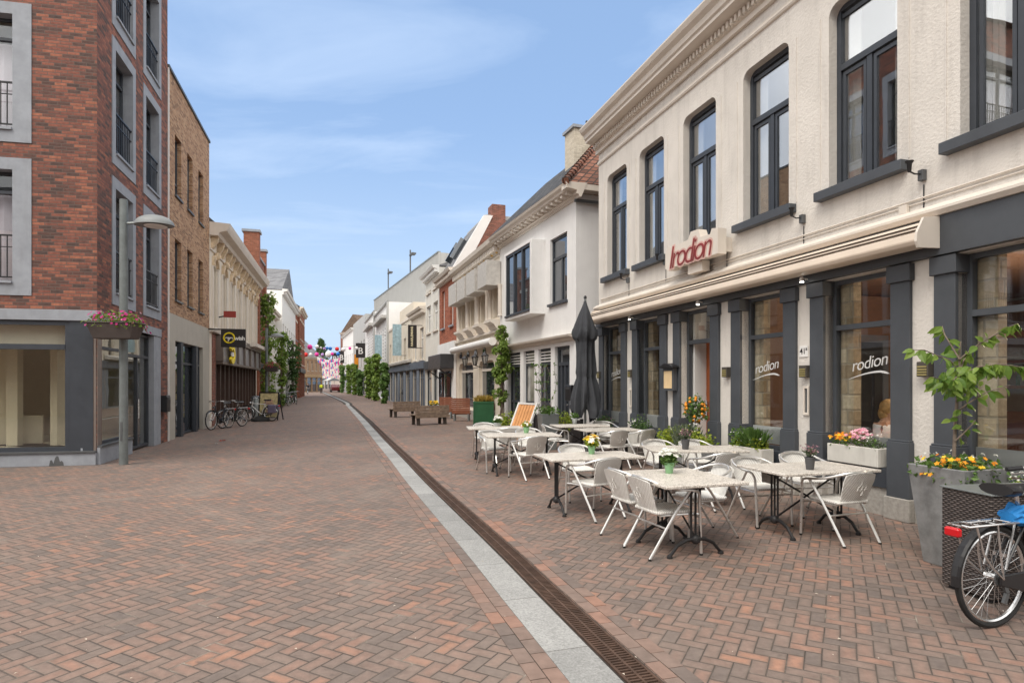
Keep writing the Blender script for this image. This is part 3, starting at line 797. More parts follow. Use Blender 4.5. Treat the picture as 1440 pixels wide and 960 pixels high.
# ================================================================== TERRACE FURNITURE
def make_chair():
    A = MAT
    t = thing('terrace_chair', 'x', 'chair')
    s = MB()
    pl = []
    for (cx, cy, a0) in ((.155,.175,0), (-.155,.175,90), (-.165,-.145,180), (.165,-.145,270)):
        for k in range(5):
            a = RR(a0+k*22.5); pl.append((cx+.06*math.cos(a), cy+.06*math.sin(a)))
    s.prismz(pl, .425, .452); s.build('seat', A['weave'], t, bevel=.009, seg=2)
    b = MB(); n, m = 10, 7; th = .012
    def P(i, j, o):
        a = -1+2*i/n; q = j/m
        w = .175+.045*q-.02*max(0, q-.8)*5*abs(a)
        x = w*a; z = .435+.335*q; y = -.165-.105*q-.045*(1-a*a)*(.3+.7*q)
        return (x, y-o, z-.03*a*a*q)
    vs = [P(i,j,0) for j in range(m+1) for i in range(n+1)]+[P(i,j,th) for j in range(m+1) for i in range(n+1)]
    N = (n+1)*(m+1); fs = []
    for j in range(m):
        for i in range(n):
            a = j*(n+1)+i; fs.append((a,a+1,a+n+2,a+n+1)); fs.append((N+a,N+a+n+1,N+a+n+2,N+a+1))
    for j in range(m):
        for i in (0, n):
            a = j*(n+1)+i; fs.append((a,a+n+1,N+a+n+1,N+a))
    for i in range(n):
        for j in (0, m):
            a = j*(n+1)+i; fs.append((a,a+1,N+a+1,N+a))
    b.add(vs, fs); back = b.build('backrest', A['weave'], t, smooth=True)
    mo = MB()
    for (dx, dz) in ((0,0),(.05,0),(-.05,0),(0,.05),(0,-.05)):
        mo.bar((dx-.018,-.286,.60+dz-.024),(dx+.018,-.286,.60+dz+.024),.005,.004); mo.bar((dx+.018,-.287,.60+dz-.024),(dx-.018,-.287,.60+dz+.024),.005,.004)
    mo.build('diamond_weave', A['weave'], back)
    half = [(.25,.262,.56),(.258,.258,.60),(.268,.235,.638),(.273,.18,.655),(.275,.05,.668),(.272,-.06,.688),(.255,-.155,.717),(.205,-.225,.747),(.11,-.272,.767)]
    h = MB(); h.tube(half+[(0,-.29,.774)]+[(-x,y,z) for x,y,z in half[::-1]], .0135, 8)
    h.build('arm_hoop', A['alu'], t, smooth=True)
    for sx in (-1, 1):
        l = MB(); l.tube([(sx*.25,.262,.565),(sx*.247,.272,.4),(sx*.24,.292,.012)], .0145, 8); lo = l.build('leg', A['alu'], t, smooth=True)
        MB().lathe([(.016,0),(.016,.02)], (sx*.24,.292,0), 8).build('foot_cap', A['rubber'], lo)
        l = MB(); l.tube([(sx*.272,.14,.655),(sx*.262,-.02,.44),(sx*.245,-.295,.012)], .0145, 8); lo = l.build('leg', A['alu'], t, smooth=True)
        MB().lathe([(.016,0),(.016,.02)], (sx*.245,-.295,0), 8).build('foot_cap', A['rubber'], lo)
    f = MB()
    for sx in (-1, 1): f.tube([(sx*.245,.272,.412),(sx*.215,.2,.412),(sx*.2,-.15,.412),(sx*.17,-.2,.44)], .011, 6)
    f.tube([(-.247,.275,.38),(.247,.275,.38)], .010, 6); f.tube([(-.253,-.13,.30),(.253,-.13,.30)], .010, 6)
    f.build('seat_frame', A['alu'], t, smooth=True)
    return t
def table(cx, cy, ang, L, W, label, h=.74):
    """stone topped table, long side along ang"""
    A = MAT
    t = thing('terrace_table', label, 'table', (cx,cy,0), RR(ang), 'stone topped terrace tables')
    MB().box(-L/2,L/2,-W/2,W/2,h-.03,h).build('tabletop', A['speckle'], t, bevel=.006)
    px = L/2-.2 if L > 1.15 else L/2-.22
    for s in (-1, 1):
        p = MB(); x = s*px
        for dy in (-.05, 0, .05): p.tube([(x,dy,.17),(x,dy,h-.06)], .0115, 8)
        p.lathe([(.02,.12),(.045,.14),(.05,.17),(.035,.2),(.02,.21)], (x,0,0), 10)
        p.box(x-.03,x+.03,-.085,.085,h-.08,h-.031); p.box(x-.02,x+.02,-.26,.26,h-.045,h-.0305)
        for sy in (-1, 1):
            p.tube([(x,0,.17),(x,sy*.1,.165),(x,sy*.2,.12),(x,sy*.265,.045),(x,sy*.29,.022)], [.024,.02,.017,.016,.018], 8)
            p.lathe([(.028,0),(.03,.012),(.018,.035)], (x,sy*.29,0), 8)
        p.build('pedestal', A['iron'], t, smooth=True)
    b = MB()
    b.bar((-px,.0,.18),(px,.0,h-.09),.008,.02); b.bar((px,.012,.18),(-px,.012,h-.09),.008,.02)
    b.build('cross_brace', A['iron'], t)
    return t
TABLES = {
 'near':  (1.72,6.26,107,1.06,.92,'nearest square stone topped table with white flowers on it'),
 'right': (3.39,6.95,16,1.28,.82,'nearest right stone topped table with a grey pot of heather'),
 'mid':   (1.03,8.12,16,1.32,.74,'stone topped table with a mint pot of yellow and white flowers'),
 'door':  (2.70,9.0,0,1.38,.78,'stone topped table in front of the entrance with a grey heather pot'),
 'left':  (.17,11.45,10,1.40,.8,'stone topped table with a mint pot of lime green flowers'),
 'far':   (-.38,13.3,8,1.2,.8,'farthest left stone topped table with white flowers near the leaning wooden frame'),
 'pole':  (1.55,13.95,12,1.2,.8,'stone topped table beside the closed parasol with a small green plant'),
 'wall':  (2.02,12.75,14,1.25,.75,'bare stone topped table in front of the second restaurant window'),
}
for k, (x, y, a, L, W, lab) in TABLES.items(): table(x, y, a, L, W, lab)
CH = [
 (1.52,6.12,19,'nearest aluminium wicker chair on the left of the nearest table'),
 (1.36,6.65,21,'aluminium wicker chair just behind the nearest chair at the nearest table'),
 (2.14,6.83,193,'aluminium wicker chair at the right side of the nearest table, facing its white flowers'),
 (3.03,7.42,-75,'aluminium wicker chair at the left back corner of the right hand table'),
 (3.86,7.95,-80,'aluminium wicker chair behind the right hand table by the white planter'),
 (3.57,6.60,109,'nearest right aluminium wicker chair seen from behind in front of the flower box window'),
 (2.40,9.75,-78,'aluminium wicker chair behind the entrance table on its left'),
 (3.03,9.78,-70,'aluminium wicker chair behind the entrance table on its right'),
 (2.80,8.34,112,'aluminium wicker chair tucked under the near side of the entrance table'),
 (1.06,7.74,124,'aluminium wicker chair on the near side of the table with yellow and white flowers'),
 (.98,8.95,-75,'aluminium wicker chair behind the table with yellow and white flowers'),
 (2.0,12.15,118,'left of two aluminium wicker chairs seen from behind at the bare stone table'),
 (2.62,12.45,125,'right of two aluminium wicker chairs seen from behind at the bare stone table'),
 (.98,13.75,5,'aluminium wicker chair in profile left of the parasol table'),
 (2.25,14.6,-80,'aluminium wicker chair behind the parasol table near the restaurant corner'),
 (.30,10.85,122,'aluminium wicker chair on the near side of the table with lime green flowers'),
 (-.36,11.75,-68,'aluminium wicker chair at the left end of the table with lime green flowers'),
 (.36,12.35,-75,'aluminium wicker chair behind the table with lime green flowers'),
 (-.62,14.0,-78,'farthest aluminium wicker chair behind the table with white flowers'),
 (-.12,12.85,100,'aluminium wicker chair on the near side of the farthest left table'),
]
ch0 = make_chair()
for i, (x, y, a, lab) in enumerate(CH):
    rz = RR(a-90)
    if i == 0:
        ch0.location = (x,y,0); ch0.rotation_euler = (0,0,rz); tag(ch0, lab, 'chair', 'aluminium wicker terrace chairs')
    else: dup(ch0, (x,y,0), rz, lab)

def flowerpot(px, py, z, label, potm, kind, Yf=None, r=.052, h=.115, loc=None):
    A = MAT
    if loc is None:
        Y = FOC*(EYE-z)/(py-HY); loc = ((px-CX)/FOC*Y, Y, z)
    t = thing('flower_pot', label, 'flower pot', loc, random.random()*6, 'small flower pots on the terrace tables')
    MB().lathe([(r*.7,0),(r*.74,.004),(r,h-.012),(r*1.06,h-.012),(r*1.06,h),(r*.9,h),(r*.88,h-.02)], (0,0,0), 16).build('pot', potm, t, smooth=True)
    lf, fl = MB(), MB(); names = []
    if kind in ('white','yw'):
        for _ in range(60):
            v = Vector((random.gauss(0,.5), random.gauss(0,.5), random.uniform(.2,1))).normalized()
            leaf(lf, Vector((0,0,h-.02)), random.uniform(.07,.13), dirv=v, w=.5)
        for _ in range(42 if kind == 'white' else 30):
            a = random.random()*6.28; q = random.random()**.5*(.10 if kind == 'white' else .12)
            p = (q*math.cos(a), q*math.sin(a), h+.03+.085*(1-(q/.12)**2)+random.uniform(0,.045)); fl.m = 1 if kind == 'yw' and random.random() < .6 else 0
            blossom(fl, p, random.uniform(.030,.046), 5, (p[0]*6, p[1]*6, .8))
        for _ in range(70):
            a = random.random()*6.28; q = random.random()**.5*.09; leaf(lf, (q*math.cos(a), q*math.sin(a), h+random.uniform(-.01,.075)), random.uniform(.04,.07), w=.6)
        pet = [A['fl_white'], A['fl_yellow']]
    elif kind == 'heather':
        for _ in range(120):
            v = Vector((random.gauss(0,.42), random.gauss(0,.42), 1)).normalized(); L = random.uniform(.08,.17)
            leaf(lf, Vector((0,0,h-.02))+v*random.uniform(.02,.1), .05, dirv=v+Vector((random.gauss(0,.5),random.gauss(0,.5),0)), w=.3)
            if random.random() < .7: blossom(fl, Vector((0,0,h-.02))+v*L, .011, 4)
        pet = [A['fl_mauve'], A['fl_pale']]
    elif kind == 'lime':
        for _ in range(90):
            v = Vector((random.gauss(0,.55), random.gauss(0,.55), random.uniform(.3,1))).normalized()
            leaf(lf, Vector((0,0,h-.01))+v*random.uniform(0,.09), .06, dirv=v, w=.6)
        for _ in range(12):
            v = Vector((random.gauss(0,.6), random.gauss(0,.6), random.uniform(.4,1))).normalized(); blossom(fl, Vector((0,0,h))+v*.12, .024, 5, v)
        pet = [A['fl_white'], A['fl_yellow']]
    else:
        for _ in range(70):
            v = Vector((random.gauss(0,.5), random.gauss(0,.5), random.uniform(.4,1))).normalized(); leaf(lf, Vector((0,0,h-.01))+v*random.uniform(0,.1), .075, dirv=v, w=.35)
        pet = None
    lm = {'white':'leaf_mid','yw':'leaf_lime','heather':'leaf_grey','lime':'leaf_lime','plain':'leaf_mid'}[kind]
    lf.build('foliage', A[lm], t, recalc=False)
    if pet and fl.v: fl.build('blossoms', pet, t, recalc=False)
    MB().lathe([(.001,h-.02),(r*.87,h-.018),(r*.87,h-.025)], (0,0,0), 12).build('soil', A['soil'], t)
    return t
MAT['mint'] = surf('mint_green_pot', (.24,.46,.24), .4, var=.06)
MAT['greypot'] = surf('dark_grey_pot', (.085,.085,.09), .6)
MAT['tin'] = surf('pale_grey_pot', (.42,.45,.45), .5)
flowerpot(941,665,.74,'mint green pot of white flowers on the nearest table',MAT['mint'],'white')
flowerpot(1139,660,.74,'dark grey pot of heather on the nearest right table',MAT['greypot'],'heather', r=.055, h=.14)
flowerpot(832,638,.74,'mint green pot of yellow and white flowers on the table left of the nearest',MAT['mint'],'yw')
flowerpot(964,631.5,.74,'dark grey pot of heather on the table before the entrance',MAT['greypot'],'heather', r=.06, h=.15)
flowerpot(740,608.5,.74,'mint green pot of lime flowers on the left table',MAT['mint'],'lime', r=.06)
flowerpot(808,595.5,.74,'pale pot with a plain green plant on the table beside the parasol',MAT['tin'],'plain', r=.065, h=.13)
flowerpot(700,599,.74,'low pale pot of white flowers on the farthest left table',MAT['tin'],'white', r=.09, h=.08)

# ---------------- planters along the restaurant
def flower_trough(f, u0, u1, y0, y1, z0, z1, label, spec, boxm, cat='planter', name='flower_trough', group='white flower troughs along the restaurant'):
    A = MAT
    u0, u1 = min(u0,u1), max(u0,u1)
    um = (u0+u1)/2; ym = (y0+y1)/2
    t = f.root(name, label, cat, group, um, ym, z0)
    L, W, Hh = (u1-u0)/2, (y1-y0)/2, z1-z0
    b = MB(); e = .03
    b.box(-L,L,-W,-W+e,0,Hh); b.box(-L,L,W-e,W,0,Hh); b.box(-L,-L+e,-W+e,W-e,0,Hh); b.box(L-e,L,-W+e,W-e,0,Hh); b.box(-L+e,L-e,-W+e,W-e,0,.03)
    b.build('box', boxm, t, bevel=.006)
    MB().box(-L+e+.001,L-e-.001,-W+e+.001,W-e-.001,.031,Hh-.04).build('soil', A['soil'], t)
    for (nm, a, c, mm, n, size, hgt, kind) in spec:
        g = MB()
        for _ in range(n):
            x = -L+.03+(2*L-.06)*random.uniform(a, c); y = random.uniform(-W+.02, W-.02)
            if kind == 'tuft':
                v = Vector((random.gauss(0,.32), random.gauss(0,.32), 1)).normalized(); leaf(g, (x*.8+ .2*(-L+2*L*(a+c)/2),y*.5,Hh-.05), hgt*random.uniform(.7,1.1), dirv=v, w=.05)
            elif kind == 'flower':
                zz = Hh+hgt*(.45+.65*random.random()); blossom(g, (x, y*1.25+W*.15, zz), size*random.uniform(.7,1.2), 5, (random.gauss(0,.4), .5+random.gauss(0,.4), .8))
            else:
                q = random.random(); bulge = math.sin(math.pi*min(1,max(0,(x+L)/(2*L))))*.3+.8
                leaf(g, (x, y*1.15, Hh-.04+hgt*q*bulge*random.uniform(.7,1.2)), size*random.uniform(.6,1.3), w=.6)
        if g.v: g.build(nm, A[mm], t, recalc=False)
    return t
f = RF
zz0 = .616
WB = MAT['whitebox']
flower_trough(f, .52, 1.36, -.10, .10, .616, .86, 'white trough of orange and pink flowers on the sill below the woman', [('foliage',0,1,'leaf_mid',260,.05,.13,'leaf'),('silver_foliage',0,.35,'leaf_grey',170,.04,.16,'leaf'),('orange_blossoms',.62,1,'fl_orange',46,.026,.14,'flower'),('yellow_blossoms',.6,.95,'fl_yellow',26,.024,.12,'flower'),('pink_blossoms',.28,.62,'fl_pale',40,.034,.2,'flower'),('white_blossoms',.1,.5,'fl_white',34,.016,.18,'flower')], WB)
flower_trough(f, 2.42, 3.26, .12, .36, .30, .66, 'white trough of lavender green tuft and lime bedding right of the entrance', [('foliage',.5,1,'leaf_mid',520,.06,.30,'leaf'),('lime_foliage',0,1,'leaf_lime',520,.055,.2,'leaf'),('grass_tuft',.15,.6,'leaf_mid',420,.2,.36,'tuft'),('white_blossoms',.1,1,'fl_white',40,.016,.2,'flower')], WB)
flower_trough(f, 6.2, 7.0, .1, .36, .28, .64, 'white trough of dark green plants under the second restaurant window', [('foliage',0,1,'leaf_dark',300,.055,.24,'leaf'),('green_foliage',.3,.8,'leaf_mid',160,.05,.32,'leaf'),('white_blossoms',.5,1,'fl_white',26,.022,.22,'flower')], WB)
flower_trough(f, 8.1, 8.9, .1, .36, .25, .6, 'white trough of mauve and green plants under the leftmost restaurant window', [('foliage',0,1,'leaf_dark',260,.06,.28,'leaf'),('mauve_foliage',0,.6,'fl_mauve',90,.03,.32,'leaf'),('green_foliage',.3,1,'leaf_mid',160,.06,.26,'leaf')], WB)
flower_trough(f, 3.55, 5.2, .35, .68, .0, .5, 'long low grey trough of lime green hedge beside the entrance', [('lime_foliage',0,1,'leaf_lime',1500,.075,.34,'leaf'),('grey_tuft',.3,.6,'leaf_grey',300,.2,.5,'tuft'),('white_blossoms',.25,.6,'fl_white',40,.016,.42,'flower')], MAT['concrete'], group=None)
for (px, lab) in ((0, 'x'),): pass
def potted_tree(loc, label, hgt, crown, lm, fruit=None, name='potted_shrub', cat='potted plant', n=420, size=.06, pot=(.16,.3)):
    A = MAT; t = thing(name, label, cat, loc)
    r, ph = pot
    MB().lathe([(r*.75,0),(r,ph),(r*.9,ph),(r*.88,ph-.03)], (0,0,0), 16).build('pot', A['concrete'], t, smooth=True)
    tr = MB(); tr.tube([(0,0,ph-.03),(.01,.01,hgt*.5),(0,0,hgt-crown)], [.02,.016,.012], 7)
    for _ in range(7):
        v = Vector((random.gauss(0,1),random.gauss(0,1),random.uniform(.1,1))).normalized(); tr.tube([(0,0,hgt-crown-.05),(v.x*crown*.4,v.y*crown*.4,hgt-crown+v.z*crown*.5),(v.x*crown*.8,v.y*crown*.8,hgt-crown+v.z*crown)], [.01,.007,.004], 5)
    tr.build('stem', A['bark'], t)
    g = MB(); blob_leaves(g, (0,0,hgt-crown*.8), (crown*.75,crown*.75,crown), n, size, shell=.3); g.build('foliage', A[lm], t, recalc=False)
    if fruit:
        fr = MB()
        for _ in range(30):
            v = Vector((random.gauss(0,1),random.gauss(0,1),random.gauss(-.1,.8))).normalized()*crown*.8; fr.ball((v.x*.8,v.y*.8,hgt-crown*.8+v.z), .028, 1.1, 8, 6)
        fr.build('fruit', A[fruit], t, smooth=True)
    return t
MAT['orangefruit'] = surf('orange_fruit', (.75,.27,.02), .5)
potted_tree(f.pt(4.45,.22), 'small citrus tree with orange fruit in front of the entrance', 1.45, .30, 'leaf_mid', 'orangefruit', 'citrus_tree', 'citrus tree', 360, .075, (.15,.3))

# big grey planter with the young cherry tree
def tapered_planter(name, label, loc, rz, wt, wb, h, mat):
    t = thing(name, label, 'planter', loc, rz)
    a, b = wt/2, wb/2; e = .035
    p = MB()
    o = [(-1,-1),(1,-1),(1,1),(-1,1)]
    vs = [(x*b,y*b,0) for x,y in o]+[(x*a,y*a,h) for x,y in o]+[(x*(a-e),y*(a-e),h) for x,y in o]+[(x*(a-e),y*(a-e),h-.07) for x,y in o]
    fs = [(0,3,2,1)]
    for k in range(4):
        l = (k+1) % 4
        fs += [(k,l,4+l,4+k),(4+k,4+l,8+l,8+k),(8+k,8+l,12+l,12+k)]
    p.add(vs, fs); p.build('pot', mat, t, bevel=.006)
    MB().box(-(a-e)+.002,(a-e)-.002,-(a-e)+.002,(a-e)-.002,h-.12,h-.065).build('soil', MAT['soil'], t)
    return t
g0 = Vector((4.17,5.66,0))
bp = tapered_planter('tall_planter', 'tall tapered grey stone planter with orange flowers beside the wicker screen', g0, -f.ang*0+RR(16), .56, .38, .93, MAT['concrete'])
fo, b1, b2, b3 = MB(), MB(), MB(), MB()
for _ in range(520):
    x, y = random.uniform(-.27,.27), random.uniform(-.27,.27); e = max(abs(x),abs(y))/.27
    leaf(fo, (x*1.1,y*1.1,.86+random.uniform(0,.16)-(e**3)*.08), random.uniform(.035,.075), w=.6)
for _ in range(60):
    a = random.uniform(2.4,5.4); q = random.uniform(.1,.31); p = (q*math.cos(a), q*math.sin(a), .93+random.uniform(-.1,.1)); blossom(b1 if random.random() < .6 else b2, p, random.uniform(.018,.032), 5, (p[0],p[1],.25))
for _ in range(24): blossom(b3, (random.uniform(-.1,.25),random.uniform(-.2,.25),1.0+random.uniform(0,.05)), .014, 5)
fo.build('foliage', MAT['leaf_mid'], bp, recalc=False); b1.build('orange_blossoms', MAT['fl_orange'], bp, recalc=False); b2.build('yellow_blossoms', MAT['fl_yellow'], bp, recalc=False); b3.build('white_blossoms', MAT['fl_white'], bp, recalc=False)
def cherry():
    t = thing('young_tree', 'slender young cherry tree with large drooping leaves growing in the tall grey planter', 'tree', g0+Vector((0,0,.86)))
    Y0 = g0.y; tr, lf = MB(), MB()
    def P(px, py, dy=0):
        w = at(px, py, Y0+dy); return w-Vector(t.location)
    trunk = [P(1341,655,0), P(1343,600,.02), P(1346,560,.0), P(1350,535,.02), P(1349,500,0.05), P(1351,480,.03)]
    tr.tube(trunk, [.017,.015,.013,.011,.008,.005], 8)
    brs = [([P(1348,520,0), P(1335,506,-.05), P(1318,500,-.12), P(1300,492,-.16), P(1283,492,-.2)], 9),
           ([P(1349,505,0), P(1338,486,.05), P(1328,470,.12), P(1325,458,.16)], 10),
           ([P(1350,505,.02), P(1370,488,.0), P(1395,473,-.05), P(1418,460,-.1), P(1430,455,-.14)], 20),
           ([P(1349,528,0), P(1375,516,-.1), P(1400,512,-.16), P(1425,514,-.2), P(1450,520,-.22)], 30),
           ([P(1349,530,0), P(1365,520,.2), P(1385,518,.34), P(1408,520,.42)], 20),
           ([P(1344,580,0), P(1360,568,-.1), P(1385,552,-.15), P(1420,541,-.2)], 5),
           ([P(1343,620,0), P(1352,612,-.04), P(1366,598,-.1), P(1372,590,-.12)], 3),
           ([P(1346,545,0), P(1330,535,-.1), P(1312,530,-.2)], 12),
           ([P(1347,540,0), P(1345,530,-.2), P(1340,535,-.32)], 14),
           ([P(1348,525,0), P(1356,505,.1), P(1362,495,.2)], 12)]
    for pts, n in brs:
        m = len(pts); tr.tube(pts, [.009-.006*i/(m-1) for i in range(m)], 6)
        for k in range(n):
            q = (k+.6)/n*(m-1); i = min(m-2, int(q)); p = pts[i].lerp(pts[i+1], q-i)
            if q < .4 and n > 12: continue
            s = random.uniform(.6,1.15)
            d = (pts[i+1]-pts[i]).normalized()*.5+Vector((random.gauss(0,.4), random.gauss(0,.4), -random.uniform(.3,1.1))); 
            if random.random() < .95: leaf2(lf, p, .12*random.uniform(.5,1.0), dirv=d+Vector((random.gauss(0,.5),random.gauss(0,.4),random.gauss(0,.3))), nrm=(random.gauss(0,.7),-.8+random.gauss(0,.5),random.gauss(.6,.4)))
            leaf2(lf, p, .125*s, dirv=d, nrm=(random.gauss(0,.7),-.8+random.gauss(0,.5),random.gauss(.6,.4)))
    for _ in range(120):
        c = P(1350+random.gauss(0,15), 538+random.gauss(0,10), random.gauss(0,.1))
        leaf2(lf, c, random.uniform(.07,.12), dirv=(random.gauss(0,.8),random.gauss(0,.6),-.7), nrm=(random.gauss(0,.7),-.7,.6))
    for (px, py) in ((1353,580),(1347,588),(1340,600),(1352,598),(1362,592),(1337,590),(1366,604)):
        leaf2(lf, P(px,py,-.02), .10, dirv=(random.choice((-1,1))*.8,-.2,-.15), nrm=(0,-.8,.7))
    tr.build('trunk', MAT['bark'], t, smooth=True); lf.build('crown', MAT['leaf_cherry'], t, recalc=False)
cherry()
# rattan screen box
def screen():
    A = MAT; p0, p1 = G(1328,829), G(1394,850)
    c = Vector((p1.x,p1.y,0)); dx = Vector((.985,.17,0)).normalized(); ang = math.atan2(dx.y, dx.x)
    t = thing('rattan_screen', 'dark brown woven rattan terrace counter with grey glass top behind the silver bicycle', 'rattan counter', c, ang)
    dl = (p0-p1); dep = .44
    MB().box(0,2.0,0,dep,.03,.83).build('body', A['rattan'], t, bevel=.008)
    b = MB()
    for x in (.06,1.0,1.92):
        for y in (.06,dep-.06): b.box(x-.025,x+.025,y-.025,y+.025,0,.03)
    b.build('feet', A['black'], t)
    tp = MB(); tp.box(-.01,2.01,-.01,dep+.01,.832,.846); tp.build('top_frame', A['galv'], t, bevel=.003)
    return t
screen()
w2 = flower_trough(f, -.75, -2.0, .12, .36, .3, .62, 'pale trough of white daisies under the nearest restaurant window', [('foliage',0,1,'leaf_mid',320,.045,.16,'leaf'),('lime_foliage',0,1,'leaf_lime',200,.04,.16,'leaf'),('white_blossoms',0,1,'fl_white',90,.016,.2,'flower')], WB)

# parasol
def parasol(loc, label, hgt, zb, rmax, pole_r=.03, seed=1):
    A = MAT; rnd = random.Random(seed)
    t = thing('closed_parasol', label, 'parasol', loc)
    p = MB(); p.tube([(0,0,.06),(0,0,hgt)], pole_r, 10); p.build('pole', A['galv'], t, smooth=True)
    b = MB(); b.box(-.3,.3,-.3,.3,0,.07); b.build('base', A['concrete'], t, bevel=.01)
    n, m = 64, 44; vs, fs = [], []
    prof = [(0,.05),(.05,.16),(.12,.38),(.22,.66),(.30,.84),(.335,.80),(.36,.60),(.45,.56),(.56,.60),(.64,.62),(.67,.54),(.72,.66),(.85,.86),(.95,.92),(1,.80)]
    def rad(q):
        for i in range(len(prof)-1):
            a, c = prof[i], prof[i+1]
            if a[0] <= q <= c[0]: k = (q-a[0])/(c[0]-a[0]); return a[1]+(c[1]-a[1])*k
        return prof[-1][1]
    ph = [rnd.uniform(0,6.28) for _ in range(6)]
    for j in range(m+1):
        q = j/m
        for k in range(n):
            a = 2*math.pi*k/n
            w = 1+.22*math.sin(8*a+ph[0]+2.2*q)*min(1,q*2.2)+.13*math.sin(13*a+ph[1]-5*q)*q+.10*math.sin(3*a+ph[2]+4*q)
            r = rmax*rad(q)*w
            z = hgt-.02-(hgt-zb)*q
            if q > .66: z += .16*math.sin(4*a+ph[3])*(q-.66)/.34*.9+.06*math.sin(9*a+ph[4])*(q-.66)/.34
            if .26 < q < .34: z += .10*math.sin(4*a+ph[5])
            vs.append((r*math.cos(a), r*math.sin(a), z))
    for j in range(m):
        for k in range(n):
            l = (k+1) % n; fs.append((j*n+k, j*n+l, (j+1)*n+l, (j+1)*n+k))
    c = MB(); c.add(vs, fs); cv = c.build('canopy', A['parasol'], t, smooth=True)
    s = MB(); zc = hgt-(hgt-zb)*.67; s.lathe([(rmax*.44,zc-.05),(rmax*.50,zc-.03),(rmax*.50,zc+.03),(rmax*.44,zc+.05)], (0,0,0), 24); s.build('strap', A['parasol'], t)
    MB().ball((0,0,hgt+.02), .04, 1.3, 10, 6).build('finial', A['black'], t)
    return t
parasol(at(823,HY+FOC*EYE/14.8,14.8), 'tall closed charcoal parasol standing by the restaurant corner', 3.78, .95, .34)
parasol(G(576,567), 'small closed dark parasol in front of the dark shop far down the right side', 2.95, .75, .62, seed=5)

# tapered grey planter by the white house and its climbing shrub
t = tapered_planter('square_planter', 'tall light grey planter with a trellis shrub before the white house', Vector((.93,15.6,0)), RR(14), .46, .34, .92, MAT['planter2'] if 'planter2' in MAT else MAT['galv'])
fo = MB(); blob_leaves(fo, (0,0,.98), (.34,.3,.16), 260, .085, shell=.2); fo.build('foliage', MAT['leaf_mid'], t, recalc=False)
st = MB(); lf = MB()
for k in range(7):
    x, y = random.gauss(0,.1), random.gauss(0,.08); pts = [(x,y,.85)]
    for j in range(6): pts.append((pts[-1][0]+random.gauss(.0,.07), pts[-1][1]+random.gauss(0,.05), pts[-1][2]+.22))
    st.tube(pts, .005, 5)
    for p in pts[1:]:
        for _ in range(4): leaf(lf, p, random.uniform(.05,.1), w=.5)
st.build('stem', MAT['bark'], t); lf.build('climbing_leaves', MAT['leaf_mid'], t, recalc=False)
potted_tree(Vector((1.42,16.0,0)), 'round yellow green shrub in a pot beside the light grey planter', .95, .32, 'leaf_lime', None, 'potted_shrub', 'potted plant', 300, .08, (.2,.35))
# folded slatted frame leaning back
def slat_frame():
    A = MAT; Y = 16.6; c = at(722,HY+FOC*EYE/Y,Y)
    t = thing('slatted_frame', 'folding A frame with orange wooden slats and grey white edges behind the left tables', 'slatted frame', c, RR(-58))
    L = 1.16; lean = .42
    def P(x, q, o=0): return (x, q*lean*L+o, q*L)
    fr = MB()
    for x in (-.45,.45): fr.bar(P(x,0), P(x,1), .06, .05, (0,1,0))
    for q in (.02,.98): fr.bar(P(-.45,q), P(.45,q), .05, .05)
    fr.build('edge_frame', A['whitepaint'], t)
    sl = MB()
    for k in range(6): x = -.36+k*.144; sl.bar(P(x,.02,.01), P(x,.97,.01), .115, .02, (0,1,0))
    sl.build('slats', A['orwood'], t)
    bk = MB()
    for x in (-.45,.45): bk.bar((x,.97,0.0), P(x,1,.04), .05, .06, (0,1,0))
    bk.bar((-.45,.9,.1),(.45,.9,.1),.05,.04); bk.build('back_frame', A['whitepaint'], t)
slat_frame()
# benches, green planter, wooden seat boxes
def bench(px0, py0, px1, py1, label):
    A = MAT; a, b = G(px0,py0), G(px1,py1); d = b-a; L = d.length; ang = math.atan2(d.y, d.x)
    t = thing('wooden_bench', label, 'bench', a, ang, 'weathered wooden street benches')
    bk = MB()
    for k in range(4): bk.obox((L/2,-.03+.012*k,.35+k*.128), (L/2+.05,0,0), (0,.022,0), (0,0,.059))
    bk.build('backrest', A['wood'], t, bevel=.006)
    s = MB()
    for k in range(4): s.box(-.05,L+.05,.07+k*.125,.18+k*.125,.40,.44)
    s.build('seat', A['wood'], t, bevel=.005)
    for x in (.12, L-.12):
        l = MB(); l.prism([(-.02,0),(.10,0),(.16,.33),(.10,.40),(.07,.74),(.03,.74),(.0,.28)], x-.05, x+.05); l.build('leg', A['blackwood'], t, bevel=.004)
        l = MB(); l.prism([(.46,0),(.56,0),(.56,.40),(.42,.40)], x-.05, x+.05); l.build('leg', A['blackwood'], t, bevel=.004)
    f2 = MB(); f2.box(.1,L-.1,.12,.5,.34,.395); f2.build('seat_frame', A['blackwood'], t)
MAT['blackwood'] = surf('dark_brown_frame', (.055,.043,.036), .7)
bench(554,587,590,585.5,'farther weathered wooden bench left of its twin on the pavement')
bench(585.5,598,630,596,'nearer weathered wooden bench in front of the red brown seats')
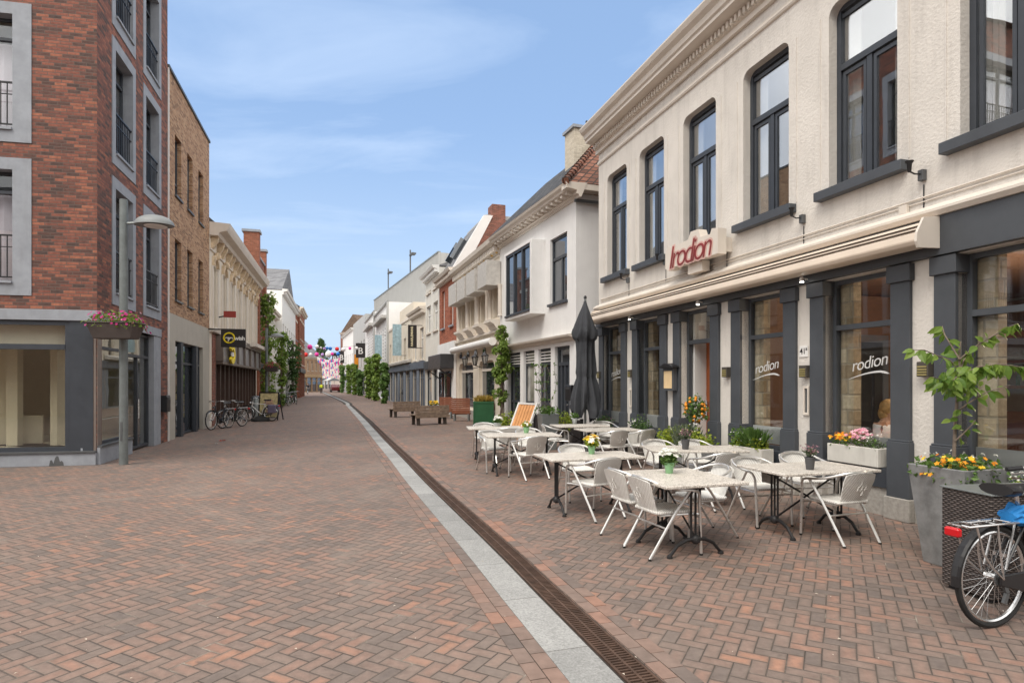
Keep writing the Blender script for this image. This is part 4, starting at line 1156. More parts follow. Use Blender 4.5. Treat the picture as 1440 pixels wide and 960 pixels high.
def green_planter():
    A = MAT; p = G(666,597); t = thing('green_planter', 'large dark green box planter with yellowing grasses by the ornate house', 'planter', p, RR(2))
    b = MB(); b.box(-.0,.82,0,.7,.08,.92); b.build('box', A['greenpaint'], t, bevel=.01)
    r = MB(); r.box(-.02,.84,-.02,.72,.88,.95)
    for x in (-.015,.775): r.box(x,x+.06,-.015,.045,0,.88)
    for x in (-.015,.775): r.box(x,x+.06,.66,.72,0,.88)
    r.build('rim', A['greenpaint'], t, bevel=.005)
    g = MB()
    for _ in range(420):
        v = Vector((random.gauss(0,.55), random.gauss(0,.55), 1)).normalized(); leaf(g, (random.uniform(.1,.72),random.uniform(.1,.6),.93), random.uniform(.15,.36), dirv=v, w=.06)
    g.build('grasses', A['leaf_yel'], t, recalc=False)
green_planter()
def seat_box(px, py, w, label):
    A = MAT; p = G(px,py); t = thing('high_backed_bench', label, 'bench', p, RR(-3), 'red brown slatted seats with high backs')
    b = MB()
    for k in range(8): b.box(0,w,0,.035,.34+k*.088,.42+k*.088)
    b.build('backrest', A['redwood'], t); s = MB()
    for k in range(4): s.box(0,w,.04+k*.11,.14+k*.11,.42,.45)
    s.box(0,w,.04,.5,.3,.36); s.build('seat', A['redwood'], t)
    for x in (.08,w-.08):
        MB().box(x-.03,x+.03,.005,.055,0,.34).build('leg', A['galv'], t); MB().box(x-.03,x+.03,.4,.45,0,.3).build('leg', A['galv'], t)
seat_box(618,588.5,.62,'left red brown slatted high backed seat behind the nearer bench')
seat_box(636,592,.80,'right red brown slatted high backed seat beside the green planter')
t = flower_trough(Fac(G(612,586),473,'R'), 0, .5, -.2, .2, 0, .5, 'low crate of yellow flowers behind the nearer bench', [('foliage',0,1,'leaf_dark',120,.09,.3,'leaf'),('yellow_blossoms',0,1,'fl_yellow',90,.05,.28,'flower')], MAT['palewood'], cat='planter', name='flower_crate', group=None)

# ================================================================== BICYCLES
def bicycle(label, loc, ang, framem, basket=False, lean=0, bags=None, step=True, group='bicycles'):
    A = MAT; t = thing('bicycle', label, 'bicycle', loc, ang, group)
    t.rotation_euler = (lean, 0, ang)
    WB_, R = 1.10, .355
    def wheel(x):
        w = MB(); w.tube([(x+(R-.018)*math.cos(a*math.pi/24), 0, R+(R-.018)*math.sin(a*math.pi/24)) for a in range(48)], .020, 8, closed=True)
        wo = w.build('wheel', A['rubber'], t, smooth=True)
        r = MB(); r.tube([(x+(R-.046)*math.cos(a*math.pi/24), 0, R+(R-.046)*math.sin(a*math.pi/24)) for a in range(48)], .013, 6, closed=True); r.build('rim', A['chrome'], wo, smooth=True)
        s = MB()
        for k in range(32):
            a = 2*math.pi*k/32; b = a+(.55 if k % 2 else -.55); sd = .026 if (k//2) % 2 else -.026
            s.tube([(x+.022*math.cos(b), sd, R+.022*math.sin(b)), (x+(R-.05)*math.cos(a), 0, R+(R-.05)*math.sin(a))], .0016, 4)
        s.tube([(x,-.05,R),(x,.05,R)], .022, 10); s.build('spokes', A['chrome'], wo)
    wheel(0); wheel(WB_)
    hd, bb, st = Vector((.86,0,.82)), Vector((.44,0,.30)), Vector((.26,0,.80))
    f = MB()
    f.tube([(.84,0,.88),(.90,0,.62)], .019, 10)
    if step: f.tube([(.885,0,.68),(.66,0,.42),(.44,0,.30)], .021, 10); f.tube([(.87,0,.75),(.64,0,.52),(.36,0,.50)], .017, 10)
    else: f.tube([(.885,0,.68),(.44,0,.30)], .021, 10); f.tube([(.86,0,.80),(.28,0,.76)], .019, 10)
    f.tube([bb,st], .018, 10)
    for s in (-.055,.055): f.tube([(.44,s*.6,.30),(0,s,R)], .011, 8); f.tube([(.285,s*.4,.70),(0,s,R)], .010, 8)
    f.build('frame', framem, t, smooth=True)
    fk = MB()
    for s in (-.05,.05): fk.tube([(.90,s*.5,.62),(.93,s,.60),(1.02,s,.45),(WB_,s,R)], .012, 8)
    fk.build('fork', A['chrome'], t, smooth=True)
    for x, a0, a1 in ((0, 10, 185), (WB_, 35, 190)):
        fd = MB(); n = 16; rr = R+.022
        for k in range(n):
            p, q = [RR(a0+(a1-a0)*(k+j)/n) for j in (0,1)]
            pr = [(-.032,-.012),(-.018,0),(.018,0),(.032,-.012)]
            for i in range(3):
                (ya, ra), (yb, rb) = pr[i], pr[i+1]
                fd.face((x+(rr+ra)*math.cos(p),ya,R+(rr+ra)*math.sin(p)),(x+(rr+rb)*math.cos(p),yb,R+(rr+rb)*math.sin(p)),(x+(rr+rb)*math.cos(q),yb,R+(rr+rb)*math.sin(q)),(x+(rr+ra)*math.cos(q),ya,R+(rr+ra)*math.sin(q)))
        fd.build('mudguard', A['black'], t, smooth=True, recalc=False)
    sd = MB(); n = 12; prof = [(-.15,.115),(-.13,.125),(-.05,.115),(.03,.06),(.10,.028),(.15,.018)]
    vs = []
    for (x, w) in prof:
        for k in range(n):
            a = 2*math.pi*k/n; vs.append((.18+x, w*math.cos(a), .955+(.034 if math.sin(a) > 0 else .05*(w/.12)**.5)*math.sin(a)+.012*(x < -.1)))
    fs = [(i*n+k,i*n+(k+1)%n,(i+1)*n+(k+1)%n,(i+1)*n+k) for i in range(len(prof)-1) for k in range(n)]+[tuple(range(n)), tuple(range(len(prof)*n-1,(len(prof)-1)*n-1,-1))]
    sd.add(vs, fs); so = sd.build('saddle', A['black'], t, smooth=True)
    sp = MB(); sp.tube([st,(.235,0,.93)], .014, 8); sp.tube([(.16,.03,.92),(.30,.02,.92)], .006, 5); sp.tube([(.16,-.03,.92),(.30,-.02,.92)], .006, 5); sp.build('seat_post', A['chrome'], t, smooth=True)
    h = MB(); h.tube([(.845,0,.86),(.82,0,1.0),(.86,0,1.03)], .013, 8)
    hp = [(.70,.31,1.035),(.76,.29,1.04),(.85,.20,1.05),(.87,.1,1.035),(.87,0,1.03)]
    h.tube(hp+[(x,-y,z) for x,y,z in hp[-2::-1]], .012, 8); ho = h.build('handlebar', A['chrome'], t, smooth=True)
    for s in (-1,1): MB().tube([(.645,s*.325,1.03),(.76,s*.29,1.04)], .018, 8).build('grip', A['black'], ho, smooth=True)
    lv = MB()
    for s in (-1,1): lv.tube([(.79,s*.265,1.03),(.81,s*.30,1.0),(.72,s*.34,.985)], .006, 5)
    lv.build('brake_lever', A['chrome'], ho)
    cb = MB()
    for s in (-1,1): cb.tube([(.79,s*.265,1.02),(.93,s*.2,1.06),(.97,s*.05,.92),(.92,s*.03,.74),(.80 if s < 0 else 1.0,s*.03,.6),(.45 if s < 0 else 1.06,s*.03,.35 if s < 0 else .5)], .0035, 5)
    cb.build('cable', A['black'], t)
    c = MB(); zc = .735
    for s in (-.065,.065):
        c.tube([(.22,s*.5,zc+.03),(.2,s,zc),(-.32,s,zc),(-.36,s*.6,zc+.01)], .008, 6); c.tube([(-.05,s,zc),(-.03,s*1.15,.5),(0,s*1.1,R)], .007, 6)
        c.tube([(-.25,s,zc),(-.20,s*1.15,.55),(-.12,s*1.2,.45),(.0,s*1.1,R)], .007, 6); c.tube([(.12,s,zc),(.02,s*1.1,.42)], .007, 6)
    for x in (-.34,-.2,-.05,.1): c.tube([(x,-.065,zc),(x,.065,zc)], .006, 6)
    c.tube([(-.02,0,zc+.012),(-.25,.0,zc+.012)], .006, 6)
    c.build('carrier', A['chrome'], t, smooth=True)
    MB().box(-.405,-.36,-.05,.05,.665,.725).build('tail_light', A['redlens'], t, bevel=.01)
    cg = MB(); cg.prismy([(-.03,.31),(.40,.20),(.52,.22),(.55,.30),(.50,.39),(.40,.40),(-.03,.38)], -.075, -.055); cg.build('chain_guard', A['black'], t, bevel=.008)
    cr = MB(); cr.tube([(.44,-.09,.30),(.44,.09,.30)], .016, 8); cr.tube([(.44,-.095,.30),(.53,-.10,.16)], .010, 6); cr.tube([(.44,.095,.30),(.35,.10,.44)], .010, 6)
    cr.box(.49,.58,-.20,-.11,.145,.17); cr.box(.30,.40,.11,.20,.43,.455); cr.build('crank', A['chrome'], t)
    dr = MB(); dr.lathe([(.05,-.004),(.055,0),(.05,.004)], (0,0,0), 14); dr.xf(Matrix.Translation((0,-.045,R)) @ Matrix.Rotation(math.pi/2,4,'X'))
    dr.bar((0,-.06,R),(.05,-.06,R-.10),.02,.03); dr.bar((.05,-.06,R-.10),(.02,-.06,R-.17),.02,.03); dr.build('derailleur', A['galvdark'], t)
    hl = MB(); hl.lathe([(.01,-.05),(.04,-.02),(.045,.03),(.02,.032)], (0,0,0), 10); hl.xf(Matrix.Translation((.95,0,.82)) @ Matrix.Rotation(math.pi/2,4,'Y')); hl.build('headlight', A['chrome'], t, smooth=True)
    if basket:
        b = MB(); b.box(.92,1.22,-.2,.2,.78,1.02); b.build('crate', A['black'], t, bevel=.02)
    if bags:
        for s in (-1,1):
            b = MB(); b.box(-.30,.06,s*.08,s*.22,.38,.74); b.build('pannier', bags, t, bevel=.03, seg=2)
    return t
MAT['redlens'] = surf('red_lens', (.55,.01,.015), .2, var=.05)
MAT['navy'] = surf('dark_blue_frame', (.02,.025,.04), .35)
MAT['bagpurple'] = surf('purple_grey_pannier', (.16,.14,.21), .8)
MAT['bluecloth'] = surf('bright_blue_cloth', (.02,.22,.58), .7, var=.2, vs=8, bump=.3, bs=25)
bic = bicycle('silver city bicycle with red tail light parked at the rattan counter', G(1396,881.5), RR(18), MAT['black'], group=None)
bic.name = 'city_bicycle'
def blue_cloth():
    loc = G(1396,881.5)+Vector((.03,0,-.03)); M = Matrix.Translation(loc) @ Matrix.Rotation(RR(18),4,'Z')
    m = MB(); n, k = 40, 20; vs = []
    for i in range(k+1):
        q = i/k; x = .10+.34*q; r = .07*math.sin(math.pi*min(1,.12+q*.82))**.5
        for j in range(n):
            a = 2*math.pi*j/n; w = 1+.13*math.sin(5*a+q*9)+.10*math.sin(9*a-q*8)+.06*math.sin(3*a+q*17)
            vs.append((x, r*1.25*w*math.cos(a), .79+.02*math.sin(q*6)+r*w*math.sin(a)))
    fs = [(i*n+j,i*n+(j+1)%n,(i+1)*n+(j+1)%n,(i+1)*n+j) for i in range(k) for j in range(n)]+[tuple(range(n)), tuple(range((k+1)*n-1,k*n-1,-1))]
    m.add(vs, fs); m.xf(M); o = m.build('blue_bag', MAT['bluecloth'], None, smooth=True)
    tag(o, 'bright blue cloth bundle stuffed on the bicycle carrier below the saddle', 'cloth bag')
blue_cloth()
# ================================================================== LEFT SIDE
LF = Fac(G(235.6,620), 477, 'L')
def rel(o, f, g):           # place an object built in front g's frame under a root in front f's frame
    d = g.o-f.o; o.location = (d.dot(f.d), d.dot(f.n), 0); o.rotation_euler = (0,0,g.ang-f.ang); return o
def stone_window(par, u0, u1, z0, z1, y, fm, gm, fr=.24, rail=True, mull=(), curtain=None, tr=.82, relf=None):
    """window in a wide blue stone surround with a balcony rail"""
    A = MAT; u0, u1 = min(u0,u1), max(u0,u1); a, b, c, d = u0+fr, u1-fr, z0+.24, z1-.24
    s = MB()
    for q in ((u0,a,z0,z1),(b,u1,z0,z1),(a,b,z0,c),(a,b,d,z1)): s.box(q[0],q[1],y-.22,y+.018,q[2],q[3])
    so = s.build('window', A['bluestone'], par)
    fo = MB(); e = .055; yy = y-.2
    for q in ((a,a+e,c,d),(b-e,b,c,d),(a+e,b-e,c,c+e+.03),(a+e,b-e,d-e,d)): fo.box(q[0],q[1],yy-.06,yy,q[2],q[3])
    zt = c+(d-c)*tr; fo.box(a+e,b-e,yy-.06,yy+.004,zt-.03,zt+.03)
    for m in mull: x = a+(b-a)*m; fo.box(x-.035,x+.035,yy-.062,yy+.002,c+e,d-e)
    fo.build('frame', fm, so); MB().box(a+.02,b-.02,yy-.045,yy-.035,c+.02,d-.02).build('pane', gm, so)
    box_part(so, 'sill', A['bluestone'], a+.003, b-.003, y-.2, y+.06, c+.002, c+.05)
    if curtain:
        cm = MB(); n = 14
        for k in range(n):
            x = a+.06+(b-a-.12)*k/n; w = (b-a-.12)/n; dd = .03*(k % 2)
            cm.face((x,yy-.2-dd,c+.05),(x+w,yy-.2-(.03-dd),c+.05),(x+w,yy-.2-(.03-dd),zt),(x,yy-.2-dd,zt))
        cm.build('curtain', curtain, so, recalc=False)
    if rail:
        r = MB(); h = c+1.0; yr = y-.03; r.box(a,b,yr-.02,yr+.02,h-.03,h); r.box(a,b,yr-.015,yr+.015,c+.12,c+.145); r.box(a,b,yr-.012,yr+.012,h-.26,h-.245)
        n = max(4, int((b-a)/.115))
        for k in range(1,n): x = a+(b-a)*k/n; r.box(x-.008,x+.008,yr-.008,yr+.008,c+.14,h-.03)
        r.build('railing', A['black'], so)
    return so
MAT['pinkcurtain'] = surf('pale_lilac_curtain', (.66,.60,.66), .85, var=.05)
def corner_house():
    f, A = LF, MAT
    root = f.root('corner_building', 'tall red brown brick corner building with blue stone window frames on the left', 'building')
    Uc = f.u(136.5); H0 = 13.6
    rows = [(3.47,6.34),(6.62,9.47),(9.72,12.58)]
    cols = [(f.u(190), f.u(157)), (f.u(226), f.u(201))]
    ops = [(a,b,c,d) for a,b in cols for c,d in rows]
    uj0, uj1 = f.u(224.5), f.u(215)      # stone jamb
    ud = f.u(182.5)
    ops.append((uj0, Uc-.0, .0, 3.0))
    w = MB(); wall_mb(w, 0, Uc, 0, H0, ops, rev=.2)
    w.face((0,0,0),(0,-9,0),(0,-9,H0),(0,0,H0)); w.face((0,0,H0),(Uc,0,H0),(Uc,-9,H0),(0,-9,H0))
    w.build('wall', A['redbrick'], root)
    for a,b in cols:
        for c,d in rows: stone_window(root, a, b, c, d, 0, A['anthracite'], A['pglass'], .21, True, (.45,))
    # shop front of the street side
    box_part(root, 'stone_band', A['bluestone'], uj0-.001, Uc+.03, -.25, .05, 3.0, 3.22, bevel=.005)
    sj = box_part(root, 'stone_jamb', A['bluestone'], uj0, uj1, -.3, .03, 0, 2.998, bevel=.005)
    box_part(root, 'plinth', A['bluestone'], ud+.0, Uc, -.3, .06, 0, .36, bevel=.006)
    box_part(root, 'bronze_panel', A['bronze'], f.u(141.5), Uc-.001, -.25, .015, .401, 2.999)
    box_part(root, 'plinth_cap', A['galvdark'], ud, Uc, -.25, .09, .361, .40)
    window(root, ud+.05, f.u(142.5), .41, 2.98, -.04, A['anthracite'], A['shopglass'], .05, .08, trans=(.80,), name='shop_window')
    dw = window(root, uj1+.02, ud-.02, .05, 2.98, -.10, A['anthracite'], A['shopglass'], .06, .09, trans=(.80,), mull=((.5,'low'),), name='shop_door')
    hb = MB(); um = (uj1+ud)/2; hb.tube([(um+.09,-.05,.8),(um+.09,-.05,1.3)], .015, 8); hb.build('door_handle', A['chrome'], dw)
    # the other front
    g = Fac(f.pt(Uc), 0, 'R', (-.98,-.2)); W = 7.0
    zr = [(3.5,6.3),(6.62,9.47),(9.72,12.58)]
    ur = g.u(44.7); wops = [(ur, ur+3.0, c, d) for c, d in zr]+[(g.u(99), W-1.2, .3, 3.0),(.0,g.u(99),.0,3.0)]
    w2 = MB(); wall_mb(w2, 0, W, 0, H0, wops, rev=.2, depth=None)
    w2.face((W,0,0),(W,0,H0),(W,-9,H0),(W,-9,0))
    rel(w2.build('front_wall', A['redbrick'], root), f, g)
    for c, d in zr: rel(stone_window(root, ur, ur+3.0, c, d, 0, A['anthracite'], A['pglass'], .34, True, (.5,), A['pinkcurtain']), f, g)
    rel(box_part(root, 'stone_band', A['bluestone'], -.03, W, -.25, .05, 3.0, 3.22, bevel=.005), f, g)
    rel(box_part(root, 'plinth', A['bluestone'], .0, W, -.3, .06, 0, .26, bevel=.006), f, g)
    rel(box_part(root, 'plinth_cap', A['galvdark'], .0, W, -.25, .09, .262, .30), f, g)
    rel(box_part(root, 'corner_panel', A['anthracite'], g.u(131.5), g.u(98.5), -.25, .02, .30, 2.999), f, g)
    rel(box_part(root, 'bronze_panel', A['bronze'], .012, g.u(131.8), -.25, .012, .30, 2.999), f, g)
    rel(window(root, g.u(98.3), W-1.2, .30, 2.995, -.0, A['anthracite'], A['shopglass'], .09, .09, trans=(.80,), name='shop_window'), f, g)
    # inside: an empty pale shop
    q = [f.pt(.25,-.45), f.pt(Uc-.25,-.45), g.pt(.35,-.45), g.pt(W-.3,-.45), g.pt(W-.3,-6.5), f.pt(.25,-7.5)]
    q = [((Vector((p.x,p.y))-f.o).dot(f.d), (Vector((p.x,p.y))-f.o).dot(f.n)) for p in q]
    rm = MB(); n = len(q)
    rm.face(*[(x,y,.3) for x,y in q]); rm.face(*[(x,y,3.1) for x,y in q])
    for k in (3,4,5):
        a, b = q[k], q[(k+1) % n]; rm.face((a[0],a[1],.3),(b[0],b[1],.3),(b[0],b[1],3.1),(a[0],a[1],3.1))
    rm.build('shop_room', A['roompale'], root, recalc=False)
    cm = MB()
    for (u, y, w_, d_) in ((1.45,-1.6,.14,.5),(2.9,-1.9,.9,.2),(1.5,-2.6,.5,.5),(2.3,-1.5,.22,.22),(3.6,-2.8,.6,.3)): cm.box(u-w_/2,u+w_/2,y-d_/2,y+d_/2,.3,3.1)
    cm.box(2.0,4.6,-2.05,-2.0,.3,.95); rel(cm.build('shop_column', A['roompale'], root), f, g)
    dk = MB(); dk.box(1.08,1.2,-2.45,-2.3,.5,2.5); rel(dk.build('dark_post', A['black'], root), f, g)
    bd = MB(); bd.box(g.u(91), W-1.3, -.36, -.34, 2.42, 2.95); rel(bd.build('ceiling_blind', A['curtain'], root), f, g)
    stn = MB(); ux = g.u(82); zs = [random.uniform(.04,.13) for _ in range(9)]; zs[3] = .2; zs[4] = .21; zs[5] = .17
    stn.prismy([(ux-.13,.002)]+[(ux-.12+.03*k,zs[k]) for k in range(9)]+[(ux+.14,.002)], .0605, .063); rel(stn.build('plinth_stain', A['galvdark'], root), f, g)
    # rooms upstairs
    up = MB()
    for z in (3.3,6.48,9.6,12.7): up.face(*[(x,y,z) for x,y in q])
    q2 = q
    for k in (3,4): a, b = q2[k], q2[k+1]; up.face((a[0],a[1],3.3),(b[0],b[1],3.3),(b[0],b[1],12.7),(a[0],a[1],12.7))
    up.build('upper_rooms', A['roompale'], root, recalc=False)
    return g
LG = corner_house()
def mailbox(f, px0, px1, py0, py1, label):
    A = MAT; u = (f.u(px0,.1)+f.u(px1,.1))/2; z0, z1 = f.z(px0,py1,.1), f.z(px0,py0,.1)
    t = f.root('mailbox', label, 'mailbox', None, u, 0, (z0+z1)/2); h = (z1-z0)/2
    b = MB(); b.prism([(.004,-h),(.17,-h),(.17,h*.75),(.15,h),(.004,h)], -.19, .19); b.build('box', A['black'], t, bevel=.01)
    MB().box(-.14,.14,.171,.18,h*.5,h*.62).build('flap', A['galvdark'], t)
mailbox(LF, 227, 240, 556, 580, 'black mailbox on the brick pier beside the shop door')

MAT['lamphead'] = surf('grey_lamp_head', (.22,.235,.24), .55, .1)
def street_lamp(base, hgt, armdir, label, basketm=None, head=.55):
    A = MAT; t = thing('street_lamp', label, 'street lamp', base, math.atan2(armdir[1], armdir[0]), 'grey street lamps with dome heads')
    p = MB(); p.tube([(0,0,0),(0,0,1.0),(0,0,hgt)], [.085,.082,.078], 16); p.build('pole', A['polegrey'], t, smooth=True)
    MB().box(-.02,.02,-.088,-.08,.5,.9).build('hatch', A['galvdark'], t)
    a = MB(); a.tube([(0,0,hgt-.50),(.14,0,hgt-.49),(.30,0,hgt-.48)], .026, 8); a.build('arm', A['galv'], t, smooth=True)
    h = MB(); L = .80; n, m = 20, 7; vs = []
    for j in range(m+1):
        q = j/m; r = math.cos(q*math.pi/2)
        for k in range(n):
            b = 2*math.pi*k/n; vs.append((.22+L/2+L/2*max(r,.03)*math.cos(b), .28*max(r,.03)*math.sin(b), hgt-.53+.22*math.sin(q*math.pi/2)))
    fs = [(j*n+k,j*n+(k+1)%n,(j+1)*n+(k+1)%n,(j+1)*n+k) for j in range(m) for k in range(n)]+[tuple(range(n-1,-1,-1)), tuple(m*n+k for k in range(n))]
    h.add(vs, fs); ho = h.build('lamp_head', A['lamphead'], t, smooth=True)
    l = MB(); l.lathe([(.21,-.012),(.22,.0)], (.22+L/2+.03,0,hgt-.545), 20); l.build('diffuser', A['whitepaint'], ho)
    return t
lp = G(173.8,653)
street_lamp(lp, 5.55, (1,.06), 'nearest grey dome head street lamp in front of the brick corner building')
lp2 = Vector((-13.25,33.5,0))
street_lamp(at(375,HY,36)-Vector((0,0,EYE)), 5.0, (1,.0), 'second grey dome head street lamp beside the climbing vine on the left')
street_lamp(at(410.5,HY,62)-Vector((0,0,EYE)), 5.2, (1,.0), 'farthest grey dome head street lamp by the orange brick houses')
def hanging_trough(c, ang, label, L=1.0, pet='fl_pink'):
    A = MAT; t = thing('hanging_planter', label, 'hanging planter', c, ang, 'flower planters hung on the street lamps')
    b = MB(); h = .30
    for q in (1,):
        vs = [(-L*.40,-.16,-h),(L*.40,-.16,-h),(L*.40,.16,-h),(-L*.40,.16,-h),(-L/2,-.24,0),(L/2,-.24,0),(L/2,.24,0),(-L/2,.24,0)]
        b.add(vs, [(0,3,2,1),(4,5,6,7),(0,1,5,4),(1,2,6,5),(2,3,7,6),(3,0,4,7)])
    b.box(-L/2-.015,L/2+.015,-.255,.255,.001,.03); b.build('trough', A['darkpot'], t, bevel=.01)
    g, fl, f2 = MB(), MB(), MB()
    for _ in range(420):
        x = random.uniform(-L/2-.03,L/2+.03); y = random.uniform(-.28,.28); leaf(g, (x,y,.02+.22*random.random()*(1-abs(x/L)*.6)-(.1 if abs(y) > .22 or abs(x) > L*.46 else 0)), random.uniform(.05,.09), w=.6)
    for _ in range(95):
        x = random.uniform(-L/2-.1,L/2+.1); y = random.choice((-1,1))*random.uniform(.05,.32); d = max(0,abs(y)-.2)+max(0,abs(x)-L*.42)
        blossom(fl if random.random() < .92 else f2, (x,y,.17+random.uniform(-.08,.1)-d*1.5), random.uniform(.026,.042), 5, (x*.8,y*3,.5))
    g.build('foliage', A['leaf_lime2'], t, recalc=False); fl.build('pink_blossoms', A[pet], t, recalc=False); f2.build('pale_blossoms', A['fl_pale'], t, recalc=False)
MAT['darkpot'] = surf('brown_plastic_trough', (.075,.062,.057), .6)
MAT['leaf_lime2'] = leafmat('bright_leaves', (.10,.17,.03), (.24,.32,.06))
hanging_trough(Vector((lp.x+.06,lp.y-.33,at(176,458,lp.y).z)), RR(4), 'brown flower trough with pink petunias hung on the nearest lamp post', .92)
hp = at(385,518,36); hanging_trough(hp+Vector((0,-.3,.1)), RR(10), 'flower planter with dark red petunias on the second lamp post', .75, 'fl_red')

def buff_house():
    f, A = LF, MAT; u0, u1 = f.u(294.2), -.02
    root = f.root('buff_building', 'three storey buff brick building with grey rendered shop floor next to the corner building', 'building')
    cols = [(246,255),(263.3,270.9),(279,285.6)]
    ops = []
    for i, (a, b) in enumerate(cols):
        ua, ub = f.u(b), f.u(a)
        for (t0, t1) in ((194,278),(338,423)): ops.append((ua, ub, f.z(250,t1), f.z(250,t0)))
    w = MB(); wall_mb(w, u0, u1, 3.82, 11.05, ops, rev=.16, depth=9); w.build('wall', A['bufbrick'], root)
    sa, sb = f.u(285.5), f.u(246.5); zt = f.z(247,479)
    w = MB(); wall_mb(w, u0, u1, 0, 3.819, [(sa,sb,.0,zt)], rev=.2, depth=.25, top=False); w.build('shop_wall', A['greige'], root)
    for o in ops:
        wd = window(root, o[0], o[1], o[2], o[3], -.12, A['anthracite'], A['paleglass'] if o[0] < -2 else A['dglass'], .05, .05, trans=(.24,))
        box_part(wd, 'sill', A['galvdark'], o[0]-.04, o[1]+.04, -.1, .06, o[2]-.06, o[2]-.002)
    window(root, sa, sb, .02, zt, -.12, A['anthracite'], A['dglass'], .06, .08, trans=(.78,), mull=(.27,.62), name='shop_window')
    pm = MB()
    for q in (.10,.22,.74,.86): pass
    for px in (255,276): u = f.u(px); pm.box(u-.13,u+.13,-.1,.03,.0,zt)
    pm.build('shop_pillar', A['anthracite'], root)
    box_part(root, 'coping', A['galvdark'], u0, u1, -.3, .05, 11.05, 11.13)
    box_part(root, 'edge_trim', A['whitepaint'], u1-.06, u1-.0, -.001, .03, 0, 11.04)
    # dark slot windows are cheap; interior stays closed
buff_house()
def optician():
    f, A = LF, MAT; u0, u1 = f.u(361), f.u(294.6)
    root = f.root('ornate_building', 'cream ornate building with rows of bracketed windows above a brown optician shop', 'building')
    n = 7; Wd = (u1-u0); ops = []
    zb, zt = 3.95, 6.45
    for k in range(n):
        c = u1-.95-(Wd-1.6)*k/(n-1)*.985; ops.append((c-.42, c+.42, zb, zt, .25))
    su0, su1 = u0+.6, f.u(303)
    so = (su0, su1, 0, 3.75)
    w = MB(); wall_mb(w, u0, u1, 0, 7.75, ops+[so], rev=.25, depth=8); w.build('wall', A['cream'], root)
    for o in ops:
        wd = window(root, o[0], o[1], o[2], o[3], -.16, A['trimcream'], A['paleglass'], .07, .06, mull=((.5,'low'),), trans=(.62,), r=.2)
        box_part(wd, 'sill', A['trimcream'], o[0]-.08, o[1]+.08, -.1, .12, zb-.1, zb-.002)
        c = (o[0]+o[1])/2; b = MB()
        b.prismy([(c-.52,6.4),(c-.42,6.4),(c-.30,6.62),(c,6.72),(c+.3,6.62),(c+.42,6.4),(c+.52,6.4),(c+.45,6.75),(c,6.92),(c-.45,6.75)], .002, .12)
        b.ball((c,.12,6.85), .14, 1.2, 8, 6); b.build('window_hood', A['ochretrim'], wd)
        for s in (-1,1):
            x = c+s*.62; MB().prism([(0,6.95),(.0,7.5),(.28,7.5),(.24,7.3),(.1,7.05)], x-.09, x+.09).build('bracket', A['ochretrim'], wd)
        pl = MB()
        for s in (-1,1): pl.box(c+s*.55-.06,c+s*.55+.06,.0,.07,3.85,6.38)
        pl.build('side_pilaster', A['trimcream'], wd)
    profile(root, 'cornice', [(0,7.5),(.3,7.5),(.36,7.62),(.62,7.7),(.70,7.85),(.75,7.98),(0,8.02)], u0-.2, u1+.02, A['trimcream'])
    profile(root, 'string_course', [(0,6.93),(.06,6.95),(.06,7.0),(0,7.03)], u0, u1, A['trimcream'])
    profile(root, 'shop_cornice', [(0,3.72),(.14,3.74),(.18,3.86),(0,3.9)], u0, u1, A['trimcream'])
    rf = MB(); rf.prism([(.3,8.02),(-4.2,12.0),(-8,8.02)], u0, u1-1.2); rf.build('roof', A['darktile'], root)
    # brown shop front
    fr = MB(); fr.box(su0,su1,-.1,.28,2.5,2.62); fr.box(su0,su1,-.1,.32,3.52,3.66)
    m = 6
    for k in range(m+1): x = su0+(su1-su0)*k/m; fr.box(x-.08,x+.08,-.1,.30,2.62,3.52)
    fr.build('shop_fascia', A['brownframe'], root, bevel=.01)
    pn = MB()
    for k in range(m): x0, x1 = su0+(su1-su0)*k/m+.09, su0+(su1-su0)*(k+1)/m-.09; pn.box(x0,x1,.05,.2,2.63,3.5)
    pn.build('fascia_panel', A['greypanel2'], root)
    sh = MB(); k = 12
    for i in range(k+1): x = su0+(su1-su0)*i/k; sh.box(x-.09,x+.09,-.2,.02,0,2.5)
    sh.build('shop_frame', A['brownframe2'], root)
    MB().box(su0,su1,-.24,-.18,.0,2.5).build('shop_pane', A['dglass'], root)
    box_part(root, 'brick_pier', A['rustbrick'], su1, su1+.75, -.1, .02, 0, 3.7)
    # projecting logo on the fascia
    c = f.u(324,.3); z = f.z(324,498,.3)
    lg = MB()
    for j in range(28):
        a0, a1 = RR(35+j*10.4), RR(35+(j+1)*10.4)
        q = [(c+.62*math.cos(a0),z+.42*math.sin(a0)),(c+.62*math.cos(a1),z+.42*math.sin(a1)),(c+.36*math.cos(a1),z+.22*math.sin(a1)),(c+.36*math.cos(a0),z+.22*math.sin(a0))]
        lg.prismy(q, .33, .42)
    lo = f.root('ring_logo', 'yellow ring shaped shop logo on the brown optician fascia', 'shop logo', None, 0, 0, 0); lg.build('ring', A['yellow'], lo)
    MB().box(c-.45,c+.1,.34,.40,z-.09,z+.09).build('bar', A['whitepaint'], lo)
    # hanging sign
    pu = f.u(307,.35); s = f.root('hanging_sign', 'black hanging eyewish sign with yellow ring over the street', 'sign', None, pu, 0, f.z(307,466,.9))
    x1 = .45+(340-307)/FOC*f.t(320,1)*1.05
    MB().box(-.05,.05,.45,x1,-.36,.36).build('board', A['signblack'], s, bevel=.01)
    MB().tube([(0,0,.33),(0,.46,.33)], .03, 6).build('arm', A['black'], s)
    wv = x1-.45; ym = .45+wv*.33; rr = wv*.215
    rg = MB(); rg.tube([(.055,ym+rr*math.cos(2*math.pi*k/28),rr*math.sin(2*math.pi*k/28)) for k in range(28)], wv*.032, 6, closed=True); rg.build('ring', A['yellow'], s)
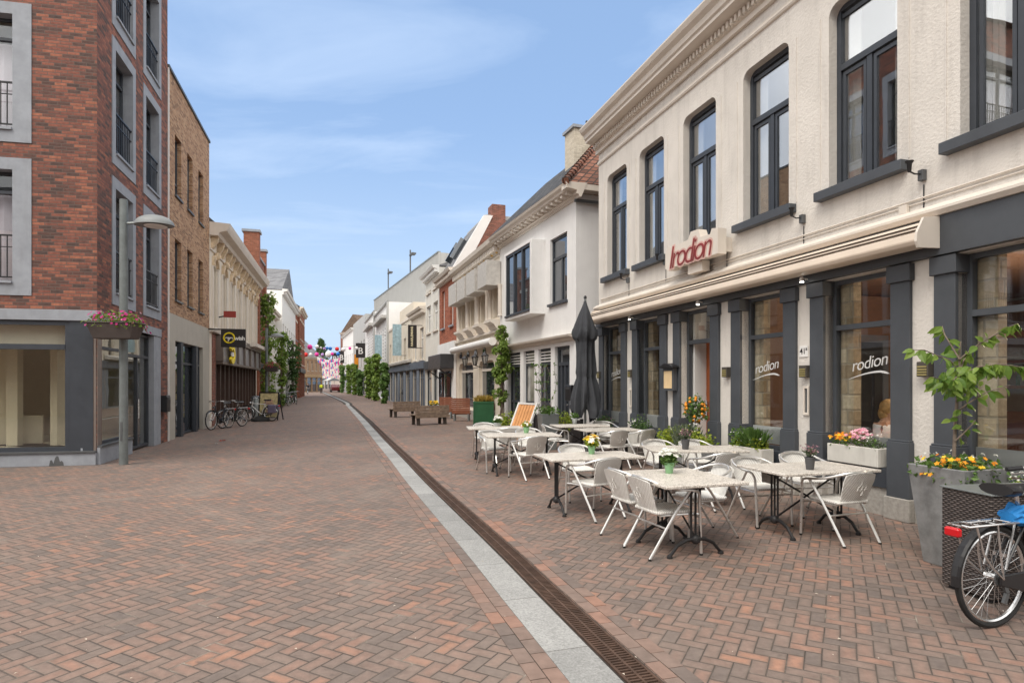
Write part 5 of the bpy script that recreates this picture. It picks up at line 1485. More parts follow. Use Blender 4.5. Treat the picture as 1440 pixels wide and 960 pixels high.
    for tx, q, sz in (('eye',.33,.24),('wish',.76,.25)):
        M = Matrix.Translation((.058,.45+wv*q,-.01)) @ Matrix.Rotation(math.pi/2,4,'Z') @ Matrix.Rotation(math.pi/2,4,'X')
        text_mesh('lettering', tx, A['whitepaint'], s, M, wv*sz, .006, 0, .92, bev=.006)
    r2 = f.root('small_red_sign', 'small red hanging sign high on the cream ornate front', 'sign', None, f.u(309,.1), 0, f.z(312,432,.6))
    MB().box(-.03,.03,.25,.72,-.13,.13).build('board', A['redsign'], r2); MB().tube([(0,0,-.15),(0,.4,-.05)], .03, 6).build('arm', A['black'], r2)
    aw = profile(root, 'rolled_awning', [(0.33,3.66),(.6,3.68),(.62,3.86),(.33,3.92)], u0+.8, u0+5.2, A['trimcream'])
MAT['ochretrim'] = surf('ochre_trim', (.62,.49,.34), .7, var=.3, vs=5)  # ochre tone varied by noise
MAT['brownframe'] = surf('grey_brown_frame', (.16,.13,.11), .5); MAT['brownframe2'] = surf('dark_brown_frame_paint', (.07,.04,.03), .5)
MAT['greypanel2'] = surf('grey_fascia_panel', (.24,.23,.24), .35)
MAT['signblack'] = surf('sign_board_black', (.022,.018,.018), .4); MAT['redsign'] = surf('red_sign', (.3,.04,.03), .5)
optician()
def gen_house(f, u0, u1, h, wm, label, rows, n, name='town_house', fm='whitepaint', gm='dglass', cornice='trimcream', shop=None, roof=None, depth=8, off=0, ww=.5, mull=(.5,), trans=(.68,), plinth=None, ridge=3.2, sill=True, hood=None, shopm='anthracite', shopwall=None, group=None, quoin=None, gable=False):
    """a terrace house: rows = [(z0,z1)], n windows per row, shop = (n panes, top z)"""
    A = MAT; u0, u1 = min(u0,u1), max(u0,u1); W = u1-u0
    root = f.root(name, label, 'building', group); ops = []
    for (z0, z1) in rows:
        for k in range(n):
            c = u0+W*(k+.5)/n; hw = W/n*ww/2; ops.append((c-hw, c+hw, z0, z1))
    sops = []
    if shop:
        ns, zs = shop; pad = .16 if shopwall else .06
        for k in range(ns): a = u0+W*(k+pad)/ns; b = u0+W*(k+1-pad)/ns; sops.append((a, b, .02, zs))
    w = MB(); wall_mb(w, u0, u1, 0, h, ops+sops, rev=.2, y=off, depth=depth); w.build('wall', A[wm], root)
    for o in ops:
        wd = window(root, o[0], o[1], o[2], o[3], off-.12, A[fm], A[gm], .07, .06, mull=[(q,'low') for q in mull], trans=trans)
        if sill: box_part(wd, 'sill', A['trimcream'] if wm != 'orgbrick' else A['bluestone'], o[0]-.08, o[1]+.08, off-.1, off+.1, o[2]-.1, o[2]-.002)
        if hood: box_part(wd, 'lintel', A[hood], o[0]-.1, o[1]+.1, off+.001, off+.05, o[3]+.002, o[3]+.24)
    for o in sops:
        wd = window(root, o[0], o[1], o[2], o[3], off-.12, A[shopm], A['dglass'] if not shopwall else A['blackglass'], .08, .08, trans=(.78,), name='shop_window')
    if shopwall:
        w3 = MB(); wall_mb(w3, u0+.02, u1-.02, 0, shop[1]+.03, sops, rev=.1, y=off+.04); w3.build('shop_surround', A[shopwall], root)
    if shop: box_part(root, 'shop_fascia', A[shopm], u0+.03, u1-.03, off, off+.14, shop[1]+.03, shop[1]+.55, bevel=.01)
    if cornice:
        profile(root, 'cornice', [(off,h-.35),(off+.1,h-.33),(off+.12,h-.12),(off+.38,h-.04),(off+.45,h+.1),(off,h+.13)], u0, u1, A[cornice])
        dentils(root, u0, u1, .34, .14, off+.1, off+.3, h-.28, h-.13, A[cornice], 'dentil_row')
    if roof:
        r = MB(); b = h+.06
        if gable: r.prismy([(u0,b),(u0+W/2,b+ridge),(u1,b)], off-.02, off-depth)
        else: r.prism([(off+.2,b),(off-depth/2,b+ridge),(off-depth,b)], u0+.02, u1-.02)
        r.build('roof', A[roof], root)
    return root
def left_row():
    f, A = LF, MAT
    u = f.u
    root = gen_house(f, u(373), u(361.2), 9.6, 'rustbrick', 'narrow old red brick house with a tall brick party wall on the left side', [(3.5,6.2),(7.1,8.7)], 2, cornice=None, shop=(2,2.4), fm='trimcream', gm='paleglass', hood='offwhite', ww=.55)
    pw = MB(); pw.box(u(361.2)-.7,u(361.2)+.05,-.75,.12,0,11.0); pw.box(u(373)+.02,u(373)+.6,-.5,.1,0,10.6); pw.build('party_wall', A['orgbrick2'], root)
    cp = MB(); cp.box(u(361.2)-.8,u(361.2)+.12,-.85,.2,11.0,11.15); cp.box(u(373)-.03,u(373)+.68,-.6,.18,10.6,10.75); cp.box(u(373)+.6,u(361.2)-.7,-.4,.08,9.6,9.72); cp.build('coping', A['bluestone'], root)
    gen_house(f, u(388), u(373.2), 7.0, 'offwhite', 'white two storey house behind the tallest climbing vine', [(3.9,6.4)], 5, fm='whitepaint', gm='paleglass', shop=(4,2.7), shopm='greige')
    rt = gen_house(f, u(409), u(388.3), 9.2, 'whitepaint', 'tall white house with grey slate roof on the left side', [(4.2,6.6)], 7, fm='whitepaint', gm='paleglass', cornice='whitepaint', roof='slate', ridge=3.0, gable=True, off=.45, depth=10, shop=(5,2.8), shopm='greige')
    gen_house(f, u(416), u(409.2), 9.8, 'orgbrick', 'orange brick house beyond the tall white one', [(3.9,5.6),(6.6,8.6)], 4, fm='whitepaint', cornice='cream', roof='darktile', ridge=2.2, shop=(3,2.9), off=.2, ww=.42, hood='cream')
    gen_house(f, u(424), u(416.2), 10.6, 'orgbrick2', 'farthest orange brick house on the left with pale bands', [(4.0,6.0),(7.0,9.2)], 4, fm='whitepaint', cornice='cream', roof='darktile', ridge=2.6, shop=(4,3.0), off=.4, ww=.42, hood='cream')
    # building at the bend facing the viewer
    g = Fac(at(424.5,HY,118), 0, 'R', (-.96,-.28)); b0 = at(453,HY,125)
    dv = Vector((b0.x-at(424.5,HY,118).x, b0.y-118)); g = Fac((b0.x,b0.y), 0, 'R', (-dv.x,-dv.y)); L = dv.length
    gen_house(g, 0, L, 6.9, 'bufbrick2', 'buff gabled house with timber shop front closing the bend of the street', [(4.2,6.3)], 5, fm='cream', cornice='cream', roof='slate', ridge=5.0, shop=(4,2.9), shopm='palewood', depth=11, ww=.34)
    for i, (x0, x1, Y, h, m, lab, rf) in enumerate(((452,466,185,7.5,'pinkwall','pale pink house far at the end of the street','rooftile'),(464,481,200,8.0,'offwhite','off white house far at the end of the street','rooftile'))):
        a, b = at(x1,HY,Y), at(x0,HY,Y+6); d = Vector((a.x-b.x, a.y-b.y)); gg = Fac((a.x,a.y), 0, 'R', (-d.x,-d.y))
        gen_house(gg, 0, d.length, h, m, lab, [(4.0,6.2)], 3, fm='whitepaint', roof=rf, shop=(3,2.8), ww=.4, ridge=2.4)
MAT['orgbrick2'] = brickmat('orange_brown_brick', [(0,(.20,.07,.042)),(.5,(.28,.095,.055)),(1,(.36,.13,.08))], (.28,.2,.15), .21, .06, .006)
MAT['bufbrick2'] = brickmat('buff_orange_brick', [(0,(.36,.22,.13)),(.5,(.46,.30,.18)),(1,(.54,.36,.24))], (.4,.33,.26), .21, .06, .006)
MAT['pinkwall'] = surf('pale_pink_render', (.60,.52,.47), .85)
left_row()
def mirrored_row():
    bh = Fac((14,-17), 0, 'R', (-1,-.03))
    gen_house(bh, 0, 19, 8.6, 'offwhite', 'pale two storey house opposite the corner, seen only mirrored in the shop glass', [(4.2,6.8)], 6, fm='whitepaint', shop=(5,2.9), roof='darktile')
    bh = Fac((-5.2,-17.6), 0, 'R', (-1,-.03))
    gen_house(bh, 0, 24, 9.4, 'bufbrick2', 'buff brick house opposite the corner, seen only mirrored in the shop glass', [(4.2,6.8)], 8, fm='whitepaint', shop=(6,2.9), roof='darktile')
mirrored_row()

# ================================================================== RIGHT SIDE BEYOND THE RESTAURANT
R2 = Fac(RF.pt(RF.u(810)), 412, 'R')
def white_house():
    f, A = R2, MAT; W = f.u(703)
    root = f.root('white_house', 'white rendered house with box bay window next to the restaurant', 'building')
    by0, by1 = f.u(747,.5), f.u(709,.5)
    wo = (f.u(797)-.02, f.u(774)+.02, 4.25, 6.34)
    posts = [(715,731.5),(736,751.5),(757,774.5),(780,801)]
    so = [(f.u(b), f.u(a), .12 if i == 3 else .35, 2.86) for i, (a, b) in enumerate(posts)]
    w = MB(); wall_mb(w, 0, W, 0, 7.3, [wo]+so, rev=.18)
    w.face((0,0,0),(0,-1.25,0),(0,-1.25,7.3),(0,0,7.3)); w.face((W,0,0),(W,0,7.3),(W,-8,7.3),(W,-8,0)); w.build('wall', A['white'], root)
    sm = MB(); sm.face((0,-1.25,0),(0,-8,0),(0,-8,9.5),(0,-1.25,7.6)); sm.build('side_wall', A['darkbrick'], root)
    cmb = MB()
    for k in range(19): cmb.box(-.1+k*.37, .03+k*.37, .141, .33, 7.22, 7.319)
    cmb.prism([(0,7.10),(.05,7.10),(.08,7.17),(.14,7.19),(.14,7.29),(.38,7.32),(.40,7.37),(.47,7.43),(.50,7.50),(-.2,7.52)], -.35, W); cmb.build('cornice', A['trimcream'], root)
    MB().box(-.34,-.0,-1.2,.47,7.325,7.495).build('cornice_return', A['trimcream'], root)
    MB().tube([(-.12,.1,7.05),(-.12,-2.2,7.1)], .05, 8).build('gutter', A['galvdark'], root)
    # hipped roof with dark front and red end
    E = [(-.35,.5),(W,.5),(W,-8),(-.35,-8)]; zr, z0 = 9.98, 7.51
    r1, r2 = (2.4,-2.0,zr), (W,-2.0,zr)
    m = MB(); m.face((E[0][0],E[0][1],z0),(E[1][0],E[1][1],z0),r2,r1); m.build('roof', A['darktile'], root, recalc=False)
    m = MB(); m.face((E[3][0],E[3][1],z0),(E[0][0],E[0][1],z0),r1); m.face((E[2][0],E[2][1],z0),(E[3][0],E[3][1],z0),r1,r2); m.face((W,.5,z0),(W,-8,z0),r2); m.build('hip_end', A['rooftile'], root, recalc=False)
    hp = MB(); p = Vector((E[0][0],E[0][1],z0)); q = Vector(r1); n = 16
    for k in range(n): hp.tube([p.lerp(q,k/n), p.lerp(q,(k+.95)/n)], [.12,.09], 8)
    hp.build('hip_tiles', A['rooftile'], root, smooth=True)
    ch = MB(); ch.box(2.6,3.35,-1.95,-1.2,8.0,10.45); cho = ch.build('chimney', A['chimney'], root); MB().box(2.53,3.42,-2.02,-1.13,10.45,10.55).build('chimney_cap', A['bluestone'], cho)
    # bay
    zb0, zb1 = 4.0, 6.46
    bm = MB(); e = .13
    bm.box(by0,by1,0.001,.5,zb0,zb0+.12); bm.box(by0,by1,.001,.5,zb1-.1,zb1)
    bm.box(by0,by0+.13,.001,.5,zb0+.12,zb1-.1); bm.box(by1-e,by1,.001,.5,zb0+.12,zb1-.1)
    bay = bm.build('bay_window', A['white'], root, bevel=.006)
    b2 = MB(); a, b, cz, dz = by0+.13, by1-e, zb0+.12, zb1-.1
    for q in ((a,a+.08,cz,dz),(b-.08,b,cz,dz),(a+.08,b-.08,cz,cz+.08),(a+.08,b-.08,dz-.08,dz)): b2.box(q[0],q[1],.38,.47,q[2],q[3])
    for k in (1,2): x = a+(b-a)*k/3; b2.box(x-.05,x+.05,.382,.468,cz+.08,dz-.08)
    b2.build('frame', A['anthracite'], bay); MB().box(a+.02,b-.02,.40,.41,cz+.02,dz-.02).build('pane', A['dglass'], bay)
    box_part(bay, 'sill', A['anthracite'], a, b, .40, .54, cz-.02, cz+.035)
    wd = window(root, wo[0], wo[1], wo[2], wo[3], -.08, A['anthracite'], A['dglass'], .075, .07, mull=((.42,'low'),), trans=(.68,))
    box_part(wd, 'sill', A['anthracite'], wo[0]-.06, wo[1]+.06, -.1, .09, wo[2]-.08, wo[2]-.002)
    for i, o in enumerate(so):
        if i < 3:
            w1 = window(root, o[0], o[1], o[2], o[3], -.1, A['anthracite'], A['paleglass'] if i == 1 else A['dglass'], .07, .07, trans=(.27,.8), name='window')
            bl = MB()
            for k in range(4): bl.box(o[0]+.07,o[1]-.07,-.085+.01,-.06,o[3]-.14-k*.1,o[3]-.1-k*.1)
            bl.build('blind', A['whitepaint'], w1)
        else:
            dr = window(root, o[0], o[1], o[2], o[3], -.1, A['anthracite'], A['dglass'], .09, .08, trans=(.80,), mull=((.25,'low'),(.5,'low'),(.75,'low')), name='front_door')
            MB().tube([(o[0]+.2,-.06,1.05),(o[0]+.2,.0,1.05)], .03, 8).build('door_knob', A['chrome'], dr)
    profile(root, 'shop_cornice', [(0,2.98),(.08,3.0),(.1,3.06),(.24,3.1),(.26,3.16),(0,3.2)], -.0, W, A['trimcream'])
    box_part(root, 'plinth', A['galvdark'], 0.0, W, .001, .03, 0, .34)
white_house_root = None
MAT['chimney'] = brickmat('cream_painted_brick', [(0,(.50,.44,.35)),(1,(.62,.56,.46))], (.46,.41,.33), .22, .065, .008)
white_house()
mailbox(R2, 796, 807, 541, 563, 'dark grey mailbox beside the front door of the white house')
t = thing('low_fence', 'low black board fence closing the gap beside the restaurant', 'fence', R2.pt(-1.7,.0), R2.ang)
MB().box(.0,3.4,.62,.66,.05,.72).build('board', MAT['black'], t); fp = MB(); [fp.box(x-.03,x+.03,.60,.68,0,.76) for x in (.05,1.7,3.35)]; fp.build('post', MAT['black'], t)

P3 = R2.pt(R2.u(703))
R3 = Fac((P3.x,P3.y), 445, 'R')
def ornate_house():
    f, A = R3, MAT; W = f.u(642)
    root = f.root('ornate_cream_house', 'cream ornate house with gilded stars and box blinds on the right side', 'building')
    hw = f.z(702,345)
    wins = [(649,656.5),(662,669.5),(676.5,684.5),(694,702.2)]
    z1 = f.z(697,404); z0 = f.z(697,447)
    ops = [(f.u(b)+.02, f.u(a), z0, z1) for a, b in wins]
    so = [(W*.1,W*.42,.45,2.7,.4),(W*.55,W*.93,.45,2.7,.4)]
    w = MB(); wall_mb(w, 0, W, 0, hw+.2, ops+so, rev=.25, depth=8); w.build('wall', A['cream'], root)
    for o in ops:
        wd = window(root, o[0], o[1], o[2], o[3], -.16, A['trimcream'], A['paleglass'], .07, .06, mull=((.5,'low'),), trans=(.7,))
        c = (o[0]+o[1])/2; hw2 = (o[1]-o[0])/2+.28
        MB().box(c-hw2,c+hw2,.02,.62,z1-.05,z1+.95).build('blind_box', A['greywhite'], wd, bevel=.01)
        cb = MB(); cb.prism([(0,z0-.5),(.0,z0-.12),(.4,z0-.12),(.4,z0-.22),(.25,z0-.3),(.12,z0-.5)], c-hw2*.7, c+hw2*.7); cb.build('balconette', A['trimcream'], wd)
        cc = MB()
        for s in (-1,1): MB().lathe([(.1,0),(.08,.08),(.08,z1-z0-.2),(.11,z1-z0)], (c+s*(hw2+.02),.06,z0), 10).build('column', A['trimcream'], wd)
        st = MB()
        for k in range(2):
            MB().ball((c-hw2+.3+k*(hw2),.08,z1+1.45), .13, 1.3, 8, 5).build('gilded_star', A['gold'], wd)
    profile(root, 'cornice', [(0,hw-.35),(.08,hw-.35),(.1,hw-.05),(.3,hw),(.42,hw+.08),(.46,hw+.24),(0,hw+.26)], 0, W, A['trimcream'])
    dentils(root, 0, W, .28, .13, .08, .28, hw-.28, hw-.06, A['trimcream'])
    profile(root, 'string_course', [(0,z1+1.15),(.06,z1+1.17),(.06,z1+1.23),(0,z1+1.25)], 0, W, A['trimcream'])
    profile(root, 'string_course', [(0,z0-.62),(.12,z0-.6),(.12,z0-.52),(0,z0-.5)], 0, W, A['trimcream'])
    aw = MB(); za = f.z(660,487,.3); aw.tube([(.25,.24,za),(W-.1,.24,za)], .17, 12); aw.build('rolled_awning', A['whitepaint'], root, smooth=True)
    for o in so:
        sw = window(root, o[0], o[1], o[2], o[3], -.14, A['trimcream'], A['dglass'], .09, .08, trans=(.82,), r=.35, name='shop_window')
    ar = MB()
    for k in range(5): ar.prismy([(W*(.1+.19*k)-.25+.25*(1-math.cos(a)),2.98+.32*math.sin(a)) for a in [i*math.pi/8 for i in range(9)]], .002, .04)
    ar.build('arched_light', A['dglass'], root)
    box_part(root, 'plinth', A['granite'], .0, W, .001, .04, 0, .42)
    rf = MB(); rf.prism([(.2,hw+.27),(-4.2,hw+1.0),(-8,hw+.27)], .02, W-.02); rf.build('roof', A['rooftile'], root)
    lant = None
    for i, (px, py) in enumerate(((654,507),(668,505),(682,503))):
        u, z = f.u(px,.6), f.z(px,py,.6); lab = ['leftmost black wall lantern on the ornate cream house','middle black wall lantern on the ornate cream house','rightmost black wall lantern on the ornate cream house'][i]
        if lant is None:
            lant = f.root('wall_lantern', lab, 'lantern', 'black wall lanterns on the ornate house', u, 0, z)
            h = MB(); h.tube([(0,.0,-.3),(0,.3,-.36),(0,.6,-.26)], .018, 6); h.lathe([(.15,.08),(.16,.1),(.04,.2),(.012,.28)], (0,.6,0), 6); h.lathe([(.08,-.26),(.08,-.23)], (0,.6,0), 6); [h.tube([(.075*math.cos(a),.6+.075*math.sin(a),-.24),(.14*math.cos(a),.6+.14*math.sin(a),.09)], .011, 4) for a in [k*math.pi/3 for k in range(6)]]; h.build('body', A['black'], lant)
            MB().lathe([(.065,-.23),(.125,.08)], (0,.6,0), 6).build('glass', A['paleglass'], lant)
        else: dup(lant, f.pt(u,0,z), f.ang, lab)
MAT['greywhite'] = surf('grey_white_slats', (.50,.48,.45), .6, var=.15, vs=8); MAT['gold'] = surf('gold_leaf', (.6,.36,.08), .35, .6)
ornate_house()
def right_row():
    A = MAT; f = R3; u = f.u
    hr = f.z(641,383)
    def zz(px, py): return f.z(px,py)
    r = gen_house(f, u(641.8), u(618), zz(618,398), 'orgbrick', 'red brick upper storey house with white ground floor and black awning', [(zz(630,459),zz(630,405))], 2, fm='whitepaint', cornice='trimcream', ww=.34, mull=(), trans=(), gm='dglass')
    box_part(r, 'white_band', A['white'], u(641.8)+.01, u(618)-.01, .002, .12, 0, zz(630,482)); 
    hb = MB(); ub = u(641.8); ue = f.u(602,.85); hb.box(ub+.05, ue, .125, .85, zz(620,520,), zz(620,502)); hb.build('black_canopy', A['canopy'], r, bevel=.02)
    sw = MB()
    for q in (.15,.55): a = u(641.8)+(u(618)-u(641.8))*q; sw.box(a,a+1.6,.121,.14,.3,zz(620,523))
    sw.build('shop_pane', A['dglass'], r)
    st = MB(); st.bar((ub+.5,.15,2.0),(ub+.5,.8,zz(620,521)),.06,.06); st.bar((u(621),.15,2.0),(u(621),.8,zz(620,521)),.06,.06); st.build('strut', A['black'], r)
    h4 = zz(618,398)+.1; ua4, ub4 = u(641.8), u(618)
    lo, hi = min(ua4,ub4), max(ua4,ub4)
    rm = MB(); rm.prism([(.15,h4),(-1.55,10.62),(-5,10.62),(-8,h4)], lo+.25, hi); rm.build('roof', A['slate'], r)
    gb = MB(); gb.prism([(-.55,h4),(-1.85,10.5),(-5,10.5),(-8,h4)], lo-.02, lo+.24); gb.build('brick_gable', A['rustbrick'], r)
    gw = MB(); gw.prism([(.2,h4),(-1.5,10.72),(-2.0,10.72),(-.52,h4)], lo-.05, lo+.22); gw.build('white_gable_edge', A['whitepaint'], r)
    sk = MB()
    for q in (.35,.62): x = lo+(hi-lo)*q; sk.bar((x,-.02-.35,h4+.62+.06),(x,-1.0,h4+1.72+.06),.9,.08,(1,0,0))
    sk.build('skylight', A['dglass'], r)
    c4 = MB(); c4.box(lo+.1,lo+.95,-2.75,-2.0,10.3,11.4); c4.build('chimney', A['rustbrick'], r)
    dm = MB(); ur = (u(641.8)+u(618))/2; dm.box(lo+.3,hi,-4.9,-1.7,10.62,10.85); dm.build('roof_edge', A['greypanel'], r)
    gen_house(f, u(617.8), u(598.5), zz(600,392), 'offwhite', 'narrow tall off white house with arched attic window', [(zz(608,466),zz(608,427)),(zz(608,428)+.9,zz(608,405))], 2, fm='whitepaint', gm='paleglass', cornice='whitepaint', ww=.62, roof='slate', ridge=1.6, shop=(2,2.6))
    u6 = u(598.3); p = f.pt(u6)
    g = Fac((p.x,p.y), 432, 'R'); v = g.u
    def z6(px, py): return g.z(px,py)
    r6 = gen_house(g, 0, v(579), z6(590,438), 'cream', 'small cream house with bracketed cornice and black projecting sign', [(z6(588,506),z6(588,463))], 2, fm='whitepaint', gm='paleglass', cornice='trimcream', ww=.5, shop=(2,2.7), shopm='bluegrey2', shopwall='bluegrey')
    r7 = gen_house(g, v(578.7), v(547), z6(560,459), 'cream2', 'modern cream flat house above a dark blue grey shop front', [(z6(560,509),z6(560,480))], 6, fm='cream2', gm='dglass', cornice=None, ww=.45, mull=(), trans=(), shop=(4,2.7), shopm='bluegrey2', shopwall='bluegrey', sill=False)
    box_part(r7, 'coping', A['trimcream'], v(578.7), v(547), -.3, .07, z6(560,459), z6(560,459)+.18)
    up = MB(); hh = z6(560,459); up.box(v(566),v(549),-6,-.9,hh,hh+1.9); up.box(v(578),v(566)-.2,-5,-1.4,hh,hh+1.2); up.build('roof_storey', A['cream2'], r7)
    an = profile(r7, 'rolled_awning', [(.02,3.35),(.3,3.32),(.34,3.5),(.02,3.62)], v(578)-.2, v(548), A['greywhite'])
    # projecting signs and banners
    def banner(fr, px0, px1, py0, py1, label, m, txt=None, tm=None, vertical=False, grp=None, name='banner', sz=.5):
        uc = fr.u(px0,.4); T = fr.t(px0,.4); w = abs(px1-px0)/FOC*T*1.02; zt, zb = fr.z(px0,py0,.4), fr.z(px0,py1,.4)
        b = fr.root(name, label, 'banner' if name == 'banner' else 'sign', grp, uc, 0, zb); h = zt-zb
        MB().box(-.03,.03,.4,.4+w,0,h).build('cloth' if name == 'banner' else 'board', A[m], b)
        ar = MB(); ar.tube([(0,0,.02),(0,.4+w,.02)], .025, 6); ar.tube([(0,0,h-.02),(0,.4+w,h-.02)], .025, 6); ar.build('bracket', A['black'], b)
        if txt:
            ym = .4+w/2
            R0 = Matrix.Rotation(-math.pi/2,4,'Z') @ Matrix.Rotation(math.pi/2,4,'X')
            for (tx, dy, dz, s) in txt:
                M = Matrix.Translation((-.034, ym+dy*w, h*dz)) @ R0
                if vertical: M = M @ Matrix.Rotation(math.pi/2,4,'Z')
                text_mesh('lettering', tx, A[tm], b, M, s*h, .004, 0, 1.0, bev=.006 if s > .1 else 0)
        return b
    banner(g, 586, 598, 457, 489.5, 'tall black projecting sign with cream upright lettering', 'signblack', [('HAARLEMANS', .05, .5, .135)], 'creamletter', True, name='projecting_sign')
    banner(g, 564.5, 576.5, 456, 500, 'pale blue banner hung on the modern cream house', 'blueban', grp='pale blue street banners')
    # white perforated stores
    p7 = g.pt(v(547)); h1 = Fac((p7.x,p7.y), 445, 'R')
    ua, ub, uc = h1.u(546.8), h1.u(527.5), h1.u(514)
    def zz8(px, py): return h1.z(px, py)
    for (a, b, hh, lab) in ((ua,ub,zz8(530,443),'nearer white store front with rows of small square openings'),(ub+.1,uc,zz8(520,447),'farther white store front with rows of small square openings')):
        r = h1.root('white_store', lab, 'building'); W = b-a
        w = MB(); wall_mb(w, a, b, 0, hh, [(a+.4,b-.4,.1,3.0)], rev=.4, depth=9); w.build('wall', A['white'], r)
        MB().box(a+.4,b-.4,-.45,-.38,.1,3.0).build('shop_pane', A['dglass'], r)
        sq = MB()
        for cc in (.22,.36,.5,.64):
            for j in range(10): x = a+W*cc; z = hh*.42+j*hh*.036; sq.box(x-.14,x+.14,.002,.02,z,z+.2)
        sq.build('square_openings', A['galvdark'], r)
        box_part(r, 'ledge', A['greywhite'], a+W*.15, b-W*.12, .0, .55, hh*.86, hh*.89)
        ed = MB(); ed.box(a,a+.35,.0,.2,0,hh+.1); ed.box(a,b,0,.22,hh,hh+.12); ed.build('edge_frame', A['greypanel'], r)
    banner(h1, 537, 546.5, 471, 507, 'pale blue banner beside the nearer white store', 'blueban', grp='pale blue street banners')
    p8 = h1.pt(uc); d2 = at(482,HY,125)-at(514,HY,h1.t(514)); k1 = Fac((p8.x,p8.y), 0, 'R', (d2.x,d2.y)); L = Vector((d2.x,d2.y)).length
    r = gen_house(k1, .1, L*.45, k1.z(505,449), 'greypanel', 'white panelled building with tall narrow windows down the right side', [(4.2,8.2)], 5, fm='whitepaint', gm='dglass', cornice=None, ww=.3, mull=(), trans=(), shop=(4,3.0), sill=False)
    r = gen_house(k1, L*.45+.1, L, k1.z(490,467), 'white', 'lower white building at the far bend on the right side', [(4.2,7.0)], 6, fm='whitepaint', gm='dglass', cornice='whitepaint', ww=.35, shop=(4,3.0))
    Bt = [('B', .0, .45, .62)]
    banner(h1, 513.5, 526, 482.5, 503, 'nearest black banner with a white letter B above the vines', 'signblack', Bt, 'whitepaint', grp='black letter B banners')
    banner(k1, 484, 491.5, 493.5, 510.5, 'middle black banner with a white letter B above the far vines', 'signblack', Bt, 'whitepaint', grp='black letter B banners')
    banner(k1, 474.5, 481.5, 496, 512, 'farthest black banner with a white letter B beside the blue lantern', 'signblack', Bt, 'whitepaint', grp='black letter B banners')
    banner(k1, 504, 509.5, 498, 517, 'orange banner hung among the vines', 'orangeban')
    # brick gabled house beyond
    b1, b2 = at(471,HY,150), at(506,HY,141); dv = b1-b2; q = Fac((b2.x,b2.y), 0, 'R', (dv.x,dv.y)); 
    gen_house(q, 0, Vector((dv.x,dv.y)).length, 14.2, 'rustbrick', 'brown brick gabled house rising behind the white stores', [(6,8.5),(10,12.2)], 4, cornice='trimcream', roof='rooftile2', ridge=4.2, gable=True, ww=.3, off=-1.5, depth=14)
    # metal clad parking deck above the shops
    A1, A2 = at(617,HY,58), at(526,HY,92); dv = A2-A1; d = Fac((A1.x,A1.y), 0, 'R', (dv.x,dv.y)); L = Vector((dv.x,dv.y)).length
    rt = d.root('parking_deck', 'large pale metal clad upper deck behind the white stores', 'building'); zt = at(617,354,58).z; zt = zt-.05
    m = MB(); m.box(0,L,-5,0,5,zt); m.build('wall', A['greypanel'], rt)
    rb = MB(); n = 90
    for k in range(n): x = L*k/n; rb.box(x,x+.10,0,.06,6,zt-.02)
    for k in range(8): y = -5*k/8; rb.box(-.06,0,y-.12,y,6,zt-.02)
    rb.build('cladding_rib', A['greypanel'], rt)
    ml = MB(); ml.box(.0,L,-.2,.1,zt,zt+.12); ml.build('coping', A['galv'], rt)
    dl = None
    for i, (px, yb, yt) in enumerate(((577,376,345),(546,402,374))):
        uu = d.u(px,-1); T = d.t(px,-1); hgt = (yb-yt)/FOC*T+1.0
        lab = ['nearer slim lamp post on top of the metal clad deck','farther slim lamp post on top of the metal clad deck'][i]
        t = d.root('deck_lamp', lab, 'street lamp', 'slim lamp posts on the parking deck', uu, -1, zt)
        pp = MB(); pp.tube([(0,0,0),(0,0,hgt)], .09, 8); pp.build('pole', A['galvdark'], t)
        hh = MB(); hh.box(-1.6,0,-.15,.15,hgt-.75,hgt-.6); hh.box(-1.9,-.9,-.28,.28,hgt-.85,hgt-.68); hh.build('lamp_head', A['galvdark'], t)
    return g, h1, k1
MAT['blackglass'] = darkglass('black_shop_glass', (.012,.013,.016), .03)
MAT['canopy'] = surf('black_canopy_panel', (.05,.05,.055), .35); MAT['bluegrey2'] = surf('blue_grey_shop_paint', (.10,.12,.155), .5)
MAT['cream2'] = surf('warm_cream_render', (.62,.56,.47), .8, var=.05); MAT['blueban'] = surf('pale_blue_banner', (.30,.42,.47), .8, var=.25, vs=5)
MAT['orangeban'] = surf('orange_banner', (.75,.28,.02), .7); MAT['creamletter'] = surf('cream_letters', (.72,.64,.42), .6)
MAT['rooftile2'] = brickmat('brown_roof_tiles', [(0,(.12,.08,.06)),(1,(.22,.15,.11))], (.05,.04,.03), .25, .22, .03, half=0)
R6, R8, R9 = right_row()
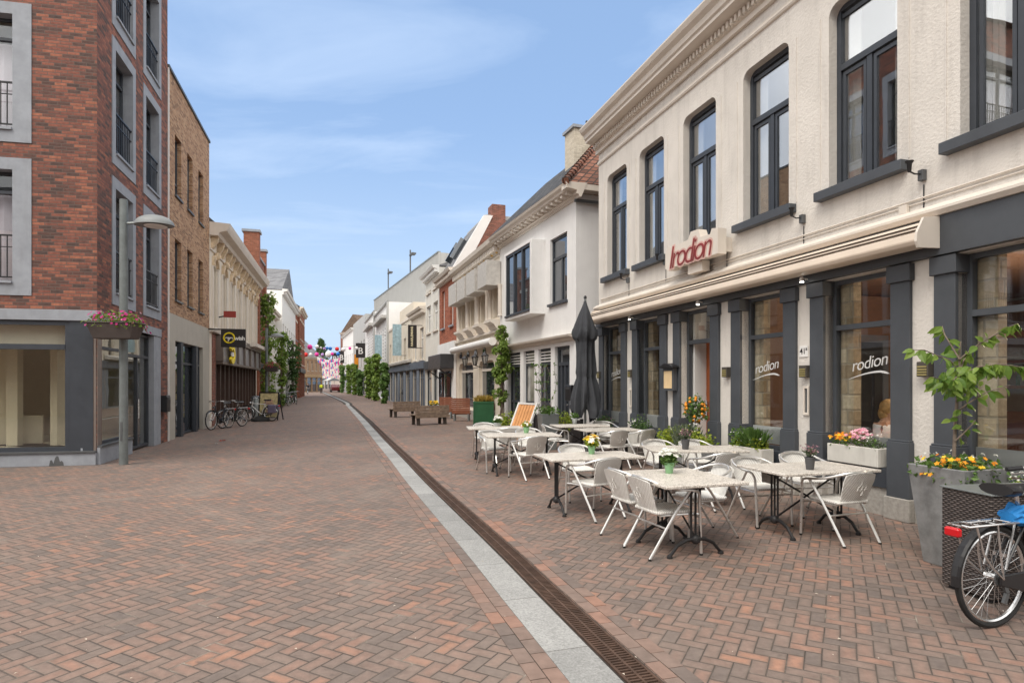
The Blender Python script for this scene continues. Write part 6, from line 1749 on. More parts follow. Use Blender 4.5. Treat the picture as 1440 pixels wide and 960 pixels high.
# ================================================================== GROUND
def ground():
    m = MB(); S = 900; m.face((-S,-60,0),(S,-60,0),(S,S,0),(-S,S,0))
    tag(m.build('ground', MAT['pave']), kind='structure')
    ctl = [(862,1035),(800,958),(729,870.4),(684,814),(652,773.5),(573.5,680),(549.4,648),(526,618.8),(517.3,607),(502.7,588),(486.7,570),(478,562.6),(448.8,549.5)]
    P = [G(x,y) for x, y in ctl]
    path = []
    for i in range(len(P)-1):
        p0, p1, p2, p3 = P[max(0,i-1)], P[i], P[i+1], P[min(len(P)-1,i+2)]
        n = max(2, int((p2-p1).length/.25))
        for k in range(n):
            t = k/n; path.append(.5*((2*p1)+(p2-p0)*t+(2*p0-5*p1+4*p2-p3)*t*t+(3*p1-p0-3*p2+p3)*t**3))
    path.append(P[-1])
    # resample by arc length
    def resample(step):
        out = [path[0]]; acc = 0
        for i in range(1, len(path)):
            seg = path[i]-path[i-1]; L = seg.length; pos = step-acc
            while pos <= L: out.append(path[i-1]+seg*(pos/L)); pos += step
            acc = L-(pos-step)
        return out
    def strip(pts, a, b):
        res = []
        for i, p in enumerate(pts):
            t = (pts[min(i+1,len(pts)-1)]-pts[max(0,i-1)]); t.z = 0; t.normalize(); r = Vector((t.y,-t.x,0)); res.append((p+r*a, p+r*b))
        return res
    def slab(mb, q, r, z0, z1, gap=.004):
        (a, b), (c, d) = q, r; t = (c-a).normalized()*gap
        pts = [a+t, b+t, d-t, c-t]
        vs = [(p.x,p.y,z0) for p in pts]+[(p.x,p.y,z1) for p in pts]
        mb.add(vs, [(4,5,6,7),(0,1,5,4),(1,2,6,5),(2,3,7,6),(3,0,4,7)])
    # granite slabs
    q = strip(resample(.945), 0, .29); mb = MB()
    for i in range(len(q)-1): slab(mb, q[i], q[i+1], -.01, .007)
    tag(mb.build('stone_strip', MAT['slab']), kind='structure')
    fine = resample(.105); nf = int(48/.105)
    mb = MB()
    for a in (-.21,-.105,.52,.625):
        st = strip(fine, a+.003, a+.102); stp = 2
        for i in range(0 if a in (-.21,.52) else 1, min(nf,len(st)-2), stp): slab(mb, st[i], st[i+2], -.01, .006+random.uniform(-.001,.002))
    tag(mb.build('paver_border', islandmat('border_pavers', PAVE, bump=.4)), kind='structure')
    mb = MB()
    for (a, b) in ((.292,.515),(-.205,-.001)):
        st = strip(fine[::4], a, b)
        for i in range(len(st)-1): mb.face(*[(p.x,p.y,.003) for p in (st[i][0],st[i][1],st[i+1][1],st[i+1][0])])
    tag(mb.build('gutter_bed', surf('gutter_bed', (.035,.028,.024), .9), recalc=False), kind='structure')
    mb = MB(); bars = resample(.032); st = strip(bars, .315, .49)
    for i in range(min(len(st)-1, int(22/.032))):
        a, b = st[i]; mb.bar((a.x,a.y,.007),(b.x,b.y,.007),.014,.010)
    for i in range(0, min(len(st)-1, int(46/.032)), 8):
        j = min(i+8, len(st)-1)
        for o in (.0,.5,1.0): p = st[i][0].lerp(st[i][1],o); r = st[j][0].lerp(st[j][1],o); mb.bar((p.x,p.y,.0085),(r.x,r.y,.0085),.016,.011)
    tag(mb.build('drain_grate', surf('rusty_cast_iron', (.085,.05,.035), .75, .2, var=.35, vs=9, bump=.2)), kind='structure')
    # kerb sheet of lighter flags along the far right shops
    # scattered litter: petals and leaves
    for (px, py, lab, m, s) in ((313,620,'crumpled red paper scrap lying on the paving at the left','redsign',.10),(304,624,'small white paper scrap beside the red one on the paving','whitepaint',.06)):
        p = G(px,py); t = MB()
        for k in range(7): leaf(t, (p.x+random.gauss(0,s*.4),p.y+random.gauss(0,s*.4),.012), s, nrm=(random.gauss(0,.5),random.gauss(0,.5),1), dirv=(random.gauss(0,1),random.gauss(0,1),.15))
        tag(t.build('paper_scrap', MAT[m], recalc=False), lab, 'litter')
    t = MB()
    for _ in range(70):
        px, py = random.uniform(0,1440), random.uniform(640,960); p = G(px,py); leaf(t, (p.x,p.y,.012), random.uniform(.008,.03), nrm=(random.gauss(0,.2),random.gauss(0,.2),1), dirv=(random.gauss(0,1),random.gauss(0,1),.05))
    tag(t.build('fallen_petals', surf('pale_petal_litter', (.55,.48,.40), .8), recalc=False), 'scattered pale petals and crumbs on the brick paving', 'litter', kind='stuff')
ground()

# ================================================================== CLIMBERS AND PLANTS
def vine(base, hgt, rad, label, n, lm='leaf_vine', size=.13, group=None, post=True, taper=None, name='climbing_vine'):
    t = thing(name, label, 'climbing plant', base, 0, group); A = MAT
    s = MB()
    if post: s.tube([(0,0,0),(0,0,hgt*.98)], .05, 8)
    for k in range(3):
        pts = [(.08*math.cos(k*2.1+j*.9), .08*math.sin(k*2.1+j*.9), hgt*j/12) for j in range(13)]; s.tube(pts, .022, 5)
    s.build('stem', A['bark'], t)
    g = MB(); cl = []
    for _ in range(int(hgt*16)):
        q = random.random(); r = rad*(taper(q) if taper else 1); a = random.random()*6.28
        cl.append((Vector((r*.75*math.cos(a)*random.random()**.5, r*.75*math.sin(a)*random.random()**.5, .15+q*(hgt-.15))), r*random.uniform(.28,.6)))
    for _ in range(n):
        c, r = random.choice(cl); v = Vector((random.gauss(0,1),random.gauss(0,1),random.gauss(0,1))).normalized()
        leaf(g, c+v*r*random.uniform(.5,1.05), size*random.uniform(.6,1.3), nrm=v+Vector((0,0,.5)), dirv=(random.gauss(0,.6),random.gauss(0,.6),-.8), w=.75, fold=.08)
    g.build('leaves', A[lm], t, recalc=False)
    return t
def base_under(fr, px, off): return fr.pt(fr.u(px, off), off)
b = base_under(R3, 706, .32); zt = EYE+(HY-457)/FOC*b.y
vine(b, zt, .40, 'tall leafy climbing vine between the white house and the ornate cream house', 3600, 'leaf_vine', .105, taper=lambda q: .72+.3*abs(math.sin(q*7)) if q > .3 else .5)
b = base_under(LF, 377, .55); vine(b, EYE+(HY-412)/FOC*b.y, .62, 'tallest climbing vine on the left between brick and white houses', 2200, 'leaf_vine', .17, 'vines climbing on the left fronts', taper=lambda q: .35+.75*math.sin(min(1,q*1.25)*math.pi*.8))
b = base_under(LF, 396, 1.0); vine(b, EYE+(HY-466)/FOC*b.y, .62, 'shorter climbing vine on the white house front at left', 1300, 'leaf_vine', .2, 'vines climbing on the left fronts', taper=lambda q: .25+.8*q)
b = base_under(LF, 412, .9); vine(b, EYE+(HY-478)/FOC*b.y, .8, 'farthest climbing vine on the left by the orange brick houses', 1300, 'leaf_dark', .24, 'vines climbing on the left fronts', taper=lambda q: .35+.7*q)
for (px0, px1, pt_, lab) in ((536,545,510,'nearest vine covered post by the dark blue shop front'),(523,534,498,'broad vine post under the nearest letter B banner, right half'),(513.5,524,503,'broad vine post under the nearest letter B banner, left half'),(502,510,520,'vine post below the orange banner'),(495,502.5,511,'vine post right of the middle letter B banner'),(487.5,494,513,'vine post left of the middle letter B banner'),(478,485,512,'farthest vine post under the farthest letter B banner')):
    pc = (px0+px1)/2; fr = R8 if pc > 514 else R9
    b = base_under(fr, pc, 1.3); w = (px1-px0)/FOC*b.y/2
    vine(b, EYE+(HY-pt_)/FOC*b.y, w*1.08, lab, 2400, 'leaf_vine' if px0 % 2 else 'leaf_mid', .24+.001*b.y, 'vine covered posts along the right side', taper=lambda q: .6+.45*min(1,q*1.4))
def bush(p, r, label, lm='leaf_dark', n=320, size=.14, group=None, sq=.85):
    t = thing('low_bush', label, 'bush', p, 0, group); g = MB(); blob_leaves(g, (0,0,r*sq*.85), (r,r,r*sq), n, size, shell=.4); g.build('foliage', MAT[lm], t, recalc=False)
    s = MB(); s.tube([(0,0,0),(0,0,r)], .05, 6); s.build('stem', MAT['bark'], t)
bush(base_under(LF,390,.7), .62, 'left round green bush at the foot of the white house', group='round bushes on the left')
bush(base_under(LF,399,.8), .62, 'right round green bush at the foot of the white house', group='round bushes on the left')
bush(Vector((LG.pt(3.95,.22).x, LG.pt(3.95,.22).y, 0)), .19, 'small bright green plant at the left picture edge below the shop window', 'leaf_mid', 200, .09)
bush(base_under(R3,716,.25), .45, 'leafy plant at the foot of the climbing vine', 'leaf_lime', 260, .12)

# ================================================================== STREET THINGS ON THE LEFT
def sandwich_board():
    p = G(377,590.5); A = MAT; t = thing('sandwich_board', 'pale yellow pavement poster board in a black frame behind the parked bicycle', 'sandwich board', p, RR(-6)); w, h = .46, 1.28
    fr = MB()
    for s in (-1,1): fr.bar((s*w,0,0),(s*w,.12,h),.05,.05)
    fr.bar((-w,.12,h),(w,.12,h),.05,.05); fr.bar((-w,.01,.12),(w,.01,.12),.05,.05)
    for s in (-1,1): fr.bar((s*w,.55,0),(s*w,.12,h),.04,.04)
    fr.build('frame', A['black'], t)
    pn = MB(); pn.face((-w+.02,.012,.14),(w-.02,.012,.14),(w-.02,.118,h-.03),(-w+.02,.118,h-.03)); pn.build('poster', A['poster'], t, recalc=False)
    ps = MB()
    for (a, b, c, d) in ((-.2,.2,.85,.93),(-.26,.24,.74,.81),(-.1,.3,.3,.5)): ps.face((a,.0+.1*c/h-.01,c),(b,.1*c/h-.01,c),(b,.1*d/h-.01,d),(a,.1*d/h-.01,d))
    ps.build('print_block', A['posterink'], t, recalc=False)
MAT['poster'] = surf('yellow_poster', (.62,.52,.28), .6, var=.3, vs=7); MAT['posterink'] = surf('poster_print', (.50,.30,.24), .6, var=.4, vs=18)
sandwich_board()
bicycle('dark bicycle leaning at the grey rendered front beside its twin', G(297,604.5)-Vector((math.cos(RR(-97)),math.sin(RR(-97)),0))*1.1, RR(-97), MAT['navy'], group='bicycles on the left pavement')
bicycle('dark bicycle with chrome mudguards parked right of its twin by the optician', G(313,602)-Vector((math.cos(RR(-104)),math.sin(RR(-104)),0))*1.1, RR(-104), MAT['black'], group='bicycles on the left pavement')
bicycle('white framed bicycle with purple panniers parked across before the poster board', G(381,592), RR(176), MAT['whitepaint'], bags=MAT['bagpurple'], step=False, group='bicycles on the left pavement')
p = G(367,592); t = thing('board_foot', 'black rubber weight foot on the paving under the white bicycle', 'weight', p); MB().lathe([(.42,0),(.40,.08),(.22,.2),(.08,.26)], (0,0,0), 14).build('weight', MAT['rubber'], t, smooth=True)
bn = thing('litter_bin', 'grey cylindrical bin between the bicycle and the poster board', 'bin', G(360,586)); MB().lathe([(.2,0),(.23,.95),(.2,1.0)], (0,0,0), 14).build('body', MAT['galv'], bn, smooth=True); MB().lathe([(.24,.95),(.24,1.02),(.1,1.08)], (0,0,0), 14).build('lid', MAT['galvdark'], bn)
for i, (px, lab) in enumerate(((406,'nearest of the dark bicycles crowded by the farthest left vine'),(409.5,'middle of the dark bicycles crowded by the farthest left vine'),(413,'farthest of the dark bicycles crowded by the farthest left vine'))):
    bicycle(lab, base_under(LF,px,1.2), RR(-100+20*i), MAT['navy'], group='bicycles by the far left vine')

# ================================================================== PEOPLE
def figure(label, loc, ang, joints, edges, radii, skin, name='person', clothes=(), hair=None, hairm=None, scale=1.0):
    """one continuous skinned body; clothes are (name, joint subset edges, grow, material)"""
    t = thing(name, label, 'person', loc, ang)
    def skinmesh(nm, js, es, rd, mat, root, sub=2):
        keys = list(js); idx = {k: i for i, k in enumerate(keys)}
        me = bpy.data.meshes.new(nm); me.from_pydata([tuple(Vector(js[k])*scale) for k in keys], [(idx[a],idx[b]) for a, b in es], []); me.materials.append(mat)
        o = bpy.data.objects.new(nm, me); COL.objects.link(o); o.parent = t
        sk = o.modifiers.new('skin','SKIN'); sk.use_smooth_shade = True
        if not me.skin_vertices:
            me.attributes.new('x','FLOAT','POINT') if False else None
        return o, keys, idx, rd, sub
    import bmesh
    def make(nm, js, es, rd, mat, root, sub=2):
        keys = [k for k in js if any(k in e for e in es)]; idx = {k: i for i, k in enumerate(keys)}
        b = bmesh.new(); lay = b.verts.layers.skin.verify(); vs = []
        for k in keys:
            v = b.verts.new(Vector(js[k])*scale); r = rd[k]; r = r if isinstance(r, tuple) else (r, r)
            v[lay].radius = (r[0]*scale, r[1]*scale); v[lay].use_root = (k == root); vs.append(v)
        for a, c in es: b.edges.new((vs[idx[a]], vs[idx[c]]))
        me = bpy.data.meshes.new(nm); b.to_mesh(me); b.free(); me.materials.append(mat)
        o = bpy.data.objects.new(nm, me); COL.objects.link(o); o.parent = t
        sk = o.modifiers.new('skin','SKIN'); sk.use_smooth_shade = True
        sb = o.modifiers.new('subsurf','SUBSURF'); sb.levels = sub; sb.render_levels = sub
        return o
    body = make('body', joints, edges, radii, skin, 'pelvis')
    for (nm, es, grow, m, root) in clothes:
        rd = {k: ((r[0]+grow, r[1]+grow) if isinstance(r, tuple) else r+grow) for k, r in radii.items()}
        make(nm, joints, es, rd, m, root)
    return t, body
def std_joints(lean=0, step=.18, arms=.15):
    J = {'pelvis':(0,0,.95),'waist':(.01+lean*.3,0,1.08),'chest':(.02+lean,0,1.30),'neck0':(.02+lean*1.2,0,1.45),'neck':(.03+lean*1.3,0,1.52),'head':(.05+lean*1.4,0,1.62),'crown':(.05+lean*1.4,0,1.73),
         'hipL':(0,.09,.92),'hipR':(0,-.09,.92),'kneeL':(step*.6,.10,.50),'kneeR':(-step*.1,-.10,.50),'ankL':(step*.8,.10,.08),'ankR':(-step*1.2,-.10,.10),'toeL':(step*.8+.16,.11,.04),'toeR':(-step*1.2+.15,-.11,.04),
         'shL':(.02+lean*1.1,.18,1.40),'shR':(.02+lean*1.1,-.18,1.40),'elL':(lean-.08,.24,1.14),'elR':(lean+.06,-.24,1.14),'wrL':(lean+arms,.23,.92),'wrR':(lean+arms+.1,-.23,.94),'haL':(lean+arms+.06,.23,.84),'haR':(lean+arms+.16,-.23,.86)}
    E = [('pelvis','waist'),('waist','chest'),('chest','neck0'),('neck0','neck'),('neck','head'),('head','crown'),('pelvis','hipL'),('pelvis','hipR'),('hipL','kneeL'),('hipR','kneeR'),('kneeL','ankL'),('kneeR','ankR'),('ankL','toeL'),('ankR','toeR'),('neck0','shL'),('neck0','shR'),('shL','elL'),('shR','elR'),('elL','wrL'),('elR','wrR'),('wrL','haL'),('wrR','haR')]
    Rd = {'pelvis':(.13,.11),'waist':(.12,.10),'chest':(.15,.11),'neck0':(.09,.08),'neck':.052,'head':(.085,.10),'crown':(.055,.065),'hipL':.085,'hipR':.085,'kneeL':.058,'kneeR':.058,'ankL':.038,'ankR':.038,'toeL':.032,'toeR':.032,'shL':.06,'shR':.06,'elL':.043,'elR':.043,'wrL':.03,'wrR':.03,'haL':.035,'haR':.035}
    return J, E, Rd
MAT['skin'] = surf('skin', (.52,.32,.24), .6); MAT['hivis'] = surf('yellow_vest', (.62,.72,.03), .7); MAT['darkcloth'] = surf('dark_clothes', (.03,.03,.038), .8); MAT['greycloth'] = surf('grey_clothes', (.20,.21,.24), .8); MAT['blouse'] = surf('white_blouse', (.80,.83,.90), .85); MAT['blond'] = surf('blond_hair', (.50,.34,.16), .6, var=.3, vs=20, bump=.4, bs=60); MAT['darkhair'] = surf('dark_hair', (.05,.035,.025), .6)
torso_e = [('pelvis','waist'),('waist','chest'),('chest','neck0'),('neck0','shL'),('neck0','shR'),('shL','elL'),('shR','elR'),('elL','wrL'),('elR','wrR')]
leg_e = [('waist','pelvis'),('pelvis','hipL'),('pelvis','hipR'),('hipL','kneeL'),('hipR','kneeR'),('kneeL','ankL'),('kneeR','ankR')]
shoe_e = [('ankL','toeL')]
def walker(label, loc, ang, top, bottom, step=.18, scale=1.0):
    J, E, Rd = std_joints(step=step); t, b = figure(label, loc, ang, J, E, Rd, MAT['skin'], clothes=[('jacket', torso_e, .018, top, 'pelvis'), ('trousers', leg_e, .016, bottom, 'pelvis')], scale=scale)
    h = MB(); h.ball((.035*scale,0,1.665*scale), .105*scale, 1.05, 12, 8); h.build('hair', MAT['darkhair'], t, smooth=True)
    return t
walker('person in a yellow high visibility jacket walking away down the street', at(452,HY,98)-Vector((0,0,EYE)), RR(105), MAT['hivis'], MAT['darkcloth'])
walker('person in grey clothes walking at the far left of the street', at(425,HY,92)-Vector((0,0,EYE)), RR(-70), MAT['greycloth'], MAT['darkcloth'])
def rider():
    loc = at(433,HY,92)-Vector((0,0,EYE)); J, E, Rd = std_joints(lean=.06, step=.2, arms=.4)
    J.update({'hipL':(.02,.09,.95),'hipR':(.02,-.09,.95),'kneeL':(.38,.11,.80),'kneeR':(.26,-.11,.56),'ankL':(.30,.11,.40),'ankR':(.16,-.11,.17),'toeL':(.44,.11,.36),'toeR':(.30,-.11,.12),'wrL':(.52,.25,1.07),'wrR':(.52,-.25,1.07),'haL':(.60,.27,1.05),'haR':(.60,-.27,1.05),'elL':(.28,.27,1.16),'elR':(.28,-.27,1.16)})
    t, b = figure('person in dark clothes riding a bicycle towards the viewer', loc, RR(-72), J, E, Rd, MAT['skin'], clothes=[('jacket', torso_e, .018, MAT['darkcloth'], 'pelvis'), ('trousers', leg_e, .016, MAT['darkcloth'], 'pelvis')])
    MB().ball((.10,0,1.67), .105, 1.05, 12, 8).build('hair', MAT['darkhair'], t, smooth=True)
    d = Vector((math.cos(RR(-72)), math.sin(RR(-72)),0))
    bicycle('bicycle ridden by the person in dark clothes', loc-d*.22, RR(-72), MAT['black'], group=None)
rider()
def diner():
    u = RF.u(1238,-.95); base = RF.pt(u,-.98,.12)
    J, E, Rd = std_joints(lean=.05)
    J = dict(J); J.update({'pelvis':(0,0,.52),'waist':(.02,0,.66),'chest':(.06,0,.88),'neck0':(.08,0,1.02),'neck':(.10,0,1.09),'head':(.13,0,1.19),'crown':(.13,0,1.29),'hipL':(.04,.09,.50),'hipR':(.04,-.09,.50),'kneeL':(.44,.11,.50),'kneeR':(.44,-.11,.50),'ankL':(.42,.11,.09),'ankR':(.42,-.11,.09),'toeL':(.56,.11,.05),'toeR':(.56,-.11,.05),'shL':(.08,.17,.97),'shR':(.08,-.17,.97),'elL':(.10,.24,.73),'elR':(.10,-.24,.73),'wrL':(.34,.16,.72),'wrR':(.34,-.16,.72),'haL':(.42,.12,.73),'haR':(.42,-.12,.73)})
    t, b = figure('blond person in a white blouse seated inside the restaurant window', base, RF.ang+RR(185), J, E, Rd, MAT['skin'], clothes=[('blouse', torso_e, .022, MAT['blouse'], 'pelvis'), ('trousers', leg_e, .016, MAT['darkcloth'], 'pelvis')])
    h = MB(); h.ball((.095,0,1.23), .115, 1.08, 14, 10); h.ball((.055,0,1.14), .10, 1.2, 14, 10); h.build('hair', MAT['blond'], t, smooth=True)
    f = MB(); f.ball((.225,.032,1.215), .012, 1, 8, 6); f.ball((.225,-.032,1.215), .012, 1, 8, 6); f.tube([(.225,0,1.21),(.248,0,1.18),(.23,0,1.172)], .010, 6); f.tube([(.225,-.02,1.148),(.232,0,1.147),(.225,.02,1.148)], .006, 5); f.build('face_features', MAT['skin'], t, smooth=True)
    # her chair and the table inside
    c = dup(ch0, RF.pt(u+.02,-1.02,.12), RF.ang+RR(185-90), 'wicker chair inside the restaurant under the person in white')
    tb = thing('dining_table', 'wooden dining table inside behind the flower box window', 'table', RF.pt(u-.55,-.98,.12), RF.ang)
    MB().box(-.32,.32,-.34,.34,.70,.73).build('tabletop', MAT['palewood'], tb); MB().tube([(0,0,0),(0,0,.7)], .04, 8).build('pedestal', MAT['iron'], tb)
diner()
ac = thing('dining_armchair', 'grey upholstered armchair inside the nearest restaurant window', 'chair', RF.pt(-.75,-1.25,.12), RF.ang+RR(200))
m = MB(); m.box(-.28,.28,-.26,.28,.22,.46); m.build('seat', MAT['greycloth'], ac, bevel=.04, seg=3)
m = MB(); m.prismy([(-.30,.3),(.30,.3),(.30,.80),(.2,.96),(0,1.0),(-.2,.96),(-.30,.80)], -.34, -.26); m.build('backrest', MAT['greycloth'], ac, bevel=.03, seg=2)
for sx in (-1,1):
    for sy in (-1,1): MB().tube([(sx*.22,sy*.2,0),(sx*.2,sy*.18,.22)], .018, 6).build('leg', MAT['iron'], ac)

# ================================================================== FAR END
def lanterns():
    cols = {'white':(.80,.78,.78),'pink':(.75,.05,.35),'red':(.62,.03,.03),'blue':(.02,.16,.55),'lilac':(.42,.25,.55)}
    for k, c in cols.items(): MAT['lan_'+k] = surf('paper_lantern_'+k, c, .7)
    lst = [(426,485.5,'white',2.4),(435.8,487.8,'pink',3.4),(446,487.2,'white',2.4),(423,495,'white',1.9),(430,498.6,'red',3),(437,498,'white',2.2),(445.5,498.3,'pink',2.8),(453.5,498.6,'lilac',2.2),(462,498,'white',4.4),(464.5,490,'blue',2.4),(474,490.6,'red',2.8),(483,491,'white',2.9),(467.3,497.6,'pink',2.2),(475.5,497.6,'blue',2.6),(492,489.7,'pink',2.0),(501.5,489.2,'white',2.2),(509.7,487.8,'blue',2.0),(456,490,'lilac',1.8),(451,489,'white',1.7),(460,489.5,'blue',2)]
    place = {'white':'white','pink':'pink','red':'red','blue':'blue','lilac':'lilac'}
    seen = {}
    for i, (px, py, c, r) in enumerate(lst):
        Y = 80+(i % 3)*4 if py < 494 else 88+(i % 3)*3
        p = at(px,py,Y); t = MB(); rr = r/FOC*Y*1.05; n = 14
        vs = [( .94 if (k % 2) else 1) for k in range(n)]
        t.lathe([(max(.01,rr*math.sin(math.pi*j/8)), -rr*math.cos(math.pi*j/8)) for j in range(9)], (0,0,0), 14)
        o = t.build('paper_lantern', MAT['lan_'+c], None, smooth=True); o.location = p
        row = 'upper' if py < 494 else 'lower'; k = (c,row); seen[k] = seen.get(k,0)+1
        tag(o, '%s paper lantern in the %s string over the street, number %d of its colour from the left' % (c,row,seen[k]) if False else None, 'paper lantern', 'paper lanterns strung across the street')
        o['label'] = LANT[i]
    for (Y, y0, pxa, pxb, lab) in ((84,485.5,416,516,'upper cord of paper lanterns across the street'),(91,494,418,482,'lower cord of paper lanterns across the street')):
        a, b = at(pxa,y0,Y), at(pxb,y0-1,Y); m = MB(); m.tube([a.lerp(b,k/10)+Vector((0,0,-.35*math.sin(math.pi*k/10))) for k in range(11)], .018, 5); tag(m.build('lantern_cord', MAT['black']), lab, 'cord')
    # strings of bunting farther on
    for i in range(8):
        Y = 106+i*9; y0 = 502+i*3.6; m = MB(); cs = ['white','pink','white','blue','white','red']
        t = thing('bunting', ['topmost and nearest','second','third','fourth','fifth','sixth','seventh','lowest and farthest'][i]+' string of coloured pennants at the far end of the street', 'bunting', (0,0,0), 0, 'strings of pennants at the far end')
        a, b = at(446,y0,Y), at(480,y0,Y); cm = MB(); cm.tube([a.lerp(b,k/8)+Vector((0,0,-.5*math.sin(math.pi*k/8))) for k in range(9)], .02, 4); cm.build('cord', MAT['whitepaint'], t)
        N = 15
        for k in range(N):
            if True:
                g = MB(); c = cs[(k*3+i*2+(k*k+i)%3) % 6]; q = (k+.5+(i % 3)*.3)/(N+1); p = a.lerp(b,q)+Vector((0,0,-.5*math.sin(math.pi*q))); w = .17; g.add([(p.x-w,p.y,p.z),(p.x+w,p.y,p.z),(p.x,p.y+.05,p.z-.62),(p.x-w,p.y+.02,p.z),(p.x+w,p.y+.02,p.z),(p.x,p.y+.07,p.z-.62)], [(0,1,2),(5,4,3),(0,2,5,3),(1,4,5,2)])
                g.build('pennant', MAT['lan_'+c], t)
LANT = ['white paper lantern at the far left end of the upper string','large pink paper lantern in the upper string at left','white paper lantern right of the large pink one in the upper string','white paper lantern at the left end of the lower string','left red paper lantern in the lower string','white paper lantern between the red and pink ones in the lower string','pink paper lantern in the middle of the lower string','lilac paper lantern left of the largest white one','largest white paper lantern in the lower string','larger blue paper lantern left of the right red lantern','right red paper lantern in the upper string','white paper lantern just right of the right red lantern','small pink paper lantern touching the largest white one','blue paper lantern beside the farthest letter B banner','pink paper lantern right of the middle letter B banner','white paper lantern above the orange banner','rightmost blue paper lantern near the nearest letter B banner','small lilac paper lantern in the middle of the upper string','smallest white paper lantern in the middle of the upper string','smaller blue paper lantern in the middle of the upper string']
lanterns()
def car():
    A = MAT; Y = 118; p = at(471,HY,Y)-Vector((0,0,EYE)); t = thing('parked_car', 'small dark red car parked far down the street by the vines', 'car', p, RR(-68))
    prof = [(-1.75,.35),(-1.8,.75),(-1.7,.98),(-1.2,1.02),(-.75,1.45),(.65,1.5),(1.45,1.15),(1.8,1.0),(1.85,.6),(1.8,.32)]
    b = MB(); b.prismy([(x,z) for x,z in prof], -.78, .78); b.build('body', A['carred'], t, bevel=.09, seg=2)
    w = MB(); w.prismy([(-1.12,1.02),(-.72,1.38),(.58,1.42),(1.25,1.1)], -.79, .79); w.build('side_window', A['dglass'], t)
    ws = MB(); ws.face((-1.27,-.6,1.04),(-1.27,.6,1.04),(-.8,.55,1.44),(-.8,-.55,1.44)); ws.build('windscreen', A['dglass'], t, recalc=False)
    for x in (-1.2,1.2):
        for s in (-1,1):
            o = MB(); o.lathe([(.31,-.09),(.33,-.05),(.33,.05),(.31,.09)], (0,0,0), 18); o.xf(Matrix.Translation((x,s*.74,.33)) @ Matrix.Rotation(math.pi/2,4,'X')); wo = o.build('wheel', A['rubber'], t)
            o = MB(); o.lathe([(.2,-.095),(.2,.095)], (0,0,0), 12); o.xf(Matrix.Translation((x,s*.745,.33)) @ Matrix.Rotation(math.pi/2,4,'X')); o.build('rim', A['chrome'], wo)
    for s in (-1,1): MB().ball((-1.80,s*.55,.72), .11, .8, 8, 6).build('headlight', A['whitepaint'], t)
MAT['carred'] = surf('dark_red_car_paint', (.10,.012,.014), .25)
car()
def far_tree(px, py0, py1, Y, label, lm='leaf_dark', w=.42):
    b = at(px,HY,Y)-Vector((0,0,EYE)); top = at(px,py0,Y).z; zb = at(px,py1,Y).z; t = thing('far_tree', label, 'tree', b); r = (top-zb)*w
    s = MB(); s.tube([(0,0,0),(.1,0,zb),(0,0,top-1)], [.3,.25,.08], 8)
    for k in range(6): a = k*1.05; s.tube([(0,0,zb+.2*k),(r*.6*math.cos(a),r*.6*math.sin(a),zb+.2*k+r*.6)], .08, 5)
    s.build('trunk', MAT['bark'], t); g = MB()
    for _ in range(1400):
        q = random.random()**.8; rr = r*(1-q*.85)*random.uniform(.5,1.05); a = random.random()*6.28; v = Vector((math.cos(a),math.sin(a),.3)); leaf(g, (rr*math.cos(a),rr*math.sin(a),zb+q*(top-zb)), .5*random.uniform(.6,1.3), nrm=v, w=.7)
    g.build('crown', MAT[lm], t, recalc=False)
far_tree(451.5, 477, 508, 172, 'dark green pointed tree above the roofs at the far end')
for (px, x1, Y, lab) in ((463,470,130,'round pale cafe parasol left of the far car'),(470,476,128,'round grey cafe parasol above the far car')):
    p = at(px,HY,Y)-Vector((0,0,EYE)); t = thing('cafe_parasol', lab, 'parasol', p, 0, 'open cafe parasols at the far end'); MB().tube([(0,0,0),(0,0,2.6)], .04, 8).build('pole', MAT['galv'], t); MB().lathe([(1.3,2.25),(1.28,2.35),(.05,2.9)], (0,0,0), 8).build('canopy', MAT['whitepaint'] if px == 463 else MAT['galvdark'], t)
pg = thing('roof_bird', 'dark bird perched on the roof edge by the cream chimney', 'bird', at(825,182,19.3)); 
def bird():
    t = pg; zc = 0
    m = MB(); prof = [(.002,-.16),(.02,-.12),(.05,-.04),(.06,.02),(.05,.07),(.035,.1),(.04,.13),(.035,.16),(.01,.185)]
    m.lathe(prof, (0,0,.1), 10); m.tube([(0,0,.265),(.07,0,.255)], [.012,.003], 5); m.bar((-.02,0,.02),(-.14,0,-.12),.05,.015)
    m.build('body', MAT['darkcloth'], t, smooth=True)
bird()
# ================================================================== SKY, LIGHT, CAMERA
SUN_EL, SUN_AZ = RR(54), RR(-148)       # azimuth from +Y clockwise: light comes from behind, on the left
w = bpy.data.worlds.new('World'); SC.world = w; w.use_nodes = True
nt = w.node_tree; nt.nodes.clear()
def wn(t, **kw):
    n = nt.nodes.new(t)
    for k, v in kw.items(): setattr(n, k, v)
    return n
sky = wn('ShaderNodeTexSky', sky_type='NISHITA', sun_disc=False, sun_elevation=SUN_EL, sun_rotation=SUN_AZ, altitude=0, air_density=1.0, dust_density=1.6, ozone_density=1.2)
tc = wn('ShaderNodeTexCoord'); sep = wn('ShaderNodeSeparateXYZ'); nt.links.new(tc.outputs['Generated'], sep.inputs[0])
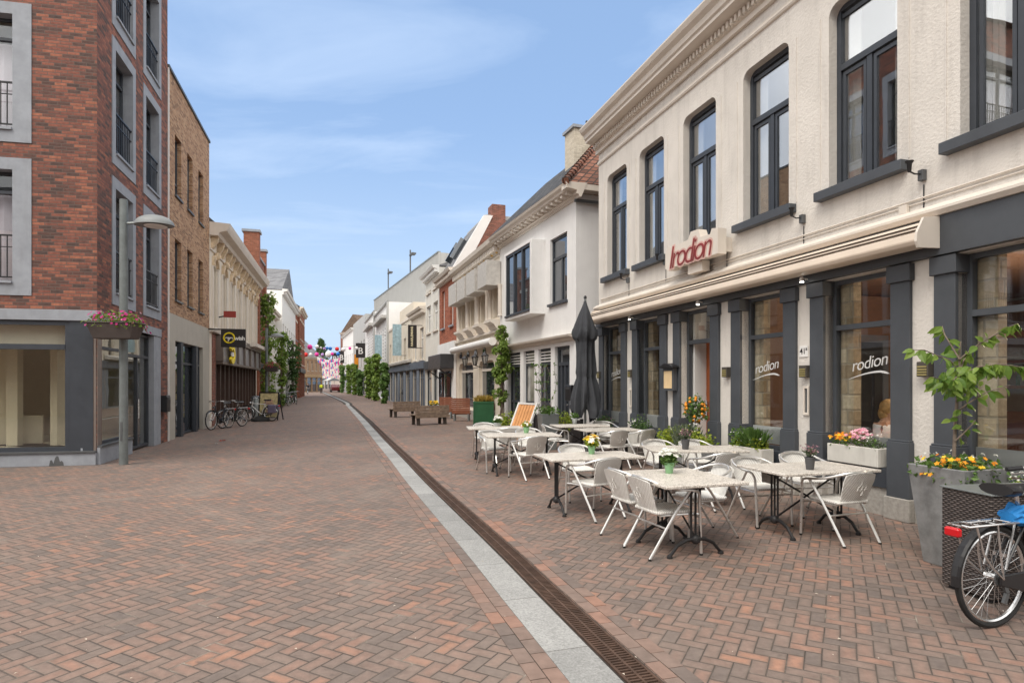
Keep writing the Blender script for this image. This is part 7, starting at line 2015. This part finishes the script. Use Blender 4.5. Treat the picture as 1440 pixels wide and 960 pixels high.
# thin high cloud: project the view direction on a plane overhead
zz = wn('ShaderNodeMath', operation='MAXIMUM'); nt.links.new(sep.outputs[2], zz.inputs[0]); zz.inputs[1].default_value = .06
dv = wn('ShaderNodeVectorMath', operation='DIVIDE'); cb = wn('ShaderNodeCombineXYZ')
for i in range(3): nt.links.new(zz.outputs[0], cb.inputs[i])
nt.links.new(tc.outputs['Generated'], dv.inputs[0]); nt.links.new(cb.outputs[0], dv.inputs[1])
mp = wn('ShaderNodeMapping'); mp.inputs['Scale'].default_value = (.8,1.5,1); mp.inputs['Rotation'].default_value = (0,0,RR(35)); mp.inputs['Location'].default_value = (3.4,2.25,0); nt.links.new(dv.outputs[0], mp.inputs[0])
no = wn('ShaderNodeTexNoise'); no.inputs['Scale'].default_value = 1.0; no.inputs['Detail'].default_value = 7; no.inputs['Roughness'].default_value = .56; no.inputs['Distortion'].default_value = .5; nt.links.new(mp.outputs[0], no.inputs['Vector'])
mr = wn('ShaderNodeMapRange'); mr.inputs[1].default_value = .50; mr.inputs[2].default_value = .80; mr.inputs[3].default_value = .0; mr.inputs[4].default_value = .75; nt.links.new(no.outputs[0], mr.inputs[0])
mul = wn('ShaderNodeVectorMath', operation='SCALE'); mul.inputs['Scale'].default_value = 1.0; nt.links.new(sky.outputs[0], mul.inputs[0])
mx = wn('ShaderNodeMix', data_type='RGBA'); nt.links.new(mr.outputs[0], mx.inputs[0]); nt.links.new(mul.outputs[0], mx.inputs[6]); mx.inputs[7].default_value = (5.4,5.9,6.5,1)
# a uniform veil of thin cirrus
ve = wn('ShaderNodeMix', data_type='RGBA'); ve.inputs[0].default_value = .55; nt.links.new(mx.outputs[2], ve.inputs[6]); ve.inputs[7].default_value = (2.35,3.65,5.9,1)
hz = wn('ShaderNodeMapRange', interpolation_type='SMOOTHSTEP'); hz.inputs[1].default_value = .0; hz.inputs[2].default_value = .42; hz.inputs[3].default_value = .75; hz.inputs[4].default_value = .0; nt.links.new(sep.outputs[2], hz.inputs[0])
hm = wn('ShaderNodeMix', data_type='RGBA'); nt.links.new(hz.outputs[0], hm.inputs[0]); nt.links.new(ve.outputs[2], hm.inputs[6]); hm.inputs[7].default_value = (3.7,4.6,5.75,1)
# bright broken cloud added out of view, overhead and beside, to lighten fronts and panes
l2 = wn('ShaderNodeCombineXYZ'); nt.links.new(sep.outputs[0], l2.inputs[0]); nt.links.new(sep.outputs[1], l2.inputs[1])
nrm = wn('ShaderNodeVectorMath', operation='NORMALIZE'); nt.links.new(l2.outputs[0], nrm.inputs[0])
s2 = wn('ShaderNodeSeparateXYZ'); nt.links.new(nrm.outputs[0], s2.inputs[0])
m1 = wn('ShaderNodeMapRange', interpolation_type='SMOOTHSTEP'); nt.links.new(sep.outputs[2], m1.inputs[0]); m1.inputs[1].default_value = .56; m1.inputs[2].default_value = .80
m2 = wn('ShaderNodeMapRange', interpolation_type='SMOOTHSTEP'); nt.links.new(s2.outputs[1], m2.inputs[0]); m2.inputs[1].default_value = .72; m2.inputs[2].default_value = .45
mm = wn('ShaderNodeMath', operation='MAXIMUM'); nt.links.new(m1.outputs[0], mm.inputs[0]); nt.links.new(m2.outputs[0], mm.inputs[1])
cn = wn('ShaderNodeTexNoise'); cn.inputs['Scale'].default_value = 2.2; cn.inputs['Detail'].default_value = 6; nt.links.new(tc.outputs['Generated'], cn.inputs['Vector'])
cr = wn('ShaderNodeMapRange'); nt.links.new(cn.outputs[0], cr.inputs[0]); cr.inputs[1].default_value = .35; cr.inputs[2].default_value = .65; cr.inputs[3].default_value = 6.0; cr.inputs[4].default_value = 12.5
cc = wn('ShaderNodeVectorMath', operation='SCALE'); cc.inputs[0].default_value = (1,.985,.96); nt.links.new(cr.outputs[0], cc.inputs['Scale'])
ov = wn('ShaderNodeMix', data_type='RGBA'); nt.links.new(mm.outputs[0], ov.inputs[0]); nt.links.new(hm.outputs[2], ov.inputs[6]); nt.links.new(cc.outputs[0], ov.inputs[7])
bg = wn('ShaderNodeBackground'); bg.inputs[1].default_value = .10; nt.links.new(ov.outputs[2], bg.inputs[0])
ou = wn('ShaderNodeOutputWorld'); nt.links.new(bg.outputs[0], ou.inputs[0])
sun = bpy.data.lights.new('sun', 'SUN'); sun.energy = 1.3; sun.angle = RR(26); sun.color = (1,.93,.83)
so = bpy.data.objects.new('sun', sun); COL.objects.link(so)
D = Vector((math.sin(SUN_AZ)*math.cos(SUN_EL), math.cos(SUN_AZ)*math.cos(SUN_EL), math.sin(SUN_EL)))
so.rotation_euler = D.to_track_quat('Z','Y').to_euler()
cam = bpy.data.cameras.new('camera'); cam.sensor_width = 36; cam.lens = 36*FOC/1440; cam.shift_y = (HY-480)/1440; cam.clip_end = 3000; cam.clip_start = .05
co = bpy.data.objects.new('camera', cam); COL.objects.link(co); co.location = (0,0,EYE); co.rotation_euler = (RR(90),0,0)
SC.camera = co
SC.view_settings.view_transform = 'Standard'; SC.view_settings.look = 'None'; SC.view_settings.exposure = 0.86; SC.view_settings.gamma = 1; SC.view_settings.use_curve_mapping = False
SC.cycles.max_bounces = 8; SC.cycles.diffuse_bounces = 4; SC.cycles.glossy_bounces = 4; SC.cycles.transparent_max_bounces = 16; SC.cycles.transmission_bounces = 4
SC.cycles.caustics_reflective = False; SC.cycles.caustics_refractive = False; SC.cycles.sample_clamp_indirect = 6
SC.cycles.use_denoising = True
